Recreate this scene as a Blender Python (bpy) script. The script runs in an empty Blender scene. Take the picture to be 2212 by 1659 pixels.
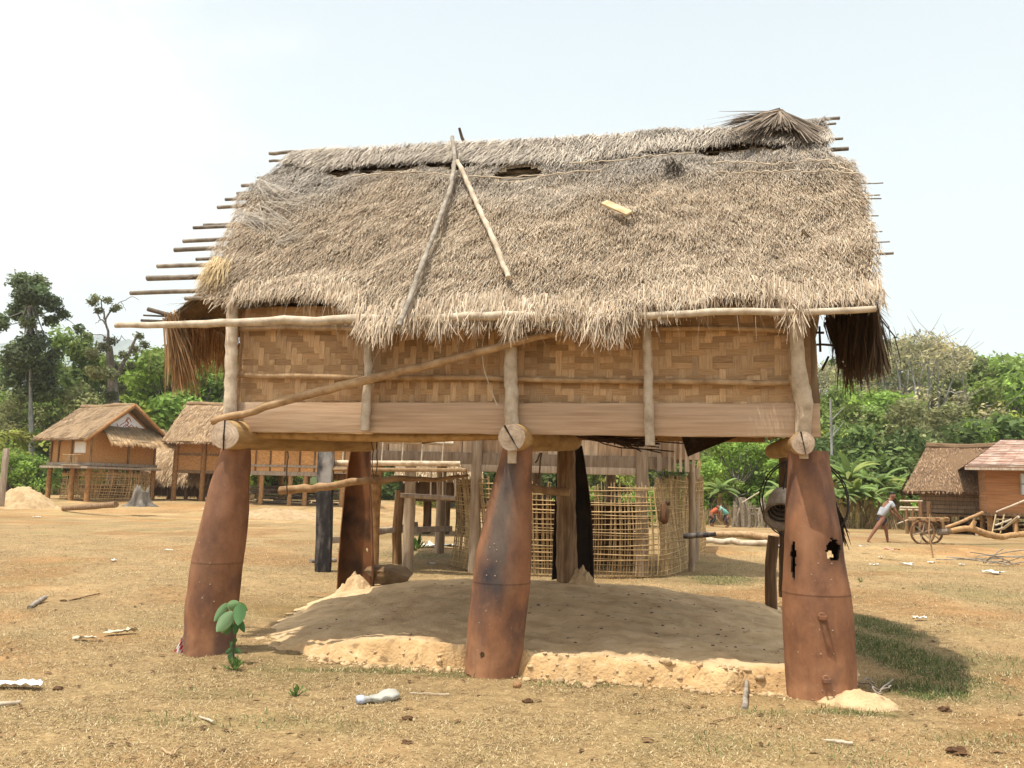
import bpy, math, random
import numpy as np
from mathutils import Vector, Matrix

random.seed(7)
rng = np.random.default_rng(7)
SC = bpy.context.scene
COL = SC.collection

# ------------------------------------------------------------------ camera
HAZE = 2.8e-4
EYE = 1.6
FPX, PCX, PCY = 1840.0, 1106.0, 829.5          # focal length and centre in a 2212 x 1659 picture
PITCH = math.atan((1055 - PCY) / FPX)
ROLL = math.radians(1.4)
_R0 = np.array([1.0, 0, 0]); _U0 = np.array([0, -math.sin(PITCH), math.cos(PITCH)])
CF = np.array([0, math.cos(PITCH), math.sin(PITCH)])
CR = _R0 * math.cos(ROLL) + _U0 * math.sin(ROLL)
CU = _U0 * math.cos(ROLL) - _R0 * math.sin(ROLL)
EYEP = np.array([0, 0, EYE])
cam_d = bpy.data.cameras.new("camera"); cam = bpy.data.objects.new("camera", cam_d); COL.objects.link(cam)
cam_d.sensor_width = 36.0; cam_d.lens = 36.0 * FPX / 2212.0
cam_d.clip_start = 0.05; cam_d.clip_end = 20000
cam.matrix_world = Matrix(((CR[0], CU[0], -CF[0], 0), (CR[1], CU[1], -CF[1], 0), (CR[2], CU[2], -CF[2], EYE), (0, 0, 0, 1)))
SC.camera = cam

# ------------------------------------------------------------------ sun, sky, exposure
SUN_DIR = Vector((0.28, 0.21, -1.0)).normalized()     # the way the light travels
ELEV = math.asin(-SUN_DIR.z); ROT = math.atan2(-SUN_DIR.x, -SUN_DIR.y)
sl = bpy.data.lights.new("sun", 'SUN'); sl.energy = 4.0; sl.angle = math.radians(0.5); sl.color = (1.0, 0.94, 0.83)
so = bpy.data.objects.new("sun", sl); COL.objects.link(so); so.location = (-20, -10, 80)
so.rotation_euler = SUN_DIR.to_track_quat('-Z', 'Y').to_euler()

W = bpy.data.worlds.new("World"); SC.world = W; W.use_nodes = True
wn = W.node_tree.nodes; wl = W.node_tree.links; wn.clear()
w_out = wn.new('ShaderNodeOutputWorld'); w_bg = wn.new('ShaderNodeBackground'); w_bg.inputs[1].default_value = 0.11
sky = wn.new('ShaderNodeTexSky'); sky.sky_type = 'NISHITA'; sky.sun_disc = False
sky.sun_elevation = ELEV; sky.sun_rotation = ROT; sky.air_density = 1.0; sky.dust_density = 2.0; sky.ozone_density = 1.0
tc = wn.new('ShaderNodeTexCoord'); sep = wn.new('ShaderNodeSeparateXYZ'); wl.new(tc.outputs['Generated'], sep.inputs[0])
hz = wn.new('ShaderNodeMapRange'); hz.inputs[1].default_value = 0.30; hz.inputs[2].default_value = 0.95
hz.inputs[3].default_value = 0.86; hz.inputs[4].default_value = 0.25; wl.new(sep.outputs['Z'], hz.inputs[0])
cmap = wn.new('ShaderNodeMapping'); cmap.inputs['Scale'].default_value = (1.0, 1.0, 1.7); cmap.inputs['Location'].default_value = (0.35, 0.1, 0.2)
wl.new(tc.outputs['Generated'], cmap.inputs[0])
cn = wn.new('ShaderNodeTexNoise'); cn.inputs['Scale'].default_value = 2.4; cn.inputs['Detail'].default_value = 7; cn.inputs['Roughness'].default_value = 0.55
wl.new(cmap.outputs[0], cn.inputs['Vector'])
# clouds gather on the left side of the view
cx_ = wn.new('ShaderNodeMapRange'); cx_.inputs[1].default_value = -0.62; cx_.inputs[2].default_value = 0.25
cx_.inputs[3].default_value = 0.20; cx_.inputs[4].default_value = -0.20; wl.new(sep.outputs['X'], cx_.inputs[0])
ca = wn.new('ShaderNodeMath'); ca.operation = 'ADD'; wl.new(cn.outputs['Fac'], ca.inputs[0]); wl.new(cx_.outputs[0], ca.inputs[1])
cr = wn.new('ShaderNodeMapRange'); cr.interpolation_type = 'SMOOTHSTEP'
cr.inputs[1].default_value = 0.54; cr.inputs[2].default_value = 0.76; wl.new(ca.outputs[0], cr.inputs[0])
mx = wn.new('ShaderNodeMixRGB'); mx.inputs[2].default_value = (5.3, 5.8, 5.9, 1)
wl.new(hz.outputs[0], mx.inputs[0]); wl.new(sky.outputs[0], mx.inputs[1])
mc = wn.new('ShaderNodeMixRGB'); mc.inputs[2].default_value = (5.8, 5.85, 5.82, 1)
wl.new(cr.outputs[0], mc.inputs[0]); wl.new(mx.outputs[0], mc.inputs[1])
zb = wn.new('ShaderNodeMapRange'); zb.interpolation_type = 'SMOOTHSTEP'; zb.inputs[1].default_value = 0.62; zb.inputs[2].default_value = 1.0; wl.new(sep.outputs['Z'], zb.inputs[0])
mz_ = wn.new('ShaderNodeMixRGB'); mz_.inputs[2].default_value = (12.5, 12.3, 11.6, 1)     # bright haze round the high sun
wl.new(zb.outputs[0], mz_.inputs[0]); wl.new(mc.outputs[0], mz_.inputs[1])
wl.new(mz_.outputs[0], w_bg.inputs[0]); wl.new(w_bg.outputs[0], w_out.inputs[0])

SC.view_settings.view_transform = 'Standard'; SC.view_settings.look = 'None'
SC.view_settings.exposure = 0.66; SC.view_settings.gamma = 1.0; SC.view_settings.use_curve_mapping = False
SC.render.engine = 'CYCLES'
SC.cycles.use_denoising = True
SC.cycles.max_bounces = 6; SC.cycles.diffuse_bounces = 4; SC.cycles.volume_bounces = 1; SC.cycles.transparent_max_bounces = 6

# ------------------------------------------------------------------ picture point -> place
def ray(px, py):
    return CR * (px - PCX) / FPX + CU * (PCY - py) / FPX + CF
def G(px, py, z=0.0):                 # on the horizontal plane z
    d = ray(px, py); return EYEP + d * ((z - EYE) / d[2])
def A(px, py, y):                     # at world distance y
    d = ray(px, py); return EYEP + d * (y / d[1])
TH = math.radians(12)
HO = np.array([-2.75, 8.3, 0.0])
HU = np.array([math.cos(TH), -math.sin(TH), 0]); HV = np.array([math.sin(TH), math.cos(TH), 0])
def loc(P):
    q = np.asarray(P) - HO; return np.array([q @ HU, q @ HV, q[2]])
def wld(p):
    return HO + HU * p[0] + HV * p[1] + np.array([0, 0, p[2]])
def HL(px, py, v):                    # hut-local point on the plane v behind the front wall
    d = ray(px, py); t = (v - (EYEP - HO) @ HV) / (d @ HV); return loc(EYEP + d * t)
EV, EZ, RV, RZ = -0.45, 2.98, 2.05, 5.70       # eave and ridge of the front slope
SL = math.hypot(RV - EV, RZ - EZ); SD = np.array([0, (RV - EV) / SL, (RZ - EZ) / SL]); SN = np.array([0, -SD[2], SD[1]])
def RF(px, py, off=0.0):              # hut-local point on the front roof slope
    d = ray(px, py); dl = np.array([d @ HU, d @ HV, d[2]]); e = loc(EYEP)
    p0 = np.array([0, EV, EZ]) + SN * off
    t = ((p0 - e) @ SN) / (dl @ SN); return e + dl * t
def RS(px, py):                       # (u, s): s metres up the slope from the eave line
    p = RF(px, py); return p[0], (p - np.array([p[0], EV, EZ])) @ SD

# ------------------------------------------------------------------ helpers
def lin(r, g, b):
    f = lambda c: ((c / 255 + 0.055) / 1.055) ** 2.4 if c > 10.3 else c / 255 / 12.92
    return (f(r), f(g), f(b))

def vnoise(x, y, seed=0):
    x = np.asarray(x, float); y = np.asarray(y, float)
    xi = np.floor(x).astype(np.int64); yi = np.floor(y).astype(np.int64); xf = x - xi; yf = y - yi
    def h(i, j):
        n = (i * 374761393 + j * 668265263 + seed * 1442695041) & 0x7fffffff
        n = ((n ^ (n >> 13)) * 1274126177) & 0x7fffffff
        return ((n ^ (n >> 16)) & 0xffff) / 65535.0
    sx = xf * xf * (3 - 2 * xf); sy = yf * yf * (3 - 2 * yf)
    a = h(xi, yi) * (1 - sx) + h(xi + 1, yi) * sx; b = h(xi, yi + 1) * (1 - sx) + h(xi + 1, yi + 1) * sx
    return a * (1 - sy) + b * sy
def fbm(x, y, seed=0, o=3):
    s = 0; a = 0.5; t = 0
    for k in range(o):
        s = s + a * vnoise(np.asarray(x) * 2 ** k, np.asarray(y) * 2 ** k, seed + k * 17); t += a; a *= 0.5
    return s / t
def smooth(a, b, x):
    t = np.clip((np.asarray(x, float) - a) / (b - a), 0, 1); return t * t * (3 - 2 * t)

class MB:
    def __init__(s):
        s.V = []; s.L = []; s.T = []; s.C = []; s.M = []; s.n = 0
    def add(s, v, f, col=(1, 1, 1), mi=0):
        v = np.asarray(v, float).reshape(-1, 3)
        if isinstance(f, np.ndarray):
            nf, k = f.shape
            s.L.append((f + s.n).ravel()); s.T.append(np.full(nf, k))
        else:
            nf = len(f)
            if nf:
                s.L.append(np.concatenate([np.asarray(q) for q in f]) + s.n); s.T.append(np.array([len(q) for q in f]))
        c = np.asarray(col, float)
        if c.ndim == 1: c = np.tile(c, (nf, 1))
        s.C.append(c); s.M.append(np.full(nf, mi)); s.V.append(v); s.n += len(v); return s
    def build(s, name, mats, parent=None, smooth=True, bevel=0):
        me = bpy.data.meshes.new(name)
        V = np.concatenate(s.V); L = np.concatenate(s.L).astype(np.int32); T = np.concatenate(s.T).astype(np.int32)
        me.vertices.add(len(V)); me.vertices.foreach_set('co', V.ravel().astype(np.float32))
        me.loops.add(len(L)); me.loops.foreach_set('vertex_index', L)
        me.polygons.add(len(T)); st = np.concatenate([[0], np.cumsum(T)[:-1]]).astype(np.int32)
        me.polygons.foreach_set('loop_start', st); me.polygons.foreach_set('loop_total', T)
        if not isinstance(mats, (list, tuple)): mats = [mats]
        for m in mats: me.materials.append(m)
        me.polygons.foreach_set('material_index', np.concatenate(s.M).astype(np.int32))
        me.polygons.foreach_set('use_smooth', np.full(len(T), bool(smooth)))
        a = me.attributes.new('tint', 'FLOAT_COLOR', 'FACE'); C = np.concatenate(s.C)
        a.data.foreach_set('color', np.concatenate([C, np.ones((len(C), 1))], 1).ravel().astype(np.float32))
        me.update(calc_edges=True); me.validate()
        o = bpy.data.objects.new(name, me); COL.objects.link(o)
        if parent is not None: o.parent = parent
        if bevel:
            b = o.modifiers.new('bevel', 'BEVEL'); b.width = bevel; b.segments = 2; b.limit_method = 'ANGLE'
        return o

def frames(P):
    P = np.asarray(P, float); n = len(P)
    T = np.gradient(P, axis=0); T /= np.linalg.norm(T, axis=1)[:, None] + 1e-9
    a = np.array([0, 0, 1.0]) if abs(T[0][2]) < 0.9 else np.array([1.0, 0, 0])
    N = []; nrm = np.cross(T[0], a); nrm /= np.linalg.norm(nrm)
    for i in range(n):
        nrm = nrm - T[i] * (nrm @ T[i]); nrm /= np.linalg.norm(nrm) + 1e-9; N.append(nrm.copy())
    N = np.array(N); return T, N, np.cross(T, N)
def resample(P, k):
    P = np.asarray(P, float); d = np.concatenate([[0], np.cumsum(np.linalg.norm(np.diff(P, axis=0), axis=1))])
    t = np.linspace(0, d[-1], k); return np.stack([np.interp(t, d, P[:, i]) for i in range(3)], 1)
def tube(mb, P, r, n=8, col=(1, 1, 1), mi=0, rough=0.0, wob=0.0, seg=None, seed=0, capcol=None):
    P = np.asarray(P, float)
    if seg: 
        rr = np.interp(np.linspace(0, 1, seg), np.linspace(0, 1, len(np.atleast_1d(r))), np.atleast_1d(r)) if np.ndim(r) else r
        P = resample(P, seg); r = rr
    k = len(P); r = np.full(k, r) if np.ndim(r) == 0 else np.interp(np.linspace(0, 1, k), np.linspace(0, 1, len(r)), r)
    T, N, B = frames(P); rs = np.random.default_rng(seed + 1)
    if wob: 
        w = (rs.random((k, 2)) - 0.5) * 2 * wob; w[0] = w[-1] = 0; P = P + N * w[:, :1] + B * w[:, 1:]
    a = np.linspace(0, 2 * math.pi, n, endpoint=False)
    R = r[:, None] * (1 + (rs.random((k, n)) - 0.5) * 2 * rough)
    V = P[:, None] + (N[:, None] * np.cos(a)[None, :, None] + B[:, None] * np.sin(a)[None, :, None]) * R[..., None]
    V = V.reshape(-1, 3)
    i = np.arange(k - 1)[:, None] * n; j = np.arange(n)[None]; jn = (j + 1) % n
    F = np.stack([i + j, i + jn, i + n + jn, i + n + j], -1).reshape(-1, 4)
    mb.add(V, F, col, mi)
    cc = col if capcol is None else capcol
    c0 = V[:n]; c1 = V[-n:]
    mb.add(np.vstack([c0, P[:1]]), np.array([[(q + 1) % n, q, n] for q in range(n)]), cc, mi)
    mb.add(np.vstack([c1, P[-1:]]), np.array([[q, (q + 1) % n, n] for q in range(n)]), cc, mi)
    return mb
def box(mb, c, s, R=None, col=(1, 1, 1), mi=0):
    h = np.array(s) / 2; v = np.array([[x, y, z] for x in (-1, 1) for y in (-1, 1) for z in (-1, 1)]) * h
    if R is not None: v = v @ np.asarray(R).T
    f = np.array([[0, 1, 3, 2], [4, 6, 7, 5], [0, 4, 5, 1], [2, 3, 7, 6], [0, 2, 6, 4], [1, 5, 7, 3]])
    mb.add(v + np.asarray(c), f, col, mi); return mb
def rotz(a):
    c, s = math.cos(a), math.sin(a); return np.array([[c, -s, 0], [s, c, 0], [0, 0, 1]])
def plank(mb, p0, p1, w, t, up=(0, 0, 1), seg=10, wob=0.004, col=(1, 1, 1), mi=0, seed=0):
    P = resample([p0, p1], seg + 1); d = P[-1] - P[0]; d /= np.linalg.norm(d)
    upv = np.asarray(up, float); upv = upv - d * (upv @ d); upv /= np.linalg.norm(upv); sd = np.cross(d, upv)
    rs = np.random.default_rng(seed + 5); k = seg + 1
    prof = [(-.5, -.5), (.5, -.5), (.5, .5), (-.5, .5)]
    V = np.array([[P[i] + sd * a * t + upv * b * w + upv * (rs.random() - .5) * 2 * wob + sd * (rs.random() - .5) * wob for a, b in prof] for i in range(k)]).reshape(-1, 3)
    F = [[i * 4 + j, i * 4 + (j + 1) % 4, i * 4 + 4 + (j + 1) % 4, i * 4 + 4 + j] for i in range(seg) for j in range(4)]
    F += [[3, 2, 1, 0], [k * 4 - 4, k * 4 - 3, k * 4 - 2, k * 4 - 1]]
    mb.add(V, np.array(F), col, mi); return mb
def grid(mb, V, col=(1, 1, 1), mi=0, keep=None, flip=False):
    n, m = V.shape[:2]; i = np.arange(n - 1)[:, None] * m; j = np.arange(m - 1)[None]
    F = np.stack([i + j, i + j + 1, i + m + j + 1, i + m + j], -1)
    if flip: F = F[..., ::-1]
    F = F.reshape(-1, 4)
    if keep is not None:
        F = F[keep.ravel()]
        if np.ndim(col) == 2: col = np.asarray(col)[keep.ravel()]
    mb.add(V.reshape(-1, 3), F, col, mi); return mb
def blob(mb, c, r, n=10, m=7, rough=0.15, seed=0, col=(1, 1, 1), mi=0, cut=None):
    th = np.linspace(0, math.pi, m + 1)[1:-1]; ph = np.linspace(0, 2 * math.pi, n, endpoint=False); rs = np.random.default_rng(seed + 3)
    D = np.array([[math.sin(t) * math.cos(p), math.sin(t) * math.sin(p), math.cos(t)] for t in th for p in ph])
    D = np.vstack([D, [[0, 0, 1]], [[0, 0, -1]]])
    V = D * (1 + (rs.random((len(D), 1)) - .5) * 2 * rough) * np.asarray(r) + np.asarray(c)
    if cut is not None: V[:, 2] = np.maximum(V[:, 2], cut)
    F = []; k = len(th)
    for i in range(k - 1):
        for j in range(n): F.append([i * n + j, (i + 1) * n + j, (i + 1) * n + (j + 1) % n, i * n + (j + 1) % n])
    for j in range(n): F.append([k * n, j, (j + 1) % n]); F.append([k * n + 1, (k - 1) * n + (j + 1) % n, (k - 1) * n + j])
    mb.add(V, F, col, mi); return mb
def ribbons(mb, base, down, out, Ln, Wd, lift, col, mi=0, droop=0.25, bend=None):
    n = len(base); side = np.cross(down, out); side /= np.linalg.norm(side, axis=1)[:, None] + 1e-9
    L = Ln[:, None]; l = lift[:, None]; w = Wd[:, None] / 2
    bd = 0 if bend is None else side * bend[:, None] * L
    p0 = base; p1 = base + down * L * .55 + out * l * L * .62 + bd * .3; p2 = base + down * L + out * l * L * (1 - droop) + bd
    V = np.stack([p0 - side * w, p0 + side * w, p1 - side * w * .85, p1 + side * w * .85, p2 - side * w * .3, p2 + side * w * .3], 1).reshape(-1, 3)
    i = np.arange(n)[:, None] * 6
    F = np.concatenate([i + np.array([[0, 1, 3, 2]]), i + np.array([[2, 3, 5, 4]])], 1).reshape(-1, 4)
    mb.add(V, F, np.repeat(col, 2, 0), mi); return mb

def tag(o, label=None, cat=None, group=None, kind=None):
    if label: o['label'] = label
    if cat: o['category'] = cat
    if group: o['group'] = group
    if kind: o['kind'] = kind
    return o
def empty(name, location=(0, 0, 0), rz=0.0, label=None, cat=None, group=None):
    o = bpy.data.objects.new(name, None); COL.objects.link(o); o.location = tuple(location); o.rotation_euler = (0, 0, rz)
    o.empty_display_size = 0.2; return tag(o, label, cat, group)
def dup(root, location, rz=0.0, scale=1.0, label=None, group=None):
    r = root.copy(); COL.objects.link(r); r.location = tuple(location); r.rotation_euler = (0, 0, rz); r.scale = (scale,) * 3 if np.ndim(scale) == 0 else scale
    if label: r['label'] = label
    if group: r['group'] = group
    for ch in list(root.children):
        c = ch.copy(); COL.objects.link(c); c.parent = r
        for g in list(ch.children):
            d = g.copy(); COL.objects.link(d); d.parent = c
    return r

# ------------------------------------------------------------------ materials
def gmat(name, ramp, nscale=4.0, stretch=(1, 1, 1), detail=6, rough=0.85, bump=0.3, bdist=0.01, fine=None, patches=(), spec=0.25, translucent=0.0, metallic=0.0, nrough=0.6, coord='Object'):
    m = bpy.data.materials.new(name); m.use_nodes = True; N = m.node_tree.nodes; K = m.node_tree.links; N.clear()
    out = N.new('ShaderNodeOutputMaterial'); b = N.new('ShaderNodeBsdfPrincipled')
    b.inputs['Roughness'].default_value = rough; b.inputs['Specular IOR Level'].default_value = spec; b.inputs['Metallic'].default_value = metallic
    t = N.new('ShaderNodeTexCoord'); mp = N.new('ShaderNodeMapping'); mp.inputs['Scale'].default_value = stretch
    K.new(t.outputs[coord], mp.inputs[0])
    n1 = N.new('ShaderNodeTexNoise'); n1.inputs['Scale'].default_value = nscale; n1.inputs['Detail'].default_value = detail; n1.inputs['Roughness'].default_value = nrough
    K.new(mp.outputs[0], n1.inputs['Vector'])
    r = N.new('ShaderNodeValToRGB'); e = r.color_ramp.elements
    for i, (p, c) in enumerate(ramp):
        q = e[i] if i < 2 else e.new(p); q.position = p; q.color = (*c, 1)
    K.new(n1.outputs['Fac'], r.inputs[0]); cur = r.outputs[0]
    for (c, sc, lo, hi, st, amt) in patches:
        pm = N.new('ShaderNodeMapping'); pm.inputs['Scale'].default_value = st; K.new(t.outputs[coord], pm.inputs[0])
        pm.inputs['Location'].default_value = (sc * 1.7, hi * 11, lo * 7)
        pn = N.new('ShaderNodeTexNoise'); pn.inputs['Scale'].default_value = sc; pn.inputs['Detail'].default_value = 5; K.new(pm.outputs[0], pn.inputs['Vector'])
        rg = N.new('ShaderNodeMapRange'); rg.interpolation_type = 'SMOOTHSTEP'; rg.inputs[1].default_value = lo; rg.inputs[2].default_value = hi; rg.inputs[4].default_value = amt
        K.new(pn.outputs['Fac'], rg.inputs[0])
        mxn = N.new('ShaderNodeMixRGB'); mxn.inputs[2].default_value = (*c, 1); K.new(rg.outputs[0], mxn.inputs[0]); K.new(cur, mxn.inputs[1]); cur = mxn.outputs[0]
    at = N.new('ShaderNodeAttribute'); at.attribute_name = 'tint'
    mu = N.new('ShaderNodeMixRGB'); mu.blend_type = 'MULTIPLY'; mu.inputs[0].default_value = 1; K.new(cur, mu.inputs[1]); K.new(at.outputs['Color'], mu.inputs[2]); cur = mu.outputs[0]
    K.new(cur, b.inputs['Base Color'])
    if bump:
        bn = N.new('ShaderNodeBump'); bn.inputs['Strength'].default_value = bump; bn.inputs['Distance'].default_value = bdist
        if fine:
            n2 = N.new('ShaderNodeTexNoise'); n2.inputs['Scale'].default_value = fine; n2.inputs['Detail'].default_value = 4; K.new(mp.outputs[0], n2.inputs['Vector'])
            ad = N.new('ShaderNodeMath'); ad.operation = 'ADD'; K.new(n1.outputs['Fac'], ad.inputs[0]); K.new(n2.outputs['Fac'], ad.inputs[1]); K.new(ad.outputs[0], bn.inputs['Height'])
        else: K.new(n1.outputs['Fac'], bn.inputs['Height'])
        K.new(bn.outputs[0], b.inputs['Normal'])
    if translucent:
        tr = N.new('ShaderNodeBsdfTranslucent'); K.new(cur, tr.inputs['Color']); ms = N.new('ShaderNodeMixShader'); ms.inputs[0].default_value = translucent
        K.new(b.outputs[0], ms.inputs[1]); K.new(tr.outputs[0], ms.inputs[2]); K.new(ms.outputs[0], out.inputs[0])
    else: K.new(b.outputs[0], out.inputs[0])
    return m

def wood(name, d, m, l, st=(1, 1, 1), ns=6, bump=0.35, **k):
    return gmat(name, [(0.28, d), (0.72, l), (0.5, m)], nscale=ns, stretch=st, bump=bump, bdist=0.006, fine=ns * 6, **k)
M = {}
M['thatch'] = gmat('thatch_straw', [(0.25, (0.82, 0.80, 0.78)), (0.75, (1.1, 1.1, 1.1))], nscale=3.0, bump=0.0, rough=0.8, translucent=0.12)
M['thatch_base'] = gmat('thatch_base', [(0.3, (0.20, 0.145, 0.092)), (0.7, (0.44, 0.335, 0.22))], nscale=26, stretch=(1.6, .5, .5), bump=0.8, bdist=0.03, fine=90)
M['dark_thatch'] = gmat('weathered_thatch', [(0.3, (0.05, 0.033, 0.02)), (0.7, (0.16, 0.105, 0.06))], nscale=18, stretch=(1.5, 1.5, .3), bump=0.6, bdist=0.02)
GP = (0.30, 0.30, 0.28)
M['pole'] = wood('peeled_pole', (0.28, 0.215, 0.15), (0.47, 0.385, 0.285), (0.60, 0.515, 0.41), st=(1, 1, 1), ns=9)
M['grey_pole'] = wood('weathered_pole', (0.13, 0.105, 0.08), (0.27, 0.23, 0.185), (0.42, 0.37, 0.31), ns=10)
M['tan_pole'] = wood('tan_pole', (0.22, 0.13, 0.065), (0.38, 0.245, 0.13), (0.50, 0.35, 0.21), ns=9)
M['log'] = wood('debarked_log', (0.25, 0.145, 0.06), (0.42, 0.265, 0.115), (0.50, 0.34, 0.165), ns=5, st=(2.5, .35, 2.5))
M['log_end'] = wood('sawn_log_end', (0.25, 0.185, 0.13), (0.38, 0.295, 0.22), (0.47, 0.385, 0.30), ns=9)
M['sill'] = wood('sill_plank', (0.35, 0.222, 0.135), (0.45, 0.305, 0.195), (0.53, 0.375, 0.25), st=(.35, 1, 9), ns=4.5, bump=0.35,
                 patches=[((0.50, 0.42, 0.34), 0.9, .5, .75, (.5, 1, 1.2), .5), ((0.25, 0.15, 0.085), 2.2, .58, .72, (.3, 1, 5), .5)])
M['weave_v'] = wood('bamboo_strip_upright', (0.38, 0.225, 0.11), (0.50, 0.325, 0.175), (0.58, 0.41, 0.24), st=(14, 14, .8), ns=7, bump=0.4, rough=0.6)
M['weave_h'] = wood('bamboo_strip_level', (0.34, 0.195, 0.09), (0.47, 0.295, 0.15), (0.56, 0.385, 0.215), st=(.8, 14, 20), ns=7, bump=0.4, rough=0.6)
M['weave_back'] = gmat('weave_backing', [(0.3, (0.22, 0.13, 0.065)), (0.7, (0.34, 0.21, 0.11))], nscale=12)
M['rust'] = gmat('rusty_steel', [(0.28, (0.135, 0.062, 0.035)), (0.5, (0.245, 0.112, 0.058)), (0.74, (0.34, 0.162, 0.082))], nscale=3.2, stretch=(1.3, 1.3, .8), rough=0.75, bump=0.2, bdist=0.004, fine=90, spec=0.18,
                 patches=[((0.085, 0.052, 0.045), 1.9, .50, .66, (1, 1, .55), .8), ((0.38, 0.18, 0.085), 2.2, .54, .74, (1.6, 1.6, .5), .5), ((0.08, 0.045, 0.033), 5.0, .58, .78, (2, 2, .3), .35), ((0.38, 0.20, 0.10), 14, .56, .70, (1, 1, .7), .2), ((0.10, 0.055, 0.036), 22, .58, .70, (1.2, 1.2, .8), .2), ((0.40, 0.27, 0.18), 55, .66, .72, (1, 1, 1), .45), ((0.42, 0.30, 0.2), 45, .72, .78, (1, 1, 1), .35)])
M['rust_in'] = gmat('sooty_steel', [(0.3, (0.028, 0.017, 0.012)), (0.7, (0.13, 0.06, 0.028))], nscale=3, rough=0.6, bump=0.1, bdist=.004, fine=80,
                    patches=[((0.24, 0.10, 0.04), 2.2, .46, .62, (1, 1, .7), .8)])
M['soot'] = gmat('black_steel', [(0.3, (0.016, 0.012, 0.010)), (0.7, (0.06, 0.038, 0.026))], nscale=3, rough=.6, bump=.1)
M['steel'] = gmat('bare_rivet', [(0.3, (0.22, 0.15, 0.1)), (0.7, (0.42, 0.33, 0.25))], nscale=30, rough=0.4, bump=0)
M['char'] = wood('charred_wood', (0.012, 0.011, 0.012), (0.035, 0.03, 0.03), (0.16, 0.14, 0.125), ns=4, st=(2, 2, .6),
                 patches=[((0.42, 0.39, 0.36), 1.3, .52, .62, (1, 1, .5), .9)])
M['oldpost'] = wood('old_post', (0.09, 0.05, 0.025), (0.23, 0.14, 0.075), (0.40, 0.28, 0.17), ns=5, st=(4, 4, .35))
M['plank'] = wood('grey_plank', (0.22, 0.16, 0.115), (0.34, 0.27, 0.205), (0.46, 0.385, 0.305), ns=4, st=(4, 4, .5))
M['hplank'] = wood('board_siding', (0.30, 0.15, 0.07), (0.40, 0.21, 0.105), (0.48, 0.28, 0.15), ns=3, st=(.4, .4, 6))
M['lattice'] = wood('split_bamboo', (0.24, 0.165, 0.085), (0.40, 0.285, 0.155), (0.52, 0.39, 0.225), ns=8)
M['matwall'] = wood('bamboo_matting', (0.30, 0.165, 0.07), (0.46, 0.27, 0.125), (0.56, 0.35, 0.18), ns=9, st=(1, 1, 2.2))
M['leaf'] = gmat('foliage', [(0.3, (0.75, 0.75, 0.75)), (0.7, (1.15, 1.15, 1.1))], nscale=0.8, bump=0, rough=0.6, spec=0.25, translucent=0.4)
M['bark'] = wood('bark', (0.06, 0.048, 0.038), (0.13, 0.11, 0.09), (0.24, 0.21, 0.18), ns=2, st=(3, 3, .6))
M['palebark'] = wood('pale_bark', (0.16, 0.15, 0.14), (0.27, 0.26, 0.245), (0.38, 0.37, 0.35), ns=2, st=(3, 3, .6))
M['skin'] = gmat('skin', [(0.3, (0.19, 0.085, 0.05)), (0.7, (0.26, 0.125, 0.075))], nscale=8, rough=0.5, bump=0)
M['hair'] = gmat('hair', [(0.3, (0.012, 0.010, 0.009)), (0.7, (0.03, 0.024, 0.02))], nscale=40, rough=0.5, bump=0.3)
M['plain'] = gmat('cloth', [(0.3, (0.86, 0.86, 0.86)), (0.7, (1.08, 1.08, 1.08))], nscale=9, rough=0.85, bump=0.25, bdist=0.01)
M['plastic'] = gmat('thin_plastic', [(0.3, (0.9, 0.9, 0.9)), (0.7, (1.05, 1.05, 1.05))], nscale=14, rough=0.3, bump=0.2, spec=0.5, translucent=0.3)
M['stone'] = gmat('stone', [(0.3, (0.16, 0.10, 0.055)), (0.7, (0.36, 0.24, 0.14))], nscale=6, bump=0.6, bdist=0.02, fine=40)
M['earth'] = gmat('bare_earth', [(0.28, (0.42, 0.275, 0.145)), (0.5, (0.56, 0.395, 0.22)), (0.75, (0.66, 0.485, 0.295))], nscale=3.5, rough=0.95, bump=0.55, bdist=0.03, fine=38,
                  patches=[((0.16, 0.10, 0.055), 7, .60, .72, (1, 2.6, 1), .6), ((0.40, 0.24, 0.12), 1.6, .5, .75, (1, 1, 1), .3)])
M['clod'] = gmat('red_earth', [(0.28, (0.32, 0.18, 0.085)), (0.72, (0.54, 0.35, 0.19))], nscale=7, rough=0.95, bump=0.9, bdist=0.03, fine=40)
M['rope'] = gmat('dark_cable', [(0.3, (0.012, 0.01, 0.009)), (0.7, (0.04, 0.032, 0.028))], nscale=20, rough=0.6, bump=0.2)
M['bone'] = gmat('pale_scrap', [(0.3, (0.9, 0.9, 0.9)), (0.7, (1.05, 1.05, 1.05))], nscale=18, rough=0.8, bump=0.4)
# ------------------------------------------------------------------ ground, mound, hills
def gh(x, y):
    x = np.asarray(x, float); y = np.asarray(y, float)
    z = (fbm(x * .35, y * .35, 3) - .5) * .10 * smooth(3, 9, y) + (fbm(x * 1.6, y * 1.6, 9, 2) - .5) * .035
    z = z * (1 - .7 * smooth(14, 40, y))
    z = z + .42 * smooth(38, 50, y) * smooth(-5, -9, x)
    z = z + .22 * smooth(8, 11, x) * smooth(22, 25.5, y) * (1 - smooth(33, 38, y))
    z = z + 15 * smooth(85, 190, y) * smooth(-10, 40, x) + 5 * smooth(95, 180, y)
    return z
def gz(x, y): return float(gh(x, y))
def GG(px, py):                       # picture point on the real ground
    p = G(px, py)
    for _ in range(5): p = G(px, py, gz(p[0], p[1]))
    return p

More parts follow.
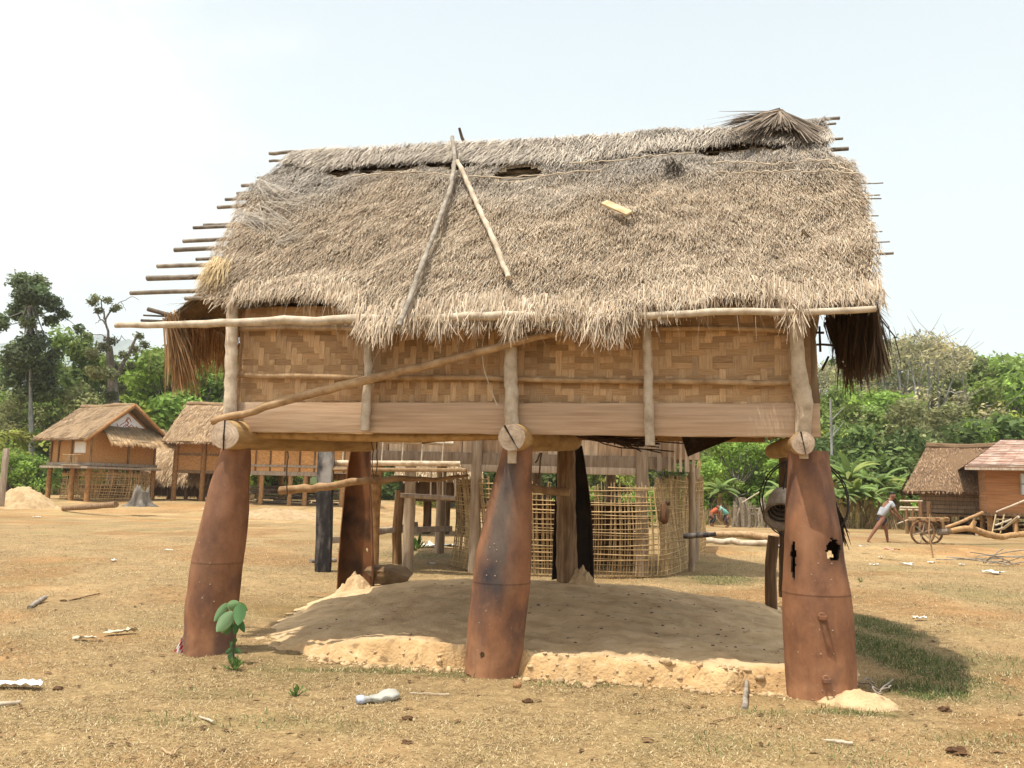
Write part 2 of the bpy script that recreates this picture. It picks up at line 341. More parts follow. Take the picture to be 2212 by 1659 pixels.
def axis(a, b, d, far, k):
    v = list(np.arange(a, b, d)); s = d; q = v[-1]
    while q < far: s *= k; q += s; v.append(q)
    return v
xp = axis(0, 7.5, .07, 2600, 1.09); xs = np.array([-q for q in xp[:0:-1]] + xp)
ys = np.array([-400, -150, -50, -20, -8, -2, 1, 2.4, 3.4] + axis(4.0, 15, .07, 3200, 1.055))
X, Y = np.meshgrid(xs, ys); Z = gh(X, Y)
fine = (np.abs(X) < 8) & (Y < 18)
Z = Z + np.where(fine, (fbm(X * 7, Y * 7, 21, 2) - .5) * .022, 0)
GREEN = [(1940, 1415, .52, 1.7, .9), (1990, 1490, .38, .45, .85), (1890, 1350, .4, 1.0, .85), (2150, 1440, .7, .9, .3), (2140, 1290, 1.2, 2, .25), (1200, 1462, .35, .05, 1.0), (1260, 1480, .6, .10, .4),
         (800, 1450, .9, .12, .55), (980, 1458, .45, .14, .5), (580, 1445, .25, .12, .3), (1560, 1250, .8, .9, .6), (1840, 1540, .45, .10, .6), (1650, 1540, .3, .15, .35), (560, 1560, 1.2, .25, .22), (1700, 1620, 1.0, .4, .18), (470, 1500, .5, .2, .2), (2150, 1600, .6, .3, .25), (900, 1200, 1.2, 1.0, .35)]
GC = [(GG(a, b), rx, ry, w) for a, b, rx, ry, w in GREEN]
def green(x, y):
    g = np.zeros_like(np.asarray(x, float)); n = fbm(x * 4, y * 4, 55, 3)
    for c, rx, ry, w in GC:
        d = np.hypot((x - c[0]) / rx, (y - c[1]) / ry); g = np.maximum(g, w * (1 - smooth(.45, 1.25, d + (n - .5) * .7)))
    return g
gr = MB()
xm = (X[:-1, :-1] + X[1:, 1:]) / 2; ym = (Y[:-1, :-1] + Y[1:, 1:]) / 2
gq = green(xm, ym)[..., None]; n1 = fbm(xm * .5, ym * .5, 70, 3)[..., None]; n2 = fbm(xm * 5, ym * 5, 71, 2)[..., None]
ct = np.array([.97, .95, .90]) * (.86 + .30 * n2)
ct = ct * (1 - smooth(.5, .72, n1) * .5 * np.array([0.15, .4, .6])) * (.82 + .36 * fbm(xm * 1.3, ym * 1.3, 73, 3)[..., None])
ct = ct * (1 - gq) + gq * np.array([.24, .42, .22])  # grass green, deepened in the colour to darken the roof shadow at right
# trees' understorey floor far away is darker and greener
far = smooth(62, 80, ym)[..., None]
ct = ct * (1 - far) + far * np.array([.22, .40, .25])
path = (smooth(20.5, 22, ym) * (1 - smooth(24, 26, ym)) * smooth(3, 6, xm) * .4 + smooth(33, 36, ym) * (1 - smooth(60, 64, ym)) * smooth(2, -4, xm) * .35)[..., None]
ct = ct * (1 + path * .5)
grid(gr, np.stack([X, Y, Z], -1), ct.reshape(-1, 3))
M['ground'] = gmat('dry_ground', [(0.28, (0.10, 0.065, 0.03)), (0.43, (0.24, 0.163, 0.078)), (0.58, (0.335, 0.235, 0.117)), (0.76, (0.47, 0.355, 0.20))], nscale=9, detail=9, nrough=0.78, rough=0.95, bump=0.7, bdist=0.02, fine=70,
                   patches=[((0.40, 0.255, 0.125), .7, .50, .68, (1, 1, 1), .5), ((0.20, 0.175, 0.07), .45, .52, .72, (1, 1, 1), .45), ((0.17, 0.10, 0.05), 13, .64, .72, (1, 1, 1), .55), ((0.62, 0.48, 0.29), 34, .60, .68, (1, 1, 1), .6), ((0.13, 0.08, 0.04), 40, .58, .68, (1, 1, 1), .65)])
tag(gr.build('ground', M['ground']), kind='structure')

# earth mound under the hut (hut-local u, v)
hut_rot = -TH
def mound_h(u, v):
    n = fbm(u * 2.2, v * 2.2, 5, 3); n2 = fbm(u * 9, v * 9, 6, 2)
    front = .0 + np.interp(u, [-.2, .3, .9, 1.25, 2.2, 2.4, 2.55, 2.62, 2.80, 2.90, 3.6, 4.4, 4.7, 5.2, 5.5], [.45, .30, .16, .04, .02, .10, .30, .42, .42, -.02, -.06, -.02, .02, .03, .10])
    fe = front + (n - .5) * .26 + (fbm(u * 7, 0 * v, 8, 2) - .5) * .08
    steep = np.interp(u, [.2, 1.0, 1.5, 5.6], [.75, .32, .09, .075])
    a = np.clip((v - fe) / steep, 0, 1) ** .75
    lip = np.interp(u, [.2, 1.0, 1.6, 5.6], [.05, .15, .23, .235])
    h = a * lip + (np.interp(u, [-1.0, -.1, .5, 1.5, 2.8, 4.0, 5.2], [.04, .19, .28, .34, .40, .36, .22]) - lip) * smooth(.1, 3.4, v)
    lo = np.interp(v, [.4, 2.0, 3.5], [-.3, -.75, -1.0]); side = smooth(0, 1, (u + (n - .5) * .3 - lo) / np.interp(v, [.4, 2.0, 3.5], [1.0, .9, .7])) * (1 - smooth(5.25, 6.0, u + (n - .5) * .4)) * (1 - smooth(4.2, 5.8, v + (n - .5) * .5))
    return (h + (n - .5) * .09 * a + (n2 - .5) * .035 * a + ((fbm(u * 26, v * 26, 66, 2) - .5) * .04 + (fbm(u * 9, v * 14, 67, 2) - .5) * .15) * smooth(.03, .3, a) * smooth(1.02, .8, a)) * side
uu = np.arange(-1.0, 6.2, .022); vv = np.concatenate([np.arange(-.4, .6, .014), np.arange(.6, 6.0, .045)])
U2, V2 = np.meshgrid(uu, vv)
Hm = mound_h(U2, V2)
wx = HO[0] + HU[0] * U2 + HV[0] * V2; wy = HO[1] + HU[1] * U2 + HV[1] * V2
rim = np.minimum(np.minimum(U2 + 1.0, 6.1 - U2), np.minimum(V2 + .4, 5.95 - V2))
Zm = gh(wx, wy) + Hm - .03 + .0 * rim
Zm = np.where(rim < .06, Zm - .25, Zm) - np.where(Hm < .012, .03, 0)
mo = MB()
hq = (Hm[:-1, :-1] + Hm[1:, 1:]) / 2; slope = np.abs(np.diff(Hm, axis=0)[:, :-1]) / np.diff(vv)[:, None]
cl = smooth(.5, 1.6, slope)[..., None]
tq = np.array([1, 1, 1.0]) * (1 - cl) + cl * np.array([1.0, .93, .82])
tq = tq * (.84 + .3 * fbm(U2[:-1, :-1] * 3, V2[:-1, :-1] * 5, 61, 3)[..., None])
grid(mo, np.stack([wx, wy, Zm], -1), tq.reshape(-1, 3))
tag(mo.build('earth_mound', M['earth']), kind='structure')
def mz(u, v):
    p = wld((u, v, 0)); return gz(p[0], p[1]) + max(float(mound_h(np.array(u, float), np.array(v, float))) - .03, 0)

# crumbled clods along the cut front edge of the mound
cb = MB(); rs = np.random.default_rng(4)
for i in range(520):
    u = rs.uniform(.9, 5.3); fe = np.interp(u, [.9, 1.25, 2.2, 2.4, 2.62, 2.80, 2.90, 3.6, 5.2], [.1, .02, 0, .1, .35, .35, -.04, -.08, 0])
    v = fe + rs.normal(-.01, .07); r = rs.uniform(.005, .017) * (2.3 if rs.random() < .10 else 1)
    p = wld((u, v, mz(u, v) + r * .2)); blob(cb, p, (r * rs.uniform(.8, 1.6), r, r * rs.uniform(.6, 1)), 7, 5, .38, i, np.array([1, 1, 1]) * rs.uniform(.75, 1.15))
tag(cb.build('earth_clods', M['earth']), kind='stuff')

# far blue mountain
mt = MB(); mu_ = np.linspace(-3400, 900, 90); k = np.linspace(0, 1, 16)
crest = np.interp(mu_, [-3400, -2600, -2050, -1850, -1650, -1400, -1250, -1100, -700, -200, 300, 900], [240, 420, 560, 640, 560, 500, 470, 420, 330, 230, 140, 50]) + (fbm(mu_ * .012, mu_ * 0, 40, 4) - .5) * 120
MV = np.zeros((16, 90, 3))
for i, t in enumerate(k):
    MV[i, :, 0] = mu_; MV[i, :, 1] = 2650 + 900 * t + (fbm(mu_ * .004 + 9, mu_ * 0 + t * 4, 41, 3) - .5) * 260
    MV[i, :, 2] = crest * (t ** .8) + (fbm(mu_ * .006, mu_ * 0 + t * 6, 42, 3) - .5) * 90 * t * (1 - t) * 2 - 3
grid(mt, MV)
MV2 = MV[::-1].copy(); MV2[:, :, 1] = 3550 + (3550 - MV2[:, :, 1]); grid(mt, MV2)
M['hill'] = gmat('wooded_mountain', [(0.3, (0.03, 0.05, 0.022)), (0.7, (0.06, 0.085, 0.04))], nscale=.02, bump=0)
tag(mt.build('mountain', M['hill']), kind='structure')

# ------------------------------------------------------------------ dry stubble, grass, litter
def scatter(n, y0, y1, seed, spread=.64):
    r = np.random.default_rng(seed); y = y0 * (y1 / y0) ** r.random(n); x = (r.random(n) * 2 - 1) * (spread * y + .4); return x, y, r
def on_mound(x, y):
    du = (x - HO[0]) * HU[0] + (y - HO[1]) * HU[1]; dv = (x - HO[0]) * HV[0] + (y - HO[1]) * HV[1]
    return mound_h(du, dv) > .02
x, y, r = scatter(400000, 4.3, 24, 11)
clump = fbm(x * 2.2, y * 2.2, 33, 3)
ok = (~on_mound(x, y)) & (r.random(len(x)) < smooth(.28, .62, clump) * .9 + .1); x, y = x[ok], y[ok]; n = len(x)
ang = r.random(n) * 2 * math.pi; el = r.uniform(.05, .75, n) ** 1.5
dn = np.stack([np.cos(ang) * np.cos(el), np.sin(ang) * np.cos(el), np.sin(el)], 1); ot = np.stack([-np.cos(ang) * np.sin(el), -np.sin(ang) * np.sin(el), np.cos(el)], 1)
pal = np.array([[.50, .39, .215], [.41, .30, .155], [.32, .22, .105], [.20, .125, .055], [.62, .52, .33], [.28, .255, .10]])
ci = r.choice(6, n, p=[.26, .28, .22, .08, .10, .06]); cc = pal[ci] * r.uniform(.8, 1.15, (n, 1))
M['blade'] = gmat('dry_blade', [(0.3, (0.9, 0.9, 0.9)), (0.7, (1.05, 1.05, 1.05))], nscale=20, bump=0, rough=.8, translucent=.15)
sb = MB(); ribbons(sb, np.stack([x, y, gh(x, y) + .004 + (fbm(x * 7, y * 7, 21, 2) - .5) * .022], 1), dn, ot, r.uniform(.008, .028, n) * (1 + y * .03), r.uniform(.002, .0042, n) * (1 + y * .06), r.uniform(0, .3, n), cc)
tag(sb.build('dry_grass', M['blade'], smooth=False), kind='stuff')

x, y, r = scatter(700000, 5.0, 22, 12); g = green(x, y)
ok = (~on_mound(x, y)) & (r.random(len(x)) < g * g * .8); x, y = x[ok], y[ok]; n = len(x); print('green blades', n)
ang = r.random(n) * 2 * math.pi; el = r.uniform(.5, 1.4, n)
dn = np.stack([np.cos(ang) * np.cos(el), np.sin(ang) * np.cos(el), np.sin(el)], 1); ot = np.stack([-np.cos(ang) * np.sin(el), -np.sin(ang) * np.sin(el), np.cos(el)], 1)
pal = np.array([[.11, .155, .045], [.08, .12, .032], [.18, .20, .075], [.36, .30, .14]])
cc = pal[r.choice(4, n, p=[.3, .26, .2, .24])] * r.uniform(.8, 1.2, (n, 1))
sb = MB(); ribbons(sb, np.stack([x, y, gh(x, y)], 1), dn, ot, r.uniform(.02, .055, n), r.uniform(.003, .006, n) * (1 + y * .03), r.uniform(-.5, .1, n), cc)
tag(sb.build('green_grass', M['blade'], smooth=False), kind='stuff')

x, y, r = scatter(1500, 4.6, 30, 13); n = len(x); cb = MB()
ok = ~on_mound(x, y)
for i in range(n):
    if not ok[i]: continue
    s = r.uniform(.008, .03) * (1 + y[i] * .03); c = [(.10, .055, .028), (.2, .115, .055), (.28, .17, .085)][r.integers(3)]
    a = r.random() * 6.3; b0 = np.array([x[i], y[i], gz(x[i], y[i]) + .012]); R_ = rotz(a)
    v = np.array([[-1, -.45, 0], [-.2, -.55, .3], [1, -.2, .05], [1.1, .1, .1], [.1, .6, .25], [-.9, .4, -.05], [0, 0, .5]]) * s * np.array([1, r.uniform(.5, 1), r.uniform(.3, .9)])
    cb.add(v @ R_.T + b0, [[0, 1, 6], [1, 2, 6], [2, 3, 6], [3, 4, 6], [4, 5, 6], [5, 0, 6]], c)
tag(cb.build('dead_leaves', M['blade'], smooth=False), kind='stuff')
# dark crumbs and droppings on the mound
cb = MB(); r = np.random.default_rng(14)
for i in range(330):
    cu, cv = r.uniform(.6, 5.3), r.uniform(.35, 4.6)
    if fbm(np.array(cu * 1.5), np.array(cv * 2.2), 91, 3) < .56: continue
    s = r.uniform(.004, .012); blob(cb, wld((cu, cv, mz(cu, cv) + s * .3)), (s * r.uniform(1, 2.2), s, s * .7), 6, 4, .3, i, np.array([.13, .10, .08]) * r.uniform(.7, 1.8))
tag(cb.build('dark_crumbs', M['blade'], smooth=False), kind='stuff')
# ------------------------------------------------------------------ the main hut (all in hut-local u, v, z)
hut = empty('stilt_hut', HO, -TH, 'thatched bamboo hut with woven walls standing on rusty bomb casing stilts, nearest of all', 'hut')
LP = lambda pts, v: np.array([HL(a, b, v) for a, b in pts])
def cdepth(p): return float((wld(p) - EYEP) @ CF)
def pxr(w, p): return w / 2 / FPX * cdepth(p)

# -------- roof
def poly_us(pts, off=0.05):
    q = []
    for a, b in pts:
        p = RF(a, b, off); q.append((p[0], (p - np.array([p[0], EV, EZ])) @ SD))
    return np.array(q)
VL = poly_us([(430, 668), (438, 640), (446, 600), (470, 545), (500, 500), (515, 450), (522, 420), (548, 392), (590, 365), (622, 340), (655, 318)])
VR = poly_us([(1868, 690), (1880, 640), (1893, 600), (1895, 540), (1882, 490), (1872, 430), (1858, 385), (1838, 355), (1790, 330), (1784, 300), (1782, 262)])
VL = VL[np.argsort(VL[:, 1])]; VR = VR[np.argsort(VR[:, 1])]
ul = lambda s: np.interp(s, VL[:, 1], VL[:, 0]); ur = lambda s: np.interp(s, VR[:, 1], VR[:, 0])
EB = poly_us([(400, 640), (440, 655), (470, 672), (500, 660), (560, 655), (620, 648), (700, 646), (760, 664), (780, 705), (810, 722), (850, 708), (880, 698), (920, 696), (1000, 688), (1050, 682), (1075, 672), (1095, 690), (1120, 700), (1150, 690), (1200, 690), (1260, 690), (1290, 705), (1335, 712), (1360, 690), (1410, 672), (1500, 672), (1550, 655), (1600, 650), (1680, 652), (1722, 680), (1750, 662), (1800, 664), (1870, 660)], 0)
EB = EB[np.argsort(EB[:, 0])]
smin = lambda u: np.interp(u, EB[:, 0], EB[:, 1])
HOLES = []
for a, b, w, h in [(1120, 374, 52, 8), (1005, 352, 46, 8), (865, 358, 42, 9), (1590, 312, 36, 7), (1535, 322, 22, 6), (1678, 314, 24, 7), (735, 366, 22, 8), (1085, 352, 20, 6), (700, 362, 12, 6), (1400, 323, 30, 6), (945, 350, 26, 7), (1645, 307, 18, 7), (800, 362, 20, 7), (1475, 319, 20, 5), (1270, 346, 20, 4)]:
    c = poly_us([(a, b)])[0]; e1 = poly_us([(a + w, b)])[0]; e2 = poly_us([(a, b - h)])[0]
    HOLES.append((c[0], c[1], abs(e1[0] - c[0]), abs(e2[1] - c[1]) * 1.35))
def in_hole(u, s, grow=1.0):
    r = np.zeros(np.shape(u), bool)
    wob = .75 + .6 * fbm(np.asarray(u) * 9, np.asarray(s) * 3, 77, 2)
    for a, b, w, h in HOLES: r |= ((u - a) / w) ** 2 + ((s - b) / h) ** 2 / wob < grow
    return r
def bumpy(u, s): return (fbm(u * 1.7, s * 1.9, 101, 3) - .5) * .13 + (fbm(u * 6, s * 5, 102, 2) - .5) * .035
def rpos(u, s, off):
    return np.stack([u, EV + SD[1] * s, EZ + SD[2] * s], -1) + SN * np.asarray(off)[..., None]
RSAG = np.array([HL(a, b, RV)[[0, 2]] for a, b in [(640, 322), (720, 310), (830, 307), (990, 297), (1200, 289), (1400, 277), (1560, 267), (1700, 258), (1780, 262)]])
STRAW = np.array([[.56, .455, .335], [.485, .38, .27], [.395, .297, .20], [.275, .197, .128], [.69, .575, .43], [.485, .425, .35]])
def straw_cols(n, u, s, r, light=0.0, grey=None):
    f = fbm(u * 1.1, s * 1.3, 110, 3); f2 = fbm(u * 5, s * 5, 111, 2)
    k = np.clip((f * .55 + f2 * .45 - .5) * 2.2 + .5 + light, 0, 1)
    P0 = np.array([.10, .22, .30, .18, .08, .12]); P1 = np.array([.28, .24, .12, .03, .25, .08])
    cp = np.cumsum(P0[None] * (1 - k[:, None]) + P1[None] * k[:, None], 1); cp /= cp[:, -1:]
    i = (r.random((n, 1)) > cp).sum(1); c = STRAW[np.clip(i, 0, 5)] * r.uniform(.82, 1.16, (n, 1))
    if grey is not None: c = c * (1 - grey[:, None]) + grey[:, None] * (c.mean(1, keepdims=True) * np.array([1.03, .99, .93]))
    return c

def slope_mesh(name, n_str, mirror=False, seed=1):
    mb = MB(); r = np.random.default_rng(seed)
    T = np.linspace(0, 1, 84); Aa = np.linspace(0, 1, 190)
    S = np.zeros((84, 190)); U = np.zeros((84, 190))
    for i, t in enumerate(T):
        s0 = t * SL; l = float(np.maximum(ul(s0), .06 * (s0 < .62) - 9 * (s0 >= .62))); u_ = l + (ur(s0) - l) * Aa
        U[i] = u_; S[i] = (smin(u_) if not mirror else .05 * fbm(u_ * 3, u_ * 0, 3)) * (1 - t) + SL * t
    th = .10 * np.minimum(1, .35 + np.minimum(Aa, 1 - Aa) * 30)[None]
    top = rpos(U, S, th * .5 + bumpy(U, S)); bot = rpos(U, S, -.05 + bumpy(U, S) * .4)
    if mirror: top[..., 1] = 2 * RV - top[..., 1]; bot[..., 1] = 2 * RV - bot[..., 1]
    uc = (U[:-1, :-1] + U[1:, 1:]) / 2; sc = (S[:-1, :-1] + S[1:, 1:]) / 2
    keep = ~in_hole(uc, sc) if not mirror else np.ones_like(uc, bool)
    grid(mb, top, (1, 1, 1), 0, keep, flip=mirror); grid(mb, bot, (.75, .7, .65), 0, keep, flip=not mirror)
    # strands laid down the slope
    n = n_str; s = r.random(n) * (SL + .05); u = r.uniform(-1.1, 6.3, n)
    thin = (u < .05) & (s < .62)
    ok = (u > ul(s) - .03) & (~thin | (r.random(n) < .22)) & (u < ur(s) + .03 - .02 * r.random(n)) & (s > (smin(u) if not mirror else 0) + .06 * r.random(n))
    u, s = u[ok], s[ok]; n = len(u)
    L = r.uniform(.05, .15, n); ok = ~(in_hole(u, s, 1.1) | in_hole(u, s - L * .5, 1.0) | in_hole(u, s - L, .9)) if not mirror else np.ones(n, bool)
    u, s, L = u[ok], s[ok], L[ok]; n = len(u)
    cl = fbm(u * 7, s * 5, 120, 2)
    lift = np.clip(r.normal(.24, .16, n) + (cl - .5) * .25, -.02, .8); sidew = r.normal(0, .3, n) + (fbm(u * 2.0, s * 2.0, 121, 2) - .5) * .7
    base = rpos(u, s, .055 + bumpy(u, s) + (cl - .5) * .028)
    dn = -SD[None] + np.array([1, 0, 0])[None] * sidew[:, None] * .6; dn = dn + np.array([0, -.3, -.45])[None] * (np.clip(.3 - (s - smin(u)), 0, .3) / .3)[:, None]
    dn /= np.linalg.norm(dn, axis=1)[:, None]; ou = np.tile(SN, (n, 1))
    if mirror:
        for q in (base, dn, ou): q[:, 1] *= -1
        base[:, 1] += 2 * RV
    gy = smooth(SL - 1.6, SL - .5, s + (fbm(u, s, 130, 2) - .5) * 1.2) * .65
    lt = .28 * smooth(.9, .1, s - smin(u)) - .12 * smooth(.7, 1.6, s) * smooth(3.4, 2.4, s)
    ribbons(mb, base, dn, ou, L, r.uniform(.0032, .0075, n), lift, straw_cols(n, u, s, r, lt, gy), 1, bend=r.normal(0, .12, n))
    # hanging fringe along the eave
    n = 7500 if not mirror else 2500; u = r.uniform(.0, 5.95, n); sm = smin(u) if not mirror else 0 * u
    s = sm + r.uniform(0, .28, n); cl = fbm(u * 9, u * 0, 140, 2); cl2 = fbm(u * 3.1, u * 0, 141, 2)
    L = r.uniform(.12, .24, n) * (.55 + .9 * cl) * (1 - .3 * smooth(5.3, 5.5, u)) * (.6 + .4 * smooth(1.0, 1.35, u)) * (.7 + .6 * cl2)
    base = rpos(u, s, .06 + r.normal(0, .03, n)); dn = -SD[None] * .55 + np.array([0, -.05, -.75])[None] + np.array([1, 0, 0])[None] * r.normal(0, .16, (n, 1))
    dn /= np.linalg.norm(dn, axis=1)[:, None]; ou = np.tile(SN, (n, 1))
    if mirror:
        for q in (base, dn, ou): q[:, 1] *= -1
        base[:, 1] += 2 * RV
    ribbons(mb, base, dn, ou, L, r.uniform(.005, .011, n), r.normal(.02, .12, n), straw_cols(n, u, s, r, .32), 1, bend=r.normal(0, .15, n))
    if not mirror:
        # loose single straws hanging far below the edge
        n = 60; u = r.uniform(.6, 5.3, n); s = smin(u) + .05
        ribbons(mb, rpos(u, s, .07 * np.ones(n)), np.tile([0, -.05, -1.0], (n, 1)) + r.normal(0, .12, (n, 3)), np.tile([0, -1.0, 0], (n, 1)), r.uniform(.2, .42, n), np.full(n, .004), r.normal(0, .1, n), np.tile(STRAW[0], (n, 1)), 1, bend=r.normal(0, .2, n))
        # pale sheaf at the lower left corner and a few bent stalks on the left half
        n = 420; c = RF(474, 570, .1); b0 = c + r.normal(0, .05, (n, 3)) * np.array([1.2, .5, .7])
        d = (RF(440, 660, .05) - c); d = d / np.linalg.norm(d) + r.normal(0, .13, (n, 3)); d /= np.linalg.norm(d, axis=1)[:, None]
        ribbons(mb, b0, d, np.tile(SN, (n, 1)), r.uniform(.3, .52, n), r.uniform(.005, .009, n), r.normal(.08, .1, n), np.array([.62, .47, .26]) * r.uniform(.7, 1.1, (n, 1)), 1)
        for (x0, y0, x1, y1, m) in [(560, 395, 650, 455, 26), (540, 460, 640, 520, 34), (520, 470, 600, 500, 22), (600, 520, 690, 500, 14), (570, 440, 700, 520, 14)]:
            a0 = RF(x0, y0, .12); a1 = RF(x1, y1, .10); dd = a1 - a0; ll = np.linalg.norm(dd)
            b0 = a0 + r.normal(0, .04, (m, 3)); d = dd / ll + r.normal(0, .12, (m, 3))
            ribbons(mb, b0, d, np.tile(SN, (m, 1)), r.uniform(.5, 1.0, m) * ll, r.uniform(.005, .008, m), r.normal(.03, .08, m), np.array([.42, .37, .31]) * r.uniform(.6, 1.2, (m, 1)), 1, bend=r.normal(0, .1, m))
        # dark nest-like clump right of the middle
        n = 160; c = RF(1455, 355, .10); a = r.random(n) * 6.28; b0 = c + np.outer(np.cos(a), [1, 0, 0]) * .09 * r.random((n, 1)) + np.outer(np.sin(a), SD) * .05
        ribbons(mb, b0, -SD[None] + r.normal(0, .3, (n, 3)), np.tile(SN, (n, 1)), r.uniform(.08, .2, n), np.full(n, .009), r.normal(.35, .2, n), np.array([.2, .165, .13]) * r.uniform(.6, 1.2, (n, 1)), 1)
    return mb.build(name, [M['thatch_base'], M['thatch']], hut, smooth=False)
slope_mesh('thatch_slope', 185000, False, 1)
slope_mesh('thatch_slope', 16000, True, 2)

# ridge cap: a folded layer of thatch, its ragged lower edge standing off the slope
CAPB = poly_us([(640, 345), (700, 362), (800, 350), (900, 346), (1000, 342), (1060, 350), (1150, 345), (1250, 350), (1330, 330), (1420, 318), (1500, 316), (1600, 300), (1700, 304), (1790, 300)], .1)
capb = lambda u: np.interp(u, CAPB[:, 0], CAPB[:, 1])
cap = MB(); r = np.random.default_rng(31)
U = np.linspace(-.42, 5.82, 180); rows = np.linspace(0, 1, 9); zr = np.interp(U, RSAG[:, 0], RSAG[:, 1]) - .03
CV = np.zeros((17, 180, 3))
for i, t in enumerate(rows):
    s = SL - (SL - capb(U) - .06) * t; off = (.06 + .05 * (fbm(U * 3, U * 0 + t * 2, 150, 2))) * (.6 + .35 * t)
    p = rpos(U, s, off); p[:, 2] += (zr - (RZ + .07)) * (1 - t)
    CV[8 - i] = p; q = p.copy(); q[:, 1] = 2 * RV - q[:, 1]; CV[8 + i] = q
grid(cap, CV[:, :, :], (1.3, 1.3, 1.35), 0)
n = 15000; u = r.uniform(-.5, 5.9, n); t = r.random(n) ** .8; lo = capb(u); s = SL + .02 - (SL - lo - .02) * t
base = rpos(u, s, .065 + .025 * t + r.normal(0, .012, n)); zq = np.interp(u, RSAG[:, 0], RSAG[:, 1]) - .03; base[:, 2] += (zq - (RZ + .07)) * (1 - t)
sd_ = r.normal(0, .2, n) - .25 + (fbm(u * 2, s * 2, 152, 2) - .5) * .9; dn = -SD[None] + np.array([1.0, 0, 0])[None] * sd_[:, None] * .7; dn /= np.linalg.norm(dn, axis=1)[:, None]
ou = np.tile(SN, (n, 1)); back = r.random(n) < .22; base[back, 1] = 2 * RV - base[back, 1]; dn[back, 1] *= -1; ou[back, 1] *= -1
ribbons(cap, base, dn, ou, np.minimum(r.uniform(.10, .26, n), np.maximum(s - lo, 0) + r.uniform(.06, .15, n)), r.uniform(.006, .013, n), np.clip(r.normal(.10, .10, n), -.1, .4), straw_cols(n, u, s, r, .12, np.full(n, .5)), 1, bend=r.normal(0, .1, n))
cap.build('ridge_cap', [M['thatch_base'], M['thatch']], hut, smooth=False)

# battens whose ends stick out of the verges
for i, (a, b, w) in enumerate([(582, 331, 8), (582, 348, 6), (556, 384, 5), (522, 401, 8), (512, 418, 8), (487, 431, 7), (470, 448, 8), (440, 486, 7), (418, 492, 8), (396, 521, 9), (377, 540, 10), (424, 560, 8), (340, 575, 10), (318, 601, 12), (282, 633, 10), (400, 645, 9)]):
    p = RF(a, b, -.04); q = np.array([5.62 if b > 360 else p[0] + 1.1, p[1], p[2]]) + SD * random.uniform(-.05, .05); mb = MB()
    tube(mb, [p, p + (q - p) * .12 + SD * random.uniform(-.012, .012), p + (q - p) * .5, q], [pxr(w, p), pxr(w, p) * 1.05, pxr(w, p) * .8], 7, (.8, .8, .8) if i % 3 else (1, 1, 1), rough=.06, wob=.006, seg=16, seed=i)
    mb.build('batten', M['grey_pole'], hut)
for i, (a, b, w, ln) in enumerate([(1814, 255, 7, .4), (1806, 267, 5, .4), (1821, 299, 6, .45), (1833, 321, 9, .6), (1843, 354, 6, .5), (1908, 395, 2.6, .5), (1901, 421, 3, .5), (1904, 429, 3, .5), (1898, 466, 3, .5), (1891, 481, 3, .5), (1906, 500, 3, .5), (1922, 522, 3.4, .5), (1930, 547, 6, .5), (1898, 642, 9, .7)]):
    p = RF(a, b, .0 if i > 4 else -.03); q = p - np.array([ln, 0, 0]) + SD * random.uniform(-.04, .02); mb = MB()
    tube(mb, [p, (p + q) / 2 + SD * random.uniform(-.01, .01), q], pxr(w, p), 6, (.75, .75, .75), rough=.06, seg=7, wob=.004, seed=50 + i); mb.build('batten', M['grey_pole'], hut)
for i, (a, b, c, d, w) in enumerate([(320, 668, 400, 690, 10), (310, 681, 375, 684, 4), (305, 692, 380, 695, 6)]):
    mb = MB(); tube(mb, LP([(a, b), (c, d), (470, d + 6)], .7), pxr(w, HL(a, b, .7)), 7, (.45, .42, .4), rough=.06, seg=7, seed=i); mb.build('batten', M['grey_pole'], hut)
for i, pts in enumerate([[(1540, 352), (1600, 350), (1660, 354), (1715, 350)], [(1548, 372), (1600, 375), (1640, 371), (1720, 368)], [(1735, 346), (1790, 348), (1842, 372)], [(1730, 372), (1790, 366), (1858, 376)], [(1230, 352), (1330, 346), (1420, 336), (1500, 330)], [(960, 378), (1060, 384), (1180, 378), (1300, 366)], [(760, 380), (860, 372), (960, 374)]]):
    mb = MB(); tube(mb, [RF(a, b, .13) for a, b in pts], .008, 5, (1, 1, 1), rough=.1, seg=24, wob=.014, seed=i + 70); mb.build('thatch_lath', M['pole'], hut)
# poles holding the thatch down
def bamboo(name, pts, w, mat, seed=0, par=hut):
    P = resample(pts, 40); mb = MB(); r0 = w; rr = np.full(40, r0)
    for k in range(3, 38, 5): rr[k] *= 1.22
    tube(mb, P, list(rr), 8, (1, 1, 1), rough=.04, wob=.006, seed=seed); return mb.build(name, mat, par)
bamboo('ridge_pole', [RF(977, 296, .22), RF(983, 345, .22), RF(975, 400, .17), RF(948, 480, .16), RF(922, 545, .16), RF(900, 600, .16), RF(880, 660, .15), RF(862, 705, .16)], .024, M['grey_pole'], 1)
bamboo('ridge_pole', [RF(988, 348, .22), RF(1006, 385, .17), RF(1030, 440, .16), RF(1054, 490, .16), RF(1078, 545, .15), RF(1098, 600, .13)], .026, M['pole'], 2)
p = HL(992, 276, 2.1); mb = MB(); tube(mb, [p, HL(998, 298, 2.15), np.array([p[0] + .25, 2.6, 5.35])], [.015, .03, .03], 7, (.4, .38, .36), rough=.08, seg=8); mb.build('ridge_pole', M['grey_pole'], hut)

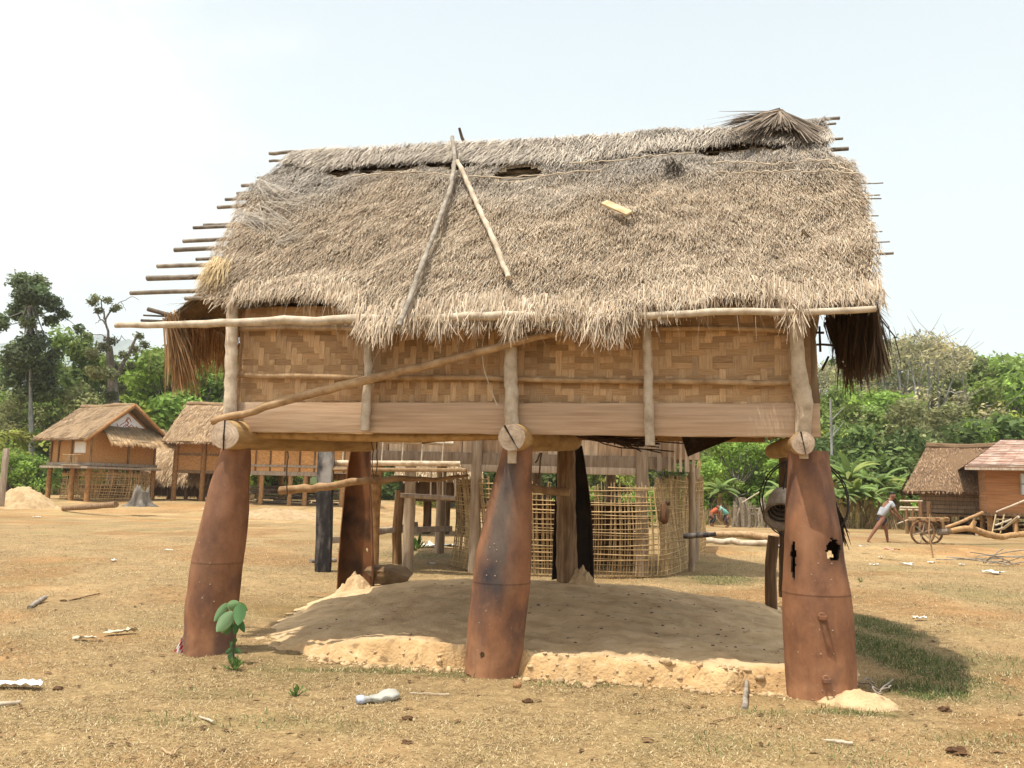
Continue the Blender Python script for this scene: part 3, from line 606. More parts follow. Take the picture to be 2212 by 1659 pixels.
# gable ends: woven triangle, and a drooping thatch skirt on either side
for ue in (.02, 5.40):
    mb = MB(); prof = [(.1, 3.2), (4.0, 3.2), (RV, 5.45)]
    mb.add([[ue - .012, a, b] for a, b in prof] + [[ue + .012, a, b] for a, b in prof], [[0, 1, 2], [5, 4, 3], [0, 3, 4, 1], [1, 4, 5, 2], [2, 5, 3, 0]]); mb.build('gable_panel', M['matwall'], hut, smooth=False)
    mb = MB(); mb.add([[ue + d, a, b] for d in (-.012, .012) for a, b in ((.094, 2.3), (4.0, 2.3), (4.0, 3.19), (.094, 3.19))], [[0, 1, 2, 3], [7, 6, 5, 4], [0, 4, 5, 1], [1, 5, 6, 2], [2, 6, 7, 3], [3, 7, 4, 0]]); mb.build('end_wall', M['matwall'], hut, smooth=False)
def skirt(strips, side, inner):
    mb = MB(); r = np.random.default_rng(90 + (side > 0)); base = []; dn = []; ou = []; L = []; c = []
    for (a, y0, y1, v, w, tilt) in strips:
        t = HL(a, y0, v); b = HL(a + tilt, y1, v); ln = np.linalg.norm(b - t); m = 190
        du = r.normal(0, .4, m) * pxr(w, t) * .85; dv = r.normal(0, .06, m)
        base.append(t + np.stack([du, dv, r.normal(0, .04, m)], 1)); d = (b - t) / ln + r.normal(0, .05, (m, 3)); d[:, 0] += du * .25; dn.append(d / np.linalg.norm(d, axis=1)[:, None])
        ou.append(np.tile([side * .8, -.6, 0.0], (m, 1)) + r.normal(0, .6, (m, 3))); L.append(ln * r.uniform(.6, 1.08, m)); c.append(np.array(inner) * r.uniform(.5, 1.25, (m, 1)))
    base = np.concatenate(base); n = len(base)
    ribbons(mb, base, np.concatenate(dn), np.concatenate(ou), np.concatenate(L), r.uniform(.010, .028, n), r.normal(0, .1, n), np.concatenate(c), 1, bend=r.normal(0, .08, n))
    # the sloping sheet the strips hang from
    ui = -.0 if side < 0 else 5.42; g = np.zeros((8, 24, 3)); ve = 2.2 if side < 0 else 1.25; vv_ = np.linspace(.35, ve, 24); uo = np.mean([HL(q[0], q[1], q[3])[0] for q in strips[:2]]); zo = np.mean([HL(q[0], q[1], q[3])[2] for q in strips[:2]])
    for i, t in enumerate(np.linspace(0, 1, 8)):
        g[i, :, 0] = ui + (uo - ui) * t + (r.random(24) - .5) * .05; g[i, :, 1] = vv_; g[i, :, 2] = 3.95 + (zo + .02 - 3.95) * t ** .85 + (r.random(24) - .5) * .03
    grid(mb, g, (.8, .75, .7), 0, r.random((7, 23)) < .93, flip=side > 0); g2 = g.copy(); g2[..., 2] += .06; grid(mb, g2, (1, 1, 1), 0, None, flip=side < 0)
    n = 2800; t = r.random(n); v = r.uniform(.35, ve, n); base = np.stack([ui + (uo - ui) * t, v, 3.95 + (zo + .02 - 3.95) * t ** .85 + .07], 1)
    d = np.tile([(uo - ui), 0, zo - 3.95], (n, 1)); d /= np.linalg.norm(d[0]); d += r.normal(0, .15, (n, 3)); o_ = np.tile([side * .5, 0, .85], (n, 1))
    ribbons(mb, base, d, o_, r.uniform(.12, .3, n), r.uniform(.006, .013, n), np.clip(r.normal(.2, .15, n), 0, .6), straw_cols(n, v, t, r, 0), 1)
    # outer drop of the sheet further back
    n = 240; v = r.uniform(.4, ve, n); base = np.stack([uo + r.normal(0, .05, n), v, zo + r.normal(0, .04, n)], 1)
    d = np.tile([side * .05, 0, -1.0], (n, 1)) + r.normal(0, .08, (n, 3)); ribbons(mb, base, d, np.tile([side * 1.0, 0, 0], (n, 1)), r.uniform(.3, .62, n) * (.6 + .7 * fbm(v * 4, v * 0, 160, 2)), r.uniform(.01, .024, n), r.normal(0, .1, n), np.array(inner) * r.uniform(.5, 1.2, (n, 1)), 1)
    return mb.build('gable_skirt', [M['thatch_base'], M['thatch']], hut, smooth=False)
skirt([(376, 688, 842, .30, 22, 18), (392, 690, 838, .45, 20, 10), (412, 692, 800, .8, 16, 12), (428, 690, 782, 1.1, 14, 8), (448, 690, 770, 1.2, 12, 8), (472, 690, 802, 1.6, 16, 2), (486, 690, 775, 1.9, 10, 3)], -1, (.56, .36, .19))  # left strips coloured as straw with sun on it
skirt([(1878, 670, 800, .35, 26, 18), (1862, 672, 800, .45, 30, 12), (1845, 675, 830, .7, 30, 18), (1822, 680, 832, 1.0, 30, 26), (1804, 684, 800, 1.3, 28, 30), (1790, 686, 745, 1.5, 18, 22), (1885, 672, 810, .25, 14, 14)], 1, (.13, .085, .05))  # right strips coloured dark, underside shade put into the tint
mb = MB(); tube(mb, LP([(436, 632), (402, 664), (370, 690)], .42), .035, 8, (.9, .9, .9), rough=.06, seg=10, wob=.008); mb.build('skirt_rafter', M['pole'], hut)
for pts in ([(1758, 745), (1775, 744), (1800, 746)], [(1752, 718), (1780, 719)], [(1770, 705), (1772, 760)], [(1790, 770), (1775, 800)]):
    mb = MB(); tube(mb, LP(pts, 1.2), .012, 6, (.4, .35, .3), rough=.1, seg=6); mb.build('skirt_stick', M['grey_pole'], hut)

# -------- eave pole, posts, rails, sill, brace
mb = MB(); tube(mb, LP([(250, 703), (330, 704), (420, 700), (500, 697), (600, 692), (700, 693), (770, 688), (900, 690), (1070, 681), (1250, 688), (1430, 680), (1600, 672), (1720, 674), (1800, 672), (1892, 667)], -.40), [.027, .038, .042, .04, .034, .03, .027], 9, (1, 1, 1), rough=.05, wob=.007, seg=44, seed=3); mb.build('eave_pole', M['pole'], hut)
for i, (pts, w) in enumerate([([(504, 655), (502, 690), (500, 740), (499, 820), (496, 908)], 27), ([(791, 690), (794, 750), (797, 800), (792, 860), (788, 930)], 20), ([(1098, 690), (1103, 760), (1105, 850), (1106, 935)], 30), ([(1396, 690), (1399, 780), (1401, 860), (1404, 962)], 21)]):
    P = LP(pts, -.10); mb = MB(); tube(mb, P, [pxr(w * .9, P[0]), pxr(w, P[1]), pxr(w * 1.06, P[2])], 10, (1, 1, 1) if i else (1.25, 1.25, 1.25), rough=.04, wob=.006, seg=20, seed=i + 20); mb.build('wall_post', M['pole'], hut)  # leftmost post gets a lighter tint, painted to look sunlit
    for k in range(5):
        q = P[1] + (P[-2] - P[1]) * random.random() + np.array([random.uniform(-.3, .3) * pxr(w, P[1]), -pxr(w, P[1]), 0]); 
P = LP([(1718, 680), (1722, 760), (1728, 830), (1738, 872), (1735, 905), (1735, 950)], -.08); mb = MB(); tube(mb, P, [.055, .058, .06, .078, .07, .066], 10, (1, .97, .93), rough=.05, seg=22, seed=40); mb.build('wall_post', M['pole'], hut)
mb = MB(); plank(mb, HL(1745, 690, .12), HL(1757, 885, .12), .10, .03, (1, 0, 0), 10, .012, (.75, .75, .75)); mb.build('wall_batten', M['oldpost'], hut, bevel=.004)
for i, (pts, w) in enumerate([([(512, 711), (640, 708), (790, 712), (1100, 708), (1400, 710), (1560, 708), (1706, 714)], 11), ([(513, 811), (640, 813), (790, 815), (950, 816), (1100, 818), (1250, 822), (1400, 824), (1560, 826), (1706, 827)], 12)]):
    P = LP(pts, -.015); mb = MB(); tube(mb, P, pxr(w, P[3]), 9, (1, 1, 1), rough=.06, wob=.005, seg=40, seed=i + 5); mb.build('wall_rail', M['tan_pole'], hut)
mb = MB(); P0, P1 = HL(512, 901, -.02), HL(1771, 909, -.02); plank(mb, P0, P1, .285, .05, (0, 0, 1), 40, .005, (1, 1, 1), seed=3); mb.build('sill_board', M['sill'], hut, bevel=.004)
P = LP([(458, 911), (540, 890), (620, 863), (700, 842), (800, 819), (900, 795), (1000, 771), (1100, 742), (1180, 722), (1262, 703)], -.21); mb = MB(); tube(mb, P, [.034, .042, .04, .036, .036], 9, (1, 1, 1), rough=.06, wob=.008, seg=34, seed=9); mb.build('brace_pole', M['tan_pole'], hut)
mb = MB(); tube(mb, LP([(1060, 700), (1046, 722), (1040, 756), (1046, 800), (1060, 842), (1074, 876)], -.2), .005, 5, (1, 1, 1), seg=20); mb.build('cane_strip', M['pole'], hut)

# -------- woven bamboo wall, real overlapping strips
wv = MB(); cw = .058; nu = int(5.32 / cw); nz = 17; r = np.random.default_rng(44); u0, z0 = .07, 2.335
box(wv, (2.72, .085, 2.80), (5.4, .012, .95), col=(1, 1, 1), mi=2)
def strip(x0, x1, za, zb, vert, c):
    k = 4; t = np.linspace(0, 1, k); bow = np.array([.055, .0498, .0498, .055]) + r.normal(0, .0012, k)
    if vert: V = [[x, bow[i], za + (zb - za) * t[i]] for i in range(k) for x in (x0, x1)]
    else: V = [[x0 + (x1 - x0) * t[i], bow[i], z] for i in range(k) for z in (zb, za)]
    wv.add(V, np.array([[2 * i, 2 * i + 1, 2 * i + 3, 2 * i + 2] for i in range(k - 1)]), c, 0 if vert else 1)
cvt = r.uniform(.88, 1.1, nu + 6); cht = r.uniform(.88, 1.1, nz + 6)
def stain(u, z):
    s = .78 + .38 * float(fbm(np.array(u * .9), np.array(z * 2.2), 201, 3))
    for a, b, ru, rz_, k in [(3.05, 2.86, .12, .25, .55), (3.0, 2.42, .3, .06, .7), (1.7, 2.9, .9, .4, .9)]:
        s *= 1 - (1 - k) * math.exp(-((u - a) / ru) ** 2 - ((z - b) / rz_) ** 2)
    return s
def tw(i, j):
    b_ = i // 23; return (i * (2 if b_ == 1 else 1) + (j if b_ % 2 == 0 else -j) * (1 if b_ < 2 else 2) + (j // 7) * 2 + b_) % 6
for i in range(nu):
    j = 0
    while j < nz:
        if tw(i, j) < 3:
            j1 = j
            while j1 < nz and tw(i, j1) < 3: j1 += 1
            uc, zc = u0 + (i + .5) * cw, z0 + (j + j1) / 2 * cw
            strip(u0 + i * cw + .0006, u0 + (i + 1) * cw - .0006 + r.normal(0, .001), z0 + j * cw - .006, z0 + j1 * cw + .006, True, np.array([1.08, 1.05, 1.0]) * cvt[i] * r.uniform(.85, 1.15) * stain(uc, zc)); j = j1
        else: j += 1
for j in range(nz):
    i = 0
    while i < nu:
        if tw(i, j) >= 3:
            i1 = i
            while i1 < nu and tw(i1, j) >= 3: i1 += 1
            uc, zc = u0 + (i + i1) / 2 * cw, z0 + (j + .5) * cw
            strip(u0 + i * cw - .006, u0 + i1 * cw + .006, z0 + j * cw + .0006, z0 + (j + 1) * cw - .0006 + r.normal(0, .001), False, np.array([.95, .9, .83]) * cht[j] * r.uniform(.82, 1.1) * stain(uc, zc)); i = i1
        else: i += 1
wv.build('woven_wall', [M['weave_v'], M['weave_h'], M['weave_back']], hut, smooth=False)
mb = MB(); box(mb, (2.7, 4.02, 2.75), (5.3, .03, .95)); mb.build('back_wall', M['matwall'], hut, smooth=False)

# -------- floor, beams
mb = MB()
for i in range(22): box(mb, (2.7, .18 + i * .182, 2.385), (5.25, .175, .03), col=np.array([1, 1, 1]) * random.uniform(.8, 1.1))
mb.build('floor_boards', M['oldpost'], hut, smooth=False)
def beam(f, b, r0, r1, v0, v1, seed, crack):
    p0, p1 = HL(*f, v0), HL(*b, v1); mb = MB(); P = resample([p0, p1], 26); rs = np.random.default_rng(seed); nn = 22
    T, Nn, Bb = frames(P); a = np.linspace(0, 2 * math.pi, nn, endpoint=False); rr = np.linspace(r0, r1, 26)[:, None] * (1 + (fbm(np.arange(26)[:, None] * .35 + seed, a[None] * 1.2, seed, 2) - .5) * .14)
    rr[0] *= .96; rr[-1] *= .95
    V = P[:, None] + (Nn[:, None] * np.cos(a)[None, :, None] + Bb[:, None] * np.sin(a)[None, :, None]) * rr[..., None]
    i = np.arange(25)[:, None] * nn; j = np.arange(nn)[None]; jn = (j + 1) % nn
    mb.add(V.reshape(-1, 3), np.stack([i + j, i + n_(jn), i + nn + jn, i + nn + j], -1).reshape(-1, 4))
    for e, V_, p in ((0, V[0], P[0]), (1, V[-1], P[-1])):
        rings = [p + (V_ - p) * k + np.array([0, (-1 if e == 0 else 1) * .012 * (1 - k), 0]) + np.outer((rs.random(nn) - .5) * .004, [0, 1, 0]) for k in (1, .93, .84, .74, .63, .52, .4, .28, .16, .04)]
        Q = np.concatenate(rings); ii = np.arange(9)[:, None] * nn; tq_ = np.repeat(np.array([.86, 1.02, .94, 1.04, .95, 1.03, .93, 1.01, .85])[:, None], nn, 1) * rs.uniform(.9, 1.1, (9, nn)); mb.add(Q, np.stack([ii + j, ii + jn, ii + nn + jn, ii + nn + j], -1).reshape(-1, 4)[:, ::(1 if e else -1)], tq_.reshape(-1, 1) * (np.array([1.35, 1.33, 1.3]) if seed == 1 else np.array([1.0, .97, .93]) if seed == 2 else np.array([1.08, 1.05, 1.02])), 1)  # left log end tinted paler, standing in for sun on it
    o = mb.build('floor_beam', [M['log'], M['log_end']], hut)
    cm = MB(); c0 = P[0] + np.array([0, -.014, 0]); tilt = crack; w = r0 * .045
    pts = [c0 + np.array([math.sin(tilt) * k * r0, 0, math.cos(tilt) * k * r0]) for k in (-.98, -.6, -.2, .2, .6, .98)]
    V = []
    for q, k in zip(pts, (.2, .7, 1, 1.1, .9, .6)): sdv = np.array([math.cos(tilt), 0, -math.sin(tilt)]) * w * k + np.array([1, 0, 0]) * rs.normal(0, .002); V += [q - sdv, q + sdv, q - sdv * .9 + np.array([0, .02, 0]), q + sdv * .9 + np.array([0, .02, 0])]
    F = []
    for k in range(5): b_ = 4 * k; F += [[b_, b_ + 1, b_ + 5, b_ + 4], [b_ + 1, b_ + 3, b_ + 7, b_ + 5], [b_ + 2, b_, b_ + 4, b_ + 6]]
    cm.add(V, F, (.05, .04, .035)); cm.build('drying_crack', M['log_end'], o, smooth=False)
    return o
n_ = lambda q: q
beam((485, 940), (800, 956), .143, .135, -.34, 4.25, 1, .0)
beam((1105, 945), (1240, 955), .124, .118, -.34, 4.25, 2, -.55)
beam((1735, 957), (1668, 975), .095, .10, -.34, 4.25, 3, -.2)
mb = MB(); tube(mb, LP([(515, 936), (700, 941), (900, 945), (1080, 941)], .12), [.04, .05, .05, .04], 8, (1, .95, .85), rough=.05, seg=20, seed=4); mb.build('floor_joist', M['log'], hut)
for a, b0, b1 in ((1106, 958, 1001), (1736, 968, 991)):
    mb = MB(); plank(mb, HL(a, b0, -.17), HL(a, b1, -.17), pxr(18, HL(a, b0, -.17)) * 2, .05, (1, 0, 0), 4, .003, (1, 1, 1), seed=a); mb.build('post_tenon', M['pole'], hut, bevel=.004)
mb = MB(); tube(mb, LP([(1082, 937), (1000, 944), (912, 957)], .8), .012, 6, (.5, .3, .2), seg=8); mb.build('floor_rod', M['oldpost'], hut)
# sagging dark floor mat seen under the sill
mb = MB(); g = np.zeros((10, 16, 3)); Lp = LP([(1463, 938), (1648, 938)], 1.6); 
for i in range(10):
    for j in range(16):
        t = j / 15; dz = (.34 * (1 - t) ** 1.1 * min(1, t * 12 + .35)) * (i / 9)
        g[i, j] = Lp[0] + (Lp[1] - Lp[0]) * t + np.array([.05 * (i / 9), -.25 * (i / 9) ** 2, .07 - dz])
grid(mb, g); g2 = g + np.array([0, .025, 0]); grid(mb, g2, flip=True); mb.build('floor_mat', M['dark_thatch'], hut)
for pts, v in (([(620, 938), (622, 985), (618, 1040), (621, 1072)], 2.0), ([(800, 940), (806, 975), (803, 1010), (808, 1034)], 3.6), ([(813, 942), (815, 1000), (811, 1030)], 3.6), ([(1156, 1000), (1170, 975), (1163, 1035)], .4), ([(1746, 942), (1750, 968)], .2)):
    mb = MB(); tube(mb, LP(pts, v), .008, 5, (4, 3, 2), seg=12, wob=.006); mb.build('binding_vine', M['rope'], hut)

# -------- bomb casing stilts
def casing(rows, v0, half, front, name='casing_stilt', mats=None, holes=(), seed=0, dark=0.0, base_v=None, seam=None):
    rows = np.array(rows, float); ny = 150; na = 110; r = np.random.default_rng(seed)
    py = np.linspace(rows[0, 1], rows[-1, 1], ny); pc = np.interp(py, rows[:, 1], rows[:, 0]); pw = np.interp(py, rows[:, 1], rows[:, 2])
    # round the kinks between the rows a little
    kk = np.hanning(9); kk /= kk.sum(); pw = np.convolve(np.pad(pw, 4, 'edge'), kk, 'valid'); pc = np.convolve(np.pad(pc, 4, 'edge'), kk, 'valid')
    vs = np.full(ny, v0) if base_v is None else np.linspace(v0, base_v, ny)
    C = np.array([HL(a, b, c) for a, b, c in zip(pc, py, vs)]); R = np.array([pxr(w, p) for w, p in zip(pw, C)])
    if seam: R = R + .0022 * np.exp(-((py - seam) / 1.6) ** 2)
    R = R * (1 + (fbm(py * .02, py * 0 + seed, 5, 2) - .5) * .012)
    a = np.linspace(-half, half, na); sg = -1 if front else 1
    def surf(rr): return C[:, None] + np.stack([np.sin(a)[None] * rr[:, None], sg * np.cos(a)[None] * rr[:, None], 0 * a[None] * rr[:, None]], -1)
    den = (fbm(np.arange(ny)[:, None] * .06, a[None] * 1.4 + seed * 3, seed + 3, 2) - .5)[..., None] * .012
    O = surf(R); ax = np.stack([np.sin(a), sg * np.cos(a), 0 * a], -1)[None]; O = O + ax * den; I = surf(R - .014) + ax * den
    uvpx = np.stack(np.broadcast_arrays(pc[:, None] + np.sin(a)[None] * pw[:, None] / 2, py[:, None]), -1); mid = (uvpx[:-1, :-1] + uvpx[1:, 1:]) / 2
    keep = np.ones((ny - 1, na - 1), bool)
    for (hx, hy, hw, hh, *bk_) in holes:
        e = np.abs((mid[..., 0] - hx) / hw) ** 2.2 + np.abs((mid[..., 1] - hy) / hh) ** 2.2; keep &= ~((e + .5 * (fbm(mid[..., 0] * .16, mid[..., 1] * .16, 8, 3) - .5) * 3.2 < 1) & ((np.abs(a[:-1])[None] < 1.5) if not bk_ else (np.abs(a[:-1])[None] > 1.6)))
    tn = np.ones((ny - 1, na - 1, 3))
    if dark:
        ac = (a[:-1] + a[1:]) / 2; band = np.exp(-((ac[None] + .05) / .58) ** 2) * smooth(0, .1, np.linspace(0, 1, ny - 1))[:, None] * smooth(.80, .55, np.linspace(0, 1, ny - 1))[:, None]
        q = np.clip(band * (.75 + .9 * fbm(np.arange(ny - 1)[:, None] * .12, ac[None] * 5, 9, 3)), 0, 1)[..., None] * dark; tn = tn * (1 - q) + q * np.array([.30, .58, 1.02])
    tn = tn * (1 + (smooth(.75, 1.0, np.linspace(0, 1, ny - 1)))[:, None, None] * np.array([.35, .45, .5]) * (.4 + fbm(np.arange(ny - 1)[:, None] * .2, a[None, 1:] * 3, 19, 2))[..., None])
    rp = (py[:-1] + py[1:]) / 2
    if seam: tn = tn * (1 - .4 * np.exp(-((rp - seam) / 1.3) ** 2))[:, None, None]
    for (hx, hy, hw, hh, *bk_) in holes:            # soot round the burnt-out holes
        tn = tn * (1 - (.55 if hh > 6 and not bk_ else 0) * np.exp(-(((mid[..., 0] - hx) / (hw + 9)) ** 2 + ((mid[..., 1] - hy) / (hh + 10)) ** 2) ** 1.0) * (np.abs(a[:-1])[None] < 1.5))[..., None]
    mb = MB(); grid(mb, O, tn.reshape(-1, 3), 0, keep, flip=not front); grid(mb, I, (1, 1, 1), 1, keep, flip=front)
    for col in (0, -1):
        E = np.stack([O[:, col], I[:, col]], 1); grid(mb, E, (.9, .9, .9), 0, None, flip=(col == 0) == front)
    for row in (0, -1):
        E = np.stack([O[row], I[row]], 0); grid(mb, E, (.9, .9, .9), 0, None, flip=(row == 0) == front)
    o = mb.build(name, mats or [M['rust'], M['rust_in']], hut)
    def pt(px, pyy, out=0):
        c = np.array([np.interp(pyy, py, C[:, k]) for k in range(3)]); rad = np.interp(pyy, py, R); s = np.clip((px - np.interp(pyy, py, pc)) / (np.interp(pyy, py, pw) / 2), -.98, .98); t = math.asin(s)
        return c + np.array([math.sin(t), sg * math.cos(t), 0]) * (rad + out), t
    return o, pt
def rivets(o, pt, lst, size=.0065):
    for (a, b) in lst:
        mb = MB(); p, t = pt(a, b); blob(mb, p, (size, size, size), 7, 5, .05, int(a)); mb.build('rivet', M['steel'], o)
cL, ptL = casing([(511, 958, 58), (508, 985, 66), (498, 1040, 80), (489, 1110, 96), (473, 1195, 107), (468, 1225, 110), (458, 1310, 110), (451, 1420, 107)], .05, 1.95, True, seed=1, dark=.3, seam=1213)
rivets(cL, ptL, [(484, 1212), (462, 1252), (484, 1256), (490, 1292), (455, 1170), (468, 1285)], .007)
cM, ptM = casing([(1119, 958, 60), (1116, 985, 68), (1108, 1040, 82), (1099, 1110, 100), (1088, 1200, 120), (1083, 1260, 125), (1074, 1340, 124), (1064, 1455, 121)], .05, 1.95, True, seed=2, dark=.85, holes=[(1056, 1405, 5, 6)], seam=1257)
rivets(cM, ptM, [(1064, 1238), (1083, 1238), (1066, 1206), (1086, 1208), (1070, 1180), (1086, 1184), (1064, 1312), (1048, 1338), (1072, 1340), (1080, 1172)])
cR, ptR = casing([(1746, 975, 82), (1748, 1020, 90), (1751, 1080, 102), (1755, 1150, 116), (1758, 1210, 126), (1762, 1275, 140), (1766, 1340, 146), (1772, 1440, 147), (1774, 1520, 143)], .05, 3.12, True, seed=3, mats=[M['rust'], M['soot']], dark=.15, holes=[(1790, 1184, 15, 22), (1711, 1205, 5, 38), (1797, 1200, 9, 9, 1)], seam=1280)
rivets(cR, ptR, [(1758, 1212), (1786, 1212), (1760, 1350), (1786, 1350), (1763, 1400), (1788, 1398), (1766, 1476), (1790, 1476), (1720, 1402), (1745, 1236), (1784, 1245)])
for (a, b) in ((1765, 1322), (1773, 1452)):
    p, t = ptR(a, b); mb = MB(); Rz = rotz(t)
    th_ = np.linspace(0, 2 * math.pi, 20, endpoint=False); d0 = np.stack([np.cos(th_) * .036, 0 * th_ - .004, np.sin(th_) * .036], 1); d1 = d0 + [0, -.010, 0]; d1[:, [0, 2]] *= .9
    mb.add(np.vstack([d0, d1, [[0, -.016, 0]]]) @ Rz.T + p, [[i, (i + 1) % 20, 20 + (i + 1) % 20, 20 + i] for i in range(20)] + [[20 + i, 20 + (i + 1) % 20, 40] for i in range(20)])
    for c, s in (((-.024, -.04, -.0), (.012, .07, .03)), ((.024, -.04, 0), (.012, .07, .03)), ((0, -.07, 0), (.06, .014, .03))): box(mb, Rz @ np.array(c) + p, s, Rz)
    mb.build('suspension_lug', M['rust'], cR, smooth=False, bevel=.003)
cB, ptB = casing([(778, 972, 44), (775, 1010, 52), (772, 1060, 60), (770, 1130, 70), (768, 1200, 78), (767, 1275, 83)], 4.1, 1.62, False, seed=4, holes=[(781, 1189, 3.5, 4)])
casing([(1231, 962, 54), (1233, 1000, 62), (1236, 1060, 74), (1237, 1140, 86), (1237, 1255, 93)], 4.15, 1.5, False, mats=[M['soot'], M['soot']], seed=5)
mb = MB(); tube(mb, LP([(1222, 955), (1223, 1040), (1224, 1120), (1225, 1260)], 3.98), [pxr(40, HL(1222, 955, 3.98)), pxr(45, HL(1222, 955, 3.98))], 9, rough=.10, seg=16, seed=8); mb.build('timber_stilt', M['oldpost'], hut)
mb = MB(); tube(mb, LP([(1697, 948), (1696, 1060), (1697, 1150), (1697, 1290)], 4.1), .085, 9, (.45, .42, .4), rough=.10, seg=16, seed=9); mb.build('timber_stilt', M['oldpost'], hut)
for c in ((505, 965, .12), (1120, 970, .12), (1740, 985, .14)):   # timber core behind each front casing
    q = HL(*c); mb = MB(); tube(mb, [q + np.array([0, 0, .02]), np.array([q[0] - .02, q[1], -.05])], .075, 8, rough=.08, seg=10); mb.build('timber_stilt', M['oldpost'], hut)
mb = MB(); tube(mb, LP([(1128, 1049), (1180, 1060), (1231, 1064)], 3.72), .052, 9, (1, 1, 1), rough=.05, seg=10, seed=3); mb.build('cross_pole', M['tan_pole'], hut)
mb = MB(); tube(mb, LP([(605, 1060), (680, 1054), (760, 1042), (860, 1035), (940, 1036), (1012, 1027)], 3.75), [.06, .055, .05, .035, .02], 8, (.85, .8, .75), rough=.08, wob=.012, seg=24, seed=4); mb.build('cross_pole', M['tan_pole'], hut)
mb = MB(); q = HL(780, 974, 4.1)

# heaps of earth at the feet of two back stilts
def heap(name, c, rx, ry, h, seed, rough=.25, ground=None, tint=1.0):
    mb = MB(); a = np.linspace(-1.25, 1.25, 46); X_, Y_ = np.meshgrid(a, a); d = np.hypot(X_, Y_) * (1 + (fbm(X_ * 1.6 + seed, Y_ * 1.6, seed, 3) - .5) * .7)
    Z_ = h * np.clip(1 - d * d, 0, 1) ** 1.2 * (1 + (fbm(X_ * 4 + seed, Y_ * 4, seed + 1, 3) - .5) * 2 * rough) + (fbm(X_ * 14, Y_ * 14, seed + 2, 2) - .5) * h * (.12 + rough * .3)
    wx_ = c[0] + X_ * rx; wy_ = c[1] + Y_ * ry; g0 = gh(wx_, wy_) if ground is None else ground(wx_, wy_); Zw = g0 + np.where(d < 1, Z_, -.08); grid(mb, np.stack([wx_, wy_, Zw], -1), np.array([1, 1, 1]) * tint); return tag(mb.build(name, M['earth']), kind='structure')
mound_g = lambda X_, Y_: gh(X_, Y_) + np.maximum(mound_h((X_ - HO[0]) * HU[0] + (Y_ - HO[1]) * HU[1], (X_ - HO[0]) * HV[0] + (Y_ - HO[1]) * HV[1]) - .03, 0)
heap('earth_heap', wld(HL(765, 1262, 4.0)), .26, .22, .16, 4, .7, mound_g)
heap('earth_heap', wld(HL(1258, 1250, 3.9)), .20, .18, .22, 6, .5, mound_g)
# ------------------------------------------------------------------ loose things on and around the hut
def crumple(name, P, sx, sy, h, rz, col, mat, label, cat, seed=0, n=9, shape=None):
    r = np.random.default_rng(seed); a = np.linspace(-1, 1, n); X_, Y_ = np.meshgrid(a, a)
    Z_ = np.abs(fbm(X_ * 2 + seed, Y_ * 2, seed, 3) - .45) * 2.2 * h + .006; w = 1 + (fbm(X_ * 1.5, Y_ * 1.5 + 7, seed + 1, 2) - .5) * .9
    if shape == 'tri': X_ = X_ * (1 - (Y_ + 1) / 2 * .85)
    V = np.stack([X_ * sx * w, Y_ * sy * w, Z_], -1); mb = MB(); grid(mb, V @ rotz(rz).T, np.asarray(col)); V2 = V.copy(); V2[..., 2] -= .004; grid(mb, V2 @ rotz(rz).T, np.asarray(col), flip=True)
    o = mb.build(name, mat, smooth=True); o.location = tuple(P); return tag(o, label, cat)
def stick(name, pts, r, mat, label, cat, group=None, seed=0, col=(1, 1, 1), n=7, wob=0.004, rough=.12):
    mb = MB(); P = np.asarray(pts, float); c = P.mean(0); tube(mb, P - c, r, n, col, rough=rough, wob=wob, seg=9, seed=seed); o = mb.build(name, mat); o.location = tuple(c); return tag(o, label, cat, group)
def gp(a, b, up=0.02): 
    p = GG(a, b); p[2] += up; return p

# dry leaf covering the right end of the ridge
r = np.random.default_rng(17); fr = MB(); ap = HL(1685, 246, 2.0); ap[1] = 1.95
for tips, n, w in (([(1568, 262, 1.75), (1540, 285, 1.55), (1580, 290, 1.45), (1620, 268, 1.7), (1600, 298, 1.4)], 150, .02), ([(1772, 310, 1.5), (1750, 306, 1.5), (1778, 290, 1.7), (1765, 318, 1.4)], 120, .022), ([(1650, 288, 1.5), (1672, 284, 1.55), (1695, 282, 1.55), (1715, 286, 1.5)], 130, .024)):
    for i in range(n):
        q = tips[r.integers(len(tips))]; e = HL(q[0] + r.normal(0, 8), q[1] + r.normal(0, 4), q[2]); b0 = ap + r.normal(0, .012, 3); d = e - b0; ln = np.linalg.norm(d)
        ribbons(fr, b0[None], (d / ln)[None], SN[None] + r.normal(0, .3, (1, 3)), np.array([ln * r.uniform(.7, 1.05)]), np.array([w * r.uniform(.6, 1.3)]), np.array([r.normal(.03, .05)]), (np.array([.20, .155, .115]) * r.uniform(.5, 1.6))[None], 0, bend=np.array([r.normal(0, .05)]))
o = fr.build('dry_palm_leaf', M['thatch']); o.matrix_world = hut.matrix_basis.copy() if False else Matrix.Translation(HO) @ Matrix.Rotation(-TH, 4, 'Z')
tag(o, 'dark dry palm leaf folded over the right end of the thatched ridge', 'palm leaf')
a0, a1 = RF(1305, 437, .22), RF(1360, 461, .19); mb = MB(); plank(mb, wld(a0), wld(a1), .085, .02, HV * .65 + np.array([0, 0, .75]), 6, .002, (1.25, 1.1, .85)); tag(mb.build('wood_offcut', M['pole'], bevel=.003), 'pale yellow flat wood offcut lying on the front thatch slope', 'wood scrap')

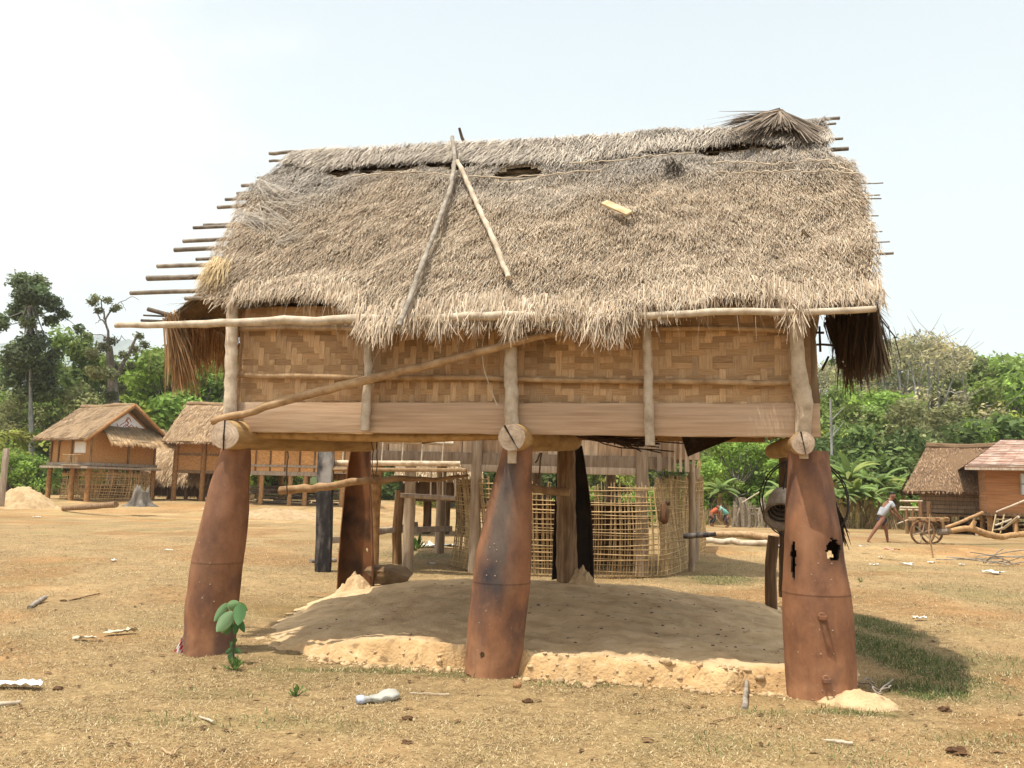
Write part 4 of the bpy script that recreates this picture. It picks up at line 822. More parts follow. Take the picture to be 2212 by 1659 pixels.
# twig bundle under the sill
tb = MB()
for i in range(46):
    a = LP([(1262 + r.normal(0, 8), 939 + abs(r.normal(0, 2))), (1325 + r.normal(0, 10), 951 + r.normal(0, 3)), (1385 + r.normal(0, 30), 955 + r.normal(0, 11))], .5 + r.normal(0, .08)); tube(tb, [wld(p) for p in a], .006, 4, (.35, .2, .13), seg=6, wob=.012, seed=i)
tag(tb.build('twig_bundle', M['bark']), 'bundle of dark dry twigs hanging under the middle of the sill board', 'twigs')

# cable ring, basket and palm frond hanging behind the right front stilt
vb = 3.55; c = HL(1738, 1080, vb); R_ = pxr(176, c); mb = MB(); th_ = np.linspace(0, 2 * math.pi, 50)
for k in range(2):
    tube(mb, [wld(c + np.array([math.cos(t) * R_ * (1 + .05 * k), .10 * math.sin(t * 2 + k), math.sin(t) * R_ * (1.0 + .04 * k)])) for t in th_], .009, 6, (1, 1, 1), rough=.05, wob=.006, seed=k)
tag(mb.build('cable_coil', M['rope']), 'loose dark ring of cable hanging behind the right front stilt', 'cable')
bk = empty('hanging_basket', wld(HL(1688, 1105, 3.3)), 0, 'old grey basket tipped on its side beside the right front stilt', 'basket')
ax = np.array([-.25, -.72, -.62]); ax /= np.linalg.norm(ax); e1 = np.cross(ax, [0, 0, 1.0]); e1 /= np.linalg.norm(e1); e2 = np.cross(ax, e1)
def lathe(mb, prof, col, mi=0, n=26, rgh=.01):
    rs = np.random.default_rng(2); t = np.linspace(0, 2 * math.pi, n + 1); V = np.array([[ax * z + (e1 * math.cos(a) + e2 * math.sin(a)) * rr * (1 + rgh * math.sin(a * 3)) for a in t] for z, rr in prof]); grid(mb, V, col, mi)
mb = MB(); lathe(mb, [(-.30, .02), (-.30, .13), (-.22, .16), (-.05, .185), (.10, .20), (.105, .195), (-.05, .175), (-.28, .12), (-.285, .01)], (1, 1, 1)); mb.build('basket_bowl', M['plank'], bk)
mb = MB(); tube(mb, [ax * .10 + (e1 * math.cos(a) + e2 * math.sin(a)) * .203 for a in np.linspace(0, 2 * math.pi, 28)], .013, 6, (.6, .5, .4)); mb.build('basket_rim', M['grey_pole'], bk)
mb = MB()
for k in range(4): tube(mb, [ax * (.0 - k * .05) + (e1 * math.cos(a) + e2 * math.sin(a)) * (.15 - .025 * k) for a in np.linspace(0, 5.6, 22)], .012, 6)
mb.build('cord_coil', M['rope'], bk)
mb = MB(); P_ = [(0, 0, .02), (.06, .1, .30), (.10, .05, .60), (.14, .02, .82)]; tube(mb, P_, .01, 5, seg=8); mb.build('basket_handle', M['rope'], bk)
fm = MB()
for i in range(16):
    a = [wld(HL(1798 + r.normal(0, 3), 1075, 3.55)), wld(HL(1816 + r.normal(0, 4), 1125 + r.normal(0, 5), 3.52)), wld(HL(1826 + r.normal(0, 7), 1175 + r.normal(0, 18), 3.5))]; tube(fm, a, [.010, .014, .003], 4, (.22, .14, .08), seg=7, seed=i)
tag(fm.build('withered_frond', M['bark']), 'withered brown frond drooping right of the right front stilt', 'frond')

# seedling by the left stilt
base = GG(506, 1437); sd = empty('leafy_seedling', base, 0, 'young seedling with broad green leaves in front of the left stilt', 'seedling')
def sp(px, py, dy=0): return A(px, py, base[1] + dy) - base
mb = MB(); tube(mb, [np.zeros(3), sp(504, 1400), sp(503, 1365), sp(497, 1340), sp(497, 1318)], [.009, .007, .005, .004], 6, (.7, .6, .45), seg=12); mb.build('stem', M['bark'], sd)
def heart(mb, c, tip, wdir, w, col, curl=.15):
    c = np.asarray(c); L_ = np.asarray(tip) - c; ln = np.linalg.norm(L_); d = L_ / ln; wd = np.asarray(wdir, float); wd = wd - d * (wd @ d); wd /= np.linalg.norm(wd); nn = np.cross(d, wd); k = 9; V = []
    for t in np.linspace(0, 1, k):
        hw = w * (math.sin(math.pi * min(1, t * .93 + .07)) ** .7) * (1 - .25 * t); 
        for s in (-1, -.5, 0, .5, 1): V.append(c + d * t * ln + wd * s * hw + nn * (abs(s) * hw * .35 - curl * ln * t * t))
    V = np.array(V).reshape(k, 5, 3); grid(mb, V, col)
for i, (a, b, c, d, w, col, dy, dt) in enumerate([(490, 1304, 462, 1343, .042, (.21, .35, .17), .02, -.05), (516, 1303, 486, 1312, .050, (.23, .38, .17), .06, -.04), (504, 1322, 466, 1366, .068, (.25, .39, .20), -.02, -.10), (512, 1304, 536, 1318, .035, (.19, .33, .11), .07, .03), (520, 1304, 514, 1352, .062, (.14, .29, .12), 0, -.05),
        (512, 1338, 530, 1366, .038, (.085, .19, .065), .03, 0), (500, 1345, 486, 1372, .040, (.10, .20, .07), .02, -.02), (505, 1348, 508, 1372, .045, (.075, .17, .055), .04, 0), (494, 1352, 478, 1368, .028, (.16, .26, .07), 0, -.03), (504, 1402, 487, 1410, .030, (.09, .18, .07), 0, 0), (506, 1402, 521, 1410, .028, (.08, .17, .06), 0, 0), (504, 1396, 496, 1386, .028, (.08, .18, .06), 0, .03), (505, 1410, 492, 1424, .032, (.12, .23, .1), 0, -.03), (505, 1388, 511, 1378, .02, (.08, .17, .06), 0, 0)]):
    mb = MB(); s0_ = sp(a, b, dy); s1_ = sp(c, d, dy + dt); q_ = s1_ - s0_; heart(mb, s0_, s1_, (q_[2], .25 * (1 if i % 2 else -1) * abs(q_[2]), -q_[0]), w, col, curl=.12); tube(mb, [sp(500, 1330) if i < 9 else sp(504, 1405), s0_], .003, 4, (.4, .5, .2)); mb.build('leaf', M['leaf'], sd)
def weed(px, py, n, h, label, seed):
    rs = np.random.default_rng(seed); b = GG(px, py); mb = MB()
    for i in range(n):
        a = rs.random() * 6.28; e = rs.uniform(.2, 1.2); d = np.array([math.cos(a) * math.sin(e), math.sin(a) * math.sin(e), math.cos(e)]); c = d * h * rs.uniform(.2, .7); heart(mb, c, c + d * h * rs.uniform(.25, .5), np.cross(d, [0, 0, 1]) + .01, h * .12, np.array([.13, .22, .06]) * rs.uniform(.7, 1.3)); tube(mb, [np.zeros(3), c], .003, 4, (.15, .2, .07))
    o = mb.build('weed', M['leaf']); o.location = tuple(b); return tag(o, label, 'weed')
weed(640, 1505, 16, .10, 'small thin green weed in the dry grass before the mound', 1)
weed(506, 1449, 30, .13, 'low dull green weed clump at the foot of the broad-leaved seedling', 2)
weed(1858, 1258, 10, .1, 'tiny bright green weed on bare ground right of the right stilt', 3)
weed(418, 1335, 14, .14, 'tiny green weed on bare ground left of the left stilt', 4)
weed(897, 1190, 40, .42, 'dark leafy weed at the foot of the middle plank house post', 5)

# litter
b = GG(385, 1410); mb = MB(); V = np.array([[[(-.03 + .075 * i / 5) * (1 - j / 6 * .8) + .008 * j, -.01 + .02 * math.sin(i * 2 + j), .02 * j] for i in range(6)] for j in range(7)]) * np.array([1.6, 1, 1.7])
tc_ = np.array([[.85, .82, .8] if (i + j) % 3 else [.75, .12, .16] for j in range(6) for i in range(5)]) * .95
grid(mb, V, tc_); V2 = V + [0, .003, 0]; grid(mb, V2, tc_, flip=True); o = mb.build('snack_wrapper', M['plastic'], smooth=False); o.location = tuple(b); tag(o, 'red and white crumpled wrapper standing against the left stilt', 'wrapper')
# crushed clear bottle
b = gp(815, 1516, .025); pb = empty('crushed_bottle', b, math.radians(24), 'crushed clear plastic bottle lying in the front middle of the grass', 'bottle')
mb = MB(); n = 18; prof = [(-.15, .0, 0), (-.15, .035, 0), (-.125, .042, 0), (-.10, .038, .0), (-.07, .032, 0), (-.045, .036, 0), (.0, .052, 0), (.05, .058, .008), (.10, .064, .012), (.14, .058, .014), (.165, .035, .014), (.17, .0, .014)]
V = np.array([[[x_, math.cos(a) * q * (1 + .22 * math.sin(5 * a + x_ * 50)), math.sin(a) * q * .62 * (1 + .25 * math.cos(3 * a + x_ * 70)) + z_] for a in np.linspace(0, 2 * math.pi, n)] for x_, q, z_ in prof]); V[2:-2, :-1] += np.random.default_rng(5).normal(0, .005, (8, n - 1, 3)); V[:, -1] = V[:, 0]; grid(mb, V, (.60, .585, .52)); mb.build('bottle_body', M['plastic'], pb)
mb = MB(); grid(mb, np.array([[[x_, math.cos(a) * q, math.sin(a) * q * .8] for a in np.linspace(0, 2 * math.pi, n)] for x_, q in [(-.158, 0), (-.158, .038), (-.12, .044), (-.105, .041), (-.105, .0)]]), (.66, .72, .86)); mb.build('bottle_label', M['plastic'], pb)
WH = (.78, .74, .68)
crumple('paper_scrap', gp(40, 1487), .16, .055, .05, .05, WH, M['bone'], 'white torn paper scrap at the left edge of the grass', 'paper', 1)
crumple('paper_scrap', gp(262, 1371), .14, .05, .06, .45, (.62, .55, .42), M['bone'], 'curled cream paper scrap left of the left stilt, the longer of two', 'paper', 2)
crumple('paper_scrap', gp(185, 1384), .10, .03, .03, .3, (.6, .52, .4), M['bone'], 'short thin cream paper scrap, left neighbour of the longer curled one', 'paper', 3)
crumple('paper_scrap', gp(1988, 1340), .08, .05, .04, .1, (.62, .6, .55), M['bone'], 'dull white crumpled paper above the roof shadow right of the hut', 'paper', 4)
for i, (a, b_, sx, lab) in enumerate([(1868, 1182, .14, 'white litter scrap right beside the top of the right stilt hole'), (1890, 1222, .16, 'white litter scrap below the running man'), (1903, 1205, .10, 'small pale litter scrap just under the running man'), (1958, 1221, .22, 'widest white litter scrap in front of the cart'), (1925, 1190, .22, 'reddish white litter scrap between the running man and the thin dry stalk'), (2012, 1217, .14, 'white litter at the foot of the thin dry stalk'), (2078, 1222, .16, 'pale round litter right of the thin dry stalk'), (2145, 1240, .3, 'flat white litter by the dry brushwood at right edge'), (245, 1213, .1, 'white scrap on bare ground in front of the tree stump field at left'), (365, 1190, .1, 'small white scrap near the left stilt in the far field'), (445, 1102, .25, 'white scrap on the ground between left thatched houses'), (80, 1118, .2, 'white scrap on the ground below the left gabled house'), (1700, 1183, .5, 'pale flat sheet on the ground near the two grey logs'), (952, 1183, .5, 'white bowl-like sheet lying under the plank house'), (930, 1220, .12, 'bluish scrap in the shade under the plank house')]):
    crumple('litter_scrap', gp(a, b_), sx * .8, sx * .4, sx * .3, i * .7, (.60, .57, .52) if i != 4 else (.6, .3, .25), M['bone'], lab, 'litter', 20 + i, 6)
stick('wood_stick', [gp(63, 1316, .02), gp(97, 1299, .05)], [.028, .034, .03], M['grey_pole'], 'short thick grey stick on the grass at far left', 'stick', seed=1)
stick('wood_stick', [gp(-20, 1530, .02), gp(44, 1523, .02)], .016, M['pole'], 'pale straight stick cut by the left picture edge', 'stick', seed=2)
stick('wood_stick', [gp(1608, 1532, .0), gp(1611, 1500, .05), gp(1617, 1480, .16)], [.024, .02, .012], M['grey_pole'], 'grey stake leaning out of the grass left of the right stilt', 'stake', seed=3)
stick('wood_stick', [gp(1778, 1603, .012), gp(1842, 1609, .012)], [.004, .014, .010], M['pole'], 'thin pale wood splinter in the grass below the right stilt', 'stick', seed=4)
stick('wood_stick', [gp(885, 1500, .01), gp(970, 1503, .012)], .005, M['pole'], 'thin pale straw stick right of the crushed bottle', 'stick', seed=5)
stick('wood_stick', [gp(150, 1299, .015), gp(215, 1285, .02)], .010, M['oldpost'], 'thin dark brown twig in the left field', 'stick', seed=6)
stick('wood_stick', [gp(432, 1552, .01), gp(460, 1566, .02)], .008, M['pole'], 'short pale chip low left of the crushed bottle', 'stick', seed=7)
stick('wood_stick', [gp(350, 1620, .01), gp(372, 1640, .02), gp(385, 1628, .03)], .007, M['tan_pole'], 'bent tan twig near the bottom left edge', 'stick', seed=8)
stick('wood_stick', [gp(1540, 1560, .01), gp(1590, 1552, .02)], .006, M['tan_pole'], 'thin tan twig in the front grass right of the middle', 'stick', seed=9)
mb = MB()
for i, p in enumerate([[(1845, 1480), (1880, 1492), (1898, 1503), (1930, 1482)], [(1880, 1492), (1888, 1506), (1902, 1508)], [(1898, 1503), (1925, 1497)], [(1860, 1484), (1872, 1478), (1890, 1484)]]): tube(mb, [gp(a, b_, .03 + .03 * (k % 2)) for k, (a, b_) in enumerate(p)], .007, 5, (1.1, 1.1, 1.1), seg=10, wob=.01, seed=i)
tag(mb.build('dry_twig', M['grey_pole']), 'branched grey dry twig lying in the roof shadow by the right stilt', 'twig')
mb = MB(); c = gp(1117, 1486, .025); blob(mb, np.zeros(3), (.038, .03, .03), 10, 7, .1, 3, (1.2, 1.0, .85)); o = mb.build('pebble', M['stone']); o.location = tuple(c); tag(o, 'round tan pebble in the grass under the middle stilt', 'stone')
for i, (a, b_, s, lab) in enumerate([(1140, 1517, .05, 'dark clod in the front grass below the round pebble'), (2070, 1630, .09, 'dark brown clod near the bottom right corner'), (2040, 1535, .06, 'dark dung clod at the edge of the roof shadow, right'), (880, 1555, .05, 'dark clod below the crushed bottle'), (880, 1607, .045, 'lowest dark clod near the bottom edge, left of the middle'), (137, 1300, .06, 'dark clod near the left field twig'), (125, 1490, .05, 'brown clod right of the white paper scrap')]):
    mb = MB(); blob(mb, np.zeros(3), (s * .75, s * .6, s * .35), 10, 7, .35, i + 9, (.36, .28, .22)); o = mb.build('dirt_clod', M['stone'], smooth=False); o.location = tuple(gp(a, b_, s * .15)); tag(o, lab, 'clod')
heap('earth_spill', GG(1860, 1522), .27, .20, .10, 3)
mb = MB(); V = [(-.30, 0, .13), (-.26, .1, .18), (.08, .12, .17), (.22, .02, .09), (.2, -.1, .05), (.08, -.16, -.03), (-.20, -.14, -.02), (-.22, -.12, .08), (-.31, -.08, .12), (-.05, -.15, .14), (.1, .12, -.04), (-.22, .1, -.04)]
import bmesh as _bm
bm = _bm.new(); [bm.verts.new(v) for v in V]; _bm.ops.convex_hull(bm, input=bm.verts); _bm.ops.subdivide_edges(bm, edges=bm.edges[:], cuts=2, use_grid_fill=True)
for v in bm.verts: v.co += Vector((random.uniform(-.012, .012), random.uniform(-.012, .012), random.uniform(-.012, .012)))
me = bpy.data.meshes.new('boulder'); bm.to_mesh(me); bm.free(); me.materials.append(M['stone']); at_ = me.attributes.new('tint', 'FLOAT_COLOR', 'FACE'); at_.data.foreach_set('color', [.62, .58, .5, 1] * len(me.polygons))
o = bpy.data.objects.new('boulder', me); COL.objects.link(o); p = HL(850, 1261, 4.35); o.location = tuple(wld(np.array([p[0], p[1], mz(p[0], p[1]) + .02]))); o.scale = (1.3, 1.2, 1.25); tag(o, 'flat brown block of stone behind the mound beside the hollow back stilt', 'stone')
# stake standing behind the mound
q = HL(1666, 1289, 4.75); q[2] = mz(q[0], q[1]) - .1; mb = MB(); tube(mb, [wld(q), wld(HL(1664, 1225, 4.75)), wld(HL(1672, 1158, 4.75))], [.085, .075, .078], 10, (.55, .5, .45), rough=.05, seg=10); tag(mb.build('short_post', M['oldpost']), 'short dark wooden post stuck in the ground left of the right stilt', 'post')
# logs and timber lying about
LOGG = 'felled logs lying on the village ground'
stick('felled_log', [gp(1512, 1163, .1), gp(1600, 1163, .12), gp(1700, 1167, .1), gp(1790, 1170, .1)], [.12, .13, .14, .12], M['tan_pole'], 'long tan log, the farther of two beyond the short dark post', 'log', seed=11, n=9, wob=.04)
stick('felled_log', [gp(1514, 1174, .1), gp(1600, 1178, .1), gp(1695, 1182, .1)], [.09, .10, .09], M['pole'], 'long pale log, the nearer of two beyond the short dark post', 'log', seed=12, n=9, wob=.04)
stick('charred_pole', [A(1478, 1158, 15.6), A(1545, 1154, 15.2)], [.05, .05, .04], M['char'], 'short charred black pole end poking right from the lattice enclosure', 'pole', seed=13)
stick('felled_log', [gp(138, 1103, .1), gp(250, 1097, .14)], .13, M['oldpost'], 'dark squared log lying before the left gabled house', 'log', seed=14, n=8)
stick('dry_stalk', [gp(2016, 1205, 0), A(2006, 1150, GG(2016, 1205)[1]), A(2009, 1110, GG(2016, 1205)[1])], [.02, .018, .012], M['tan_pole'], 'thin dry stalk standing before the cart wheels', 'stalk', seed=15)
mb = MB(); q = GG(2150, 1222)
for i in range(8): tube(mb, [q + r.normal(0, .35, 3) * [1, .5, 0] + [0, 0, .05], q + r.normal(0, .5, 3) * [1.2, .5, 0] + [0, 0, .2], q + r.normal(0, .5, 3) * [1.4, .5, 0] + [0, 0, r.uniform(.05, .45)]], .014, 5, seg=7, wob=.03, seed=i)
tag(mb.build('brushwood', M['grey_pole']), 'dry grey brushwood lying on bare ground at the right picture edge', 'brushwood')
# tree stump with spread roots
q = GG(303, 1094); sb = MB(); n = 22; a = np.linspace(0, 2 * math.pi, n + 1); V = []
for z_, rr, k in ((0, .62, .45), (.15, .45, .3), (.4, .34, .16), (.7, .31, .12), (.85, .30, .1)):
    ring = [[rr * (1 + k * math.sin(5 * t + 1) + .1 * math.sin(11 * t)) * math.cos(t), rr * (1 + k * math.sin(5 * t + 1)) * math.sin(t), z_ + (.16 * math.sin(3 * t) + .08 * math.sin(8 * t) if z_ > .8 else 0)] for t in a]; V.append(ring)
V.append([[.2 * math.cos(t), .2 * math.sin(t), .6] for t in a]); V.append([[0, 0, .55]] * (n + 1)); grid(sb, np.array(V)); o = sb.build('tree_stump', M['bark']); o.location = tuple(q); o.scale = (1, 1, .9); tag(o, 'grey weathered tree stump with splayed roots before the left gabled house', 'stump')
mb = MB(); q = GG(2, 1094); box(mb, (0, 0, 1.25), (.2, .2, 2.5)); o = mb.build('gate_post', M['plank'], bevel=.02); o.location = tuple(q); tag(o, 'grey squared post cut by the left picture edge', 'post')
heap('sand_pile', GG(50, 1082), 1.7, 1.2, .95, 5, tint=.82)
# ------------------------------------------------------------------ village houses
def far_thatch(parent, L, W2, ze, zr, name='thatch_roof', n=5200, wd=.035, ln=.5, hue=(1, 1, 1), thick=.16, seed=1, curve=0.0, droop=.25, hip=0.0):
    """ridge along local x, eaves at y = +-W2"""
    mb = MB(); r = np.random.default_rng(seed); hue = np.array(hue)
    def P(x, t, sg, off):
        z = ze + (zr - ze) * (t + curve * t * (1 - t)); x = x * (1 - 2 * hip / L * t); y = sg * W2 * (1 - t); sl = np.hypot(W2, zr - ze); return np.stack([x, y + sg * off * (zr - ze) / sl, z + off * W2 / sl], -1)
    xs_ = np.linspace(-L / 2, L / 2, 40); ts = np.linspace(0, 1, 14)
    for sg in (-1, 1):
        for off, fl in ((thick * .5, sg > 0), (-thick * .5, sg < 0)):
            g = np.array([P(xs_, np.full(40, t) - (.03 * (fbm(xs_ * 2, xs_ * 0 + sg, seed, 2) - .5) if t < .05 else 0), sg, off + (fbm(xs_ * 1.3, xs_ * 0 + t * 4, seed + 2, 2) - .5) * .12) for t in ts]); grid(mb, g, hue * (1 if off > 0 else .6), 0, flip=fl)
        for xe, fl in ((-L / 2, sg < 0), (L / 2, sg > 0)):
            g = np.array([[P(np.array([xe]), np.array([t]), sg, o)[0] for t in ts] for o in (-thick * .5, thick * .5)]); grid(mb, g, hue * .8, 0, flip=fl)
        g = np.array([P(xs_, np.full(40, 0.0), sg, o) for o in (-thick * .5, thick * .5)]); grid(mb, g, hue * .8, 0)
        m = n // 2; x = r.uniform(-L / 2, L / 2, m); t = r.random(m) ** .9; cl = fbm(x * 3, t * 6, seed + 5, 2)
        b_ = P(x, t, sg, thick * .45 + (cl - .5) * .1); sl = np.hypot(W2, zr - ze); d = np.tile([0, sg * W2 / sl, -(zr - ze) / sl], (m, 1)) + r.normal(0, .13, (m, 3)) * [1, .2, .2]; d[:, 2] -= droop * (t < .08)
        d /= np.linalg.norm(d, axis=1)[:, None]; o_ = np.tile([0, sg * (zr - ze) / sl, W2 / sl], (m, 1)); sc = straw_cols(m, x, t * 3, r, -.05) * hue
        ribbons(mb, b_, d, o_, r.uniform(.5, 1, m) * ln * np.where(t < .06, .75, 1), r.uniform(.6, 1.3, m) * wd, np.clip(r.normal(.16, .1, m), 0, .5), sc, 1)
    if hip:
        for s in (-1, 1):
            for off, fl in ((thick * .5, s > 0), (-thick * .5, s < 0)):
                g = np.array([[[s * (L / 2 - hip * t) + s * off, W2 * (1 - t) * q, ze + (zr - ze) * t + off * .5] for q in np.linspace(-1, 1, 14)] for t in np.linspace(0, 1, 10)]); grid(mb, g, hue * (1 if off > 0 else .6), 0, flip=not fl)
            m = n // 5; t = 1 - np.sqrt(r.random(m)); y = r.uniform(-1, 1, m) * W2 * (1 - t); b_ = np.stack([s * (L / 2 - hip * t) + s * thick * .45, y, ze + (zr - ze) * t + thick * .3], 1); sl = np.hypot(hip, zr - ze)
            d = np.tile([s * hip / sl, 0, -(zr - ze) / sl], (m, 1)) + r.normal(0, .13, (m, 3)); d[:, 2] -= droop * (t < .08); o_ = np.tile([s * (zr - ze) / sl, 0, hip / sl], (m, 1))
            ribbons(mb, b_, d, o_, r.uniform(.5, 1, m) * ln, r.uniform(.6, 1.3, m) * wd, np.clip(r.normal(.16, .1, m), 0, .5), straw_cols(m, y, t * 3, r, -.05) * hue, 1)
    # ridge roll
    tube(mb, [[x, 0, zr + thick * .4 + .03 * math.sin(x * 2)] for x in np.linspace(-L / 2 + hip, L / 2 - hip, 16)], thick * .9, 8, hue * .95, 0, rough=.12)
    return mb.build(name, [M['thatch_base'], M['thatch']], parent, smooth=False)
def walls(parent, L, W, z0, z1, mat, name='wall', gable=None, x0=0, hue=(1, 1, 1), t=.06):
    mb = MB(); h = np.array(hue)
    box(mb, (0, -W / 2, (z0 + z1) / 2), (L, t, z1 - z0), col=h); box(mb, (0, W / 2, (z0 + z1) / 2), (L, t, z1 - z0), col=h * .95)
    for s in (-1, 1): box(mb, (s * (L / 2 - t / 2 - .002), 0, (z0 + z1) / 2), (t, W - t - .004, z1 - z0), col=h)
    return mb.build(name, mat, parent, smooth=False)
def posts(parent, pts, z1, rad, mat, name='post', z0=-.2, hue=(1, 1, 1)):
    for i, (x_, y_) in enumerate(pts):
        mb = MB(); tube(mb, [(x_, y_, z0), (x_ + random.uniform(-.04, .04), y_, (z0 + z1) / 2), (x_, y_, z1)], rad, 8, hue, rough=.06, seg=6, seed=i); mb.build(name, mat, parent)
def bars(parent, lst, mat, name, w, t, hue=(1, 1, 1), bevel=.01):
    for a, b in lst: mb = MB(); plank(mb, a, b, w, t, (0, 0, 1) if abs(b[2] - a[2]) < abs(b[0] - a[0]) + abs(b[1] - a[1]) else (1, 0, 0), 4, .004, hue); mb.build(name, mat, parent, bevel=bevel)
def lattice(name, path, h0, h1, label, dv=.075, dh=.115, w=.013, hue=(1, 1, 1), seed=1, lean=0.0, mat='lattice', drop=0.0):
    """split-bamboo lattice along a ground path; h1(s) gives the height"""
    r = np.random.default_rng(seed); P = np.asarray(path, float); d = np.concatenate([[0], np.cumsum(np.linalg.norm(np.diff(P[:, :2], axis=0), axis=1))]); Lt = d[-1]; mb = MB(); hue = np.array(hue)
    at2 = lambda s: np.stack([np.interp(s, d, P[:, k]) for k in range(3)], -1)
    hh = lambda s: np.interp(np.asarray(s) / Lt, np.linspace(0, 1, len(h1)), h1)
    nrm = lambda s: (lambda t: np.array([-t[1], t[0], 0]) / (np.hypot(t[0], t[1]) + 1e-9))(at2(min(s + .05, Lt)) - at2(max(s - .05, 0)))
    bulge = lambda s, z: .10 * math.sin(z * 1.7 + s * .8) + .05 * math.sin(s * 2.3)
    s = 0.0
    while s < Lt:
        if r.random() > drop:
            ww = w * r.uniform(.7, 1.3); z1 = float(hh(s)) + r.uniform(-.05, .12); k = 7; q = []
            js = r.normal(0, .02); 
            for z in np.linspace(h0, z1, k):
                ss = np.clip(s + js * z + lean * z, 0, Lt); p = at2(ss); q.append(p + nrm(ss) * (bulge(ss, z) + .006) + [0, 0, z])
            tube(mb, q, ww * .6, 4, hue * r.uniform(.7, 1.2), seg=9, seed=int(s * 100))
        s += dv * r.choice([.45, 1, 1, 1.3, 1.6])
    z = h0 + .05; top = max(h1)
    while z < top:
        q = []; ww = w * r.uniform(.7, 1.2); c = hue * r.uniform(.75, 1.2); ph = r.random() * 6
        for s in np.linspace(0, Lt, 60):
            zz = z + .04 * math.sin(s * 1.3 + ph) * .6 + .05 * (float(hh(s)) / top - 1)
            if zz > float(hh(s)) + .02: 
                if len(q) > 2: tube(mb, q, ww * .6, 4, c)
                q = []; continue
            q.append(at2(s) + nrm(s) * (bulge(s, zz) - .006) + [0, 0, zz])
        if len(q) > 2: tube(mb, q, ww * .6, 4, c)
        z += dh * r.choice([.5, 1, 1, 1.2])
    o = mb.build(name, M[mat], smooth=False); c = P.mean(0); me = o.data; me.transform(Matrix.Translation(-Vector(c))); o.location = tuple(c); return tag(o, label, 'fence')

# --- left house with the white gable
cA = G(187, 1093, 0); cA = A(187, 1093, 46.5); zA = gz(cA[0], cA[1]); rzA = math.radians(-30)
LA, WA = 3.6, 4.6; SXA, SYA = .98, .87
hA = empty('thatched_house', (cA[0] - (math.cos(rzA) * SXA * LA / 2 - math.sin(rzA) * SYA * -WA / 2), cA[1] - (math.sin(rzA) * SXA * LA / 2 + math.cos(rzA) * SYA * -WA / 2), zA), rzA, 'raised thatched house with a white painted gable and a straw skirt roof, far left', 'house')
hA.scale = (SXA, SYA, 1)
far_thatch(hA, 5.0, 3.15, 3.35, 5.35, n=9000, hue=(.95, .85, .74), seed=11, wd=.03, ln=.35)
walls(hA, LA, WA, 1.95, 3.75, M['matwall'], hue=(1, .9, .78))
mb = MB(); mb.add([[1.83, -2.3, 3.76], [1.83, 2.3, 3.76], [1.83, 0, 5.2], [1.80, -2.3, 3.76], [1.80, 2.3, 3.76], [1.80, 0, 5.2], ], [[0, 1, 2], [5, 4, 3], [0, 3, 4, 1], [1, 4, 5, 2], [2, 5, 3, 0]], (.75, .65, .5)); mb.build('gable_wall', M['matwall'], hA, smooth=False)
mb = MB(); mb.add([[1.86, -1.45, 4.12], [1.86, 1.45, 4.12], [1.86, 0, 5.0], [1.835, -1.45, 4.12], [1.835, 1.45, 4.12], [1.835, 0, 5.0]], [[0, 1, 2], [5, 4, 3], [0, 3, 4, 1], [1, 4, 5, 2], [2, 5, 3, 0]], (.80, .82, .86)); gp_ = mb.build('gable_panel', M['plain'], hA, smooth=False)
mb = MB(); rs = np.random.default_rng(3)
for pts in ([(-.5, 4.25), (-.2, 4.4), (.1, 4.72), (.3, 4.5)], [(-.25, 4.2), (0, 4.35), (.2, 4.2), (.35, 4.35)], [(-.05, 4.6), (.1, 4.35), (-.1, 4.2)], [(.05, 4.75), (-.1, 4.55), (.15, 4.42)], [(-.75, 4.32), (-.6, 4.2)], [(.4, 4.3), (.55, 4.2)], [(.7, 4.28), (.78, 4.2)]):
    tube(mb, [(1.862, y_, z_) for y_, z_ in pts], .028, 5, (.42, .13, .08), seg=12, wob=.02, seed=len(pts))
mb.build('painted_motif', M['plain'], gp_)
for s in (-1, 1): mb = MB(); plank(mb, (2.5, s * 3.3, 3.22), (2.5, 0, 5.42), .16, .10, (0, 0, 1), 4, .005, (.9, .7, .5)); mb.build('barge_board', M['tan_pole'], hA)
def skirt_far(parent, x0, x1, y0, y1, za, zb, n, hue, seed, mid=.45):
    mb = MB(); r = np.random.default_rng(seed); g = np.array([[[x0 + (x1 - x0) * t, y, za + (zb - za) * t + .05 * math.sin(y * 3)] for y in np.linspace(y0, y1, 20)] for t in np.linspace(0, 1, 6)]); grid(mb, g, np.array(hue) * .8, 0); g2 = g + [0, 0, .1]; grid(mb, g2, hue, 0, flip=True)
    t = r.random(n); y = r.uniform(y0, y1, n); b = np.stack([x0 + (x1 - x0) * t, y, za + (zb - za) * t + .1], 1); d = np.tile([x1 - x0, 0, zb - za], (n, 1)); d /= np.linalg.norm(d[0]); d = d + r.normal(0, .1, (n, 3)); d[:, 2] -= (t > mid) * 1.2 * (t - mid); d /= np.linalg.norm(d, axis=1)[:, None]
    c = straw_cols(n, y, t * 2, r, .0) * hue; c[t > mid] *= np.array([1.3, 1.22, 1.1]); c[t < mid] *= .8
    ribbons(mb, b, d, np.tile([.5, 0, .86], (n, 1)), r.uniform(.25, .5, n) * (.6 + .8 * fbm(y * 1.5, y * 0, seed, 2)), r.uniform(.02, .045, n), np.clip(r.normal(.12, .1, n), 0, .4), c, 1); return mb.build('skirt_roof', [M['thatch_base'], M['thatch']], parent, smooth=False)
skirt_far(hA, 1.84, 2.95, -1.9, 2.9, 4.1, 3.2, 3600, (1, .93, .8), 5)
posts(hA, [(1.8, -2.33), (-1.8, -2.33), (.4, -2.36), (1.84, .5), (1.84, 2.3), (-1.8, 2.3)], 1.93, .15, M['tan_pole'], hue=(.85, .68, .5))
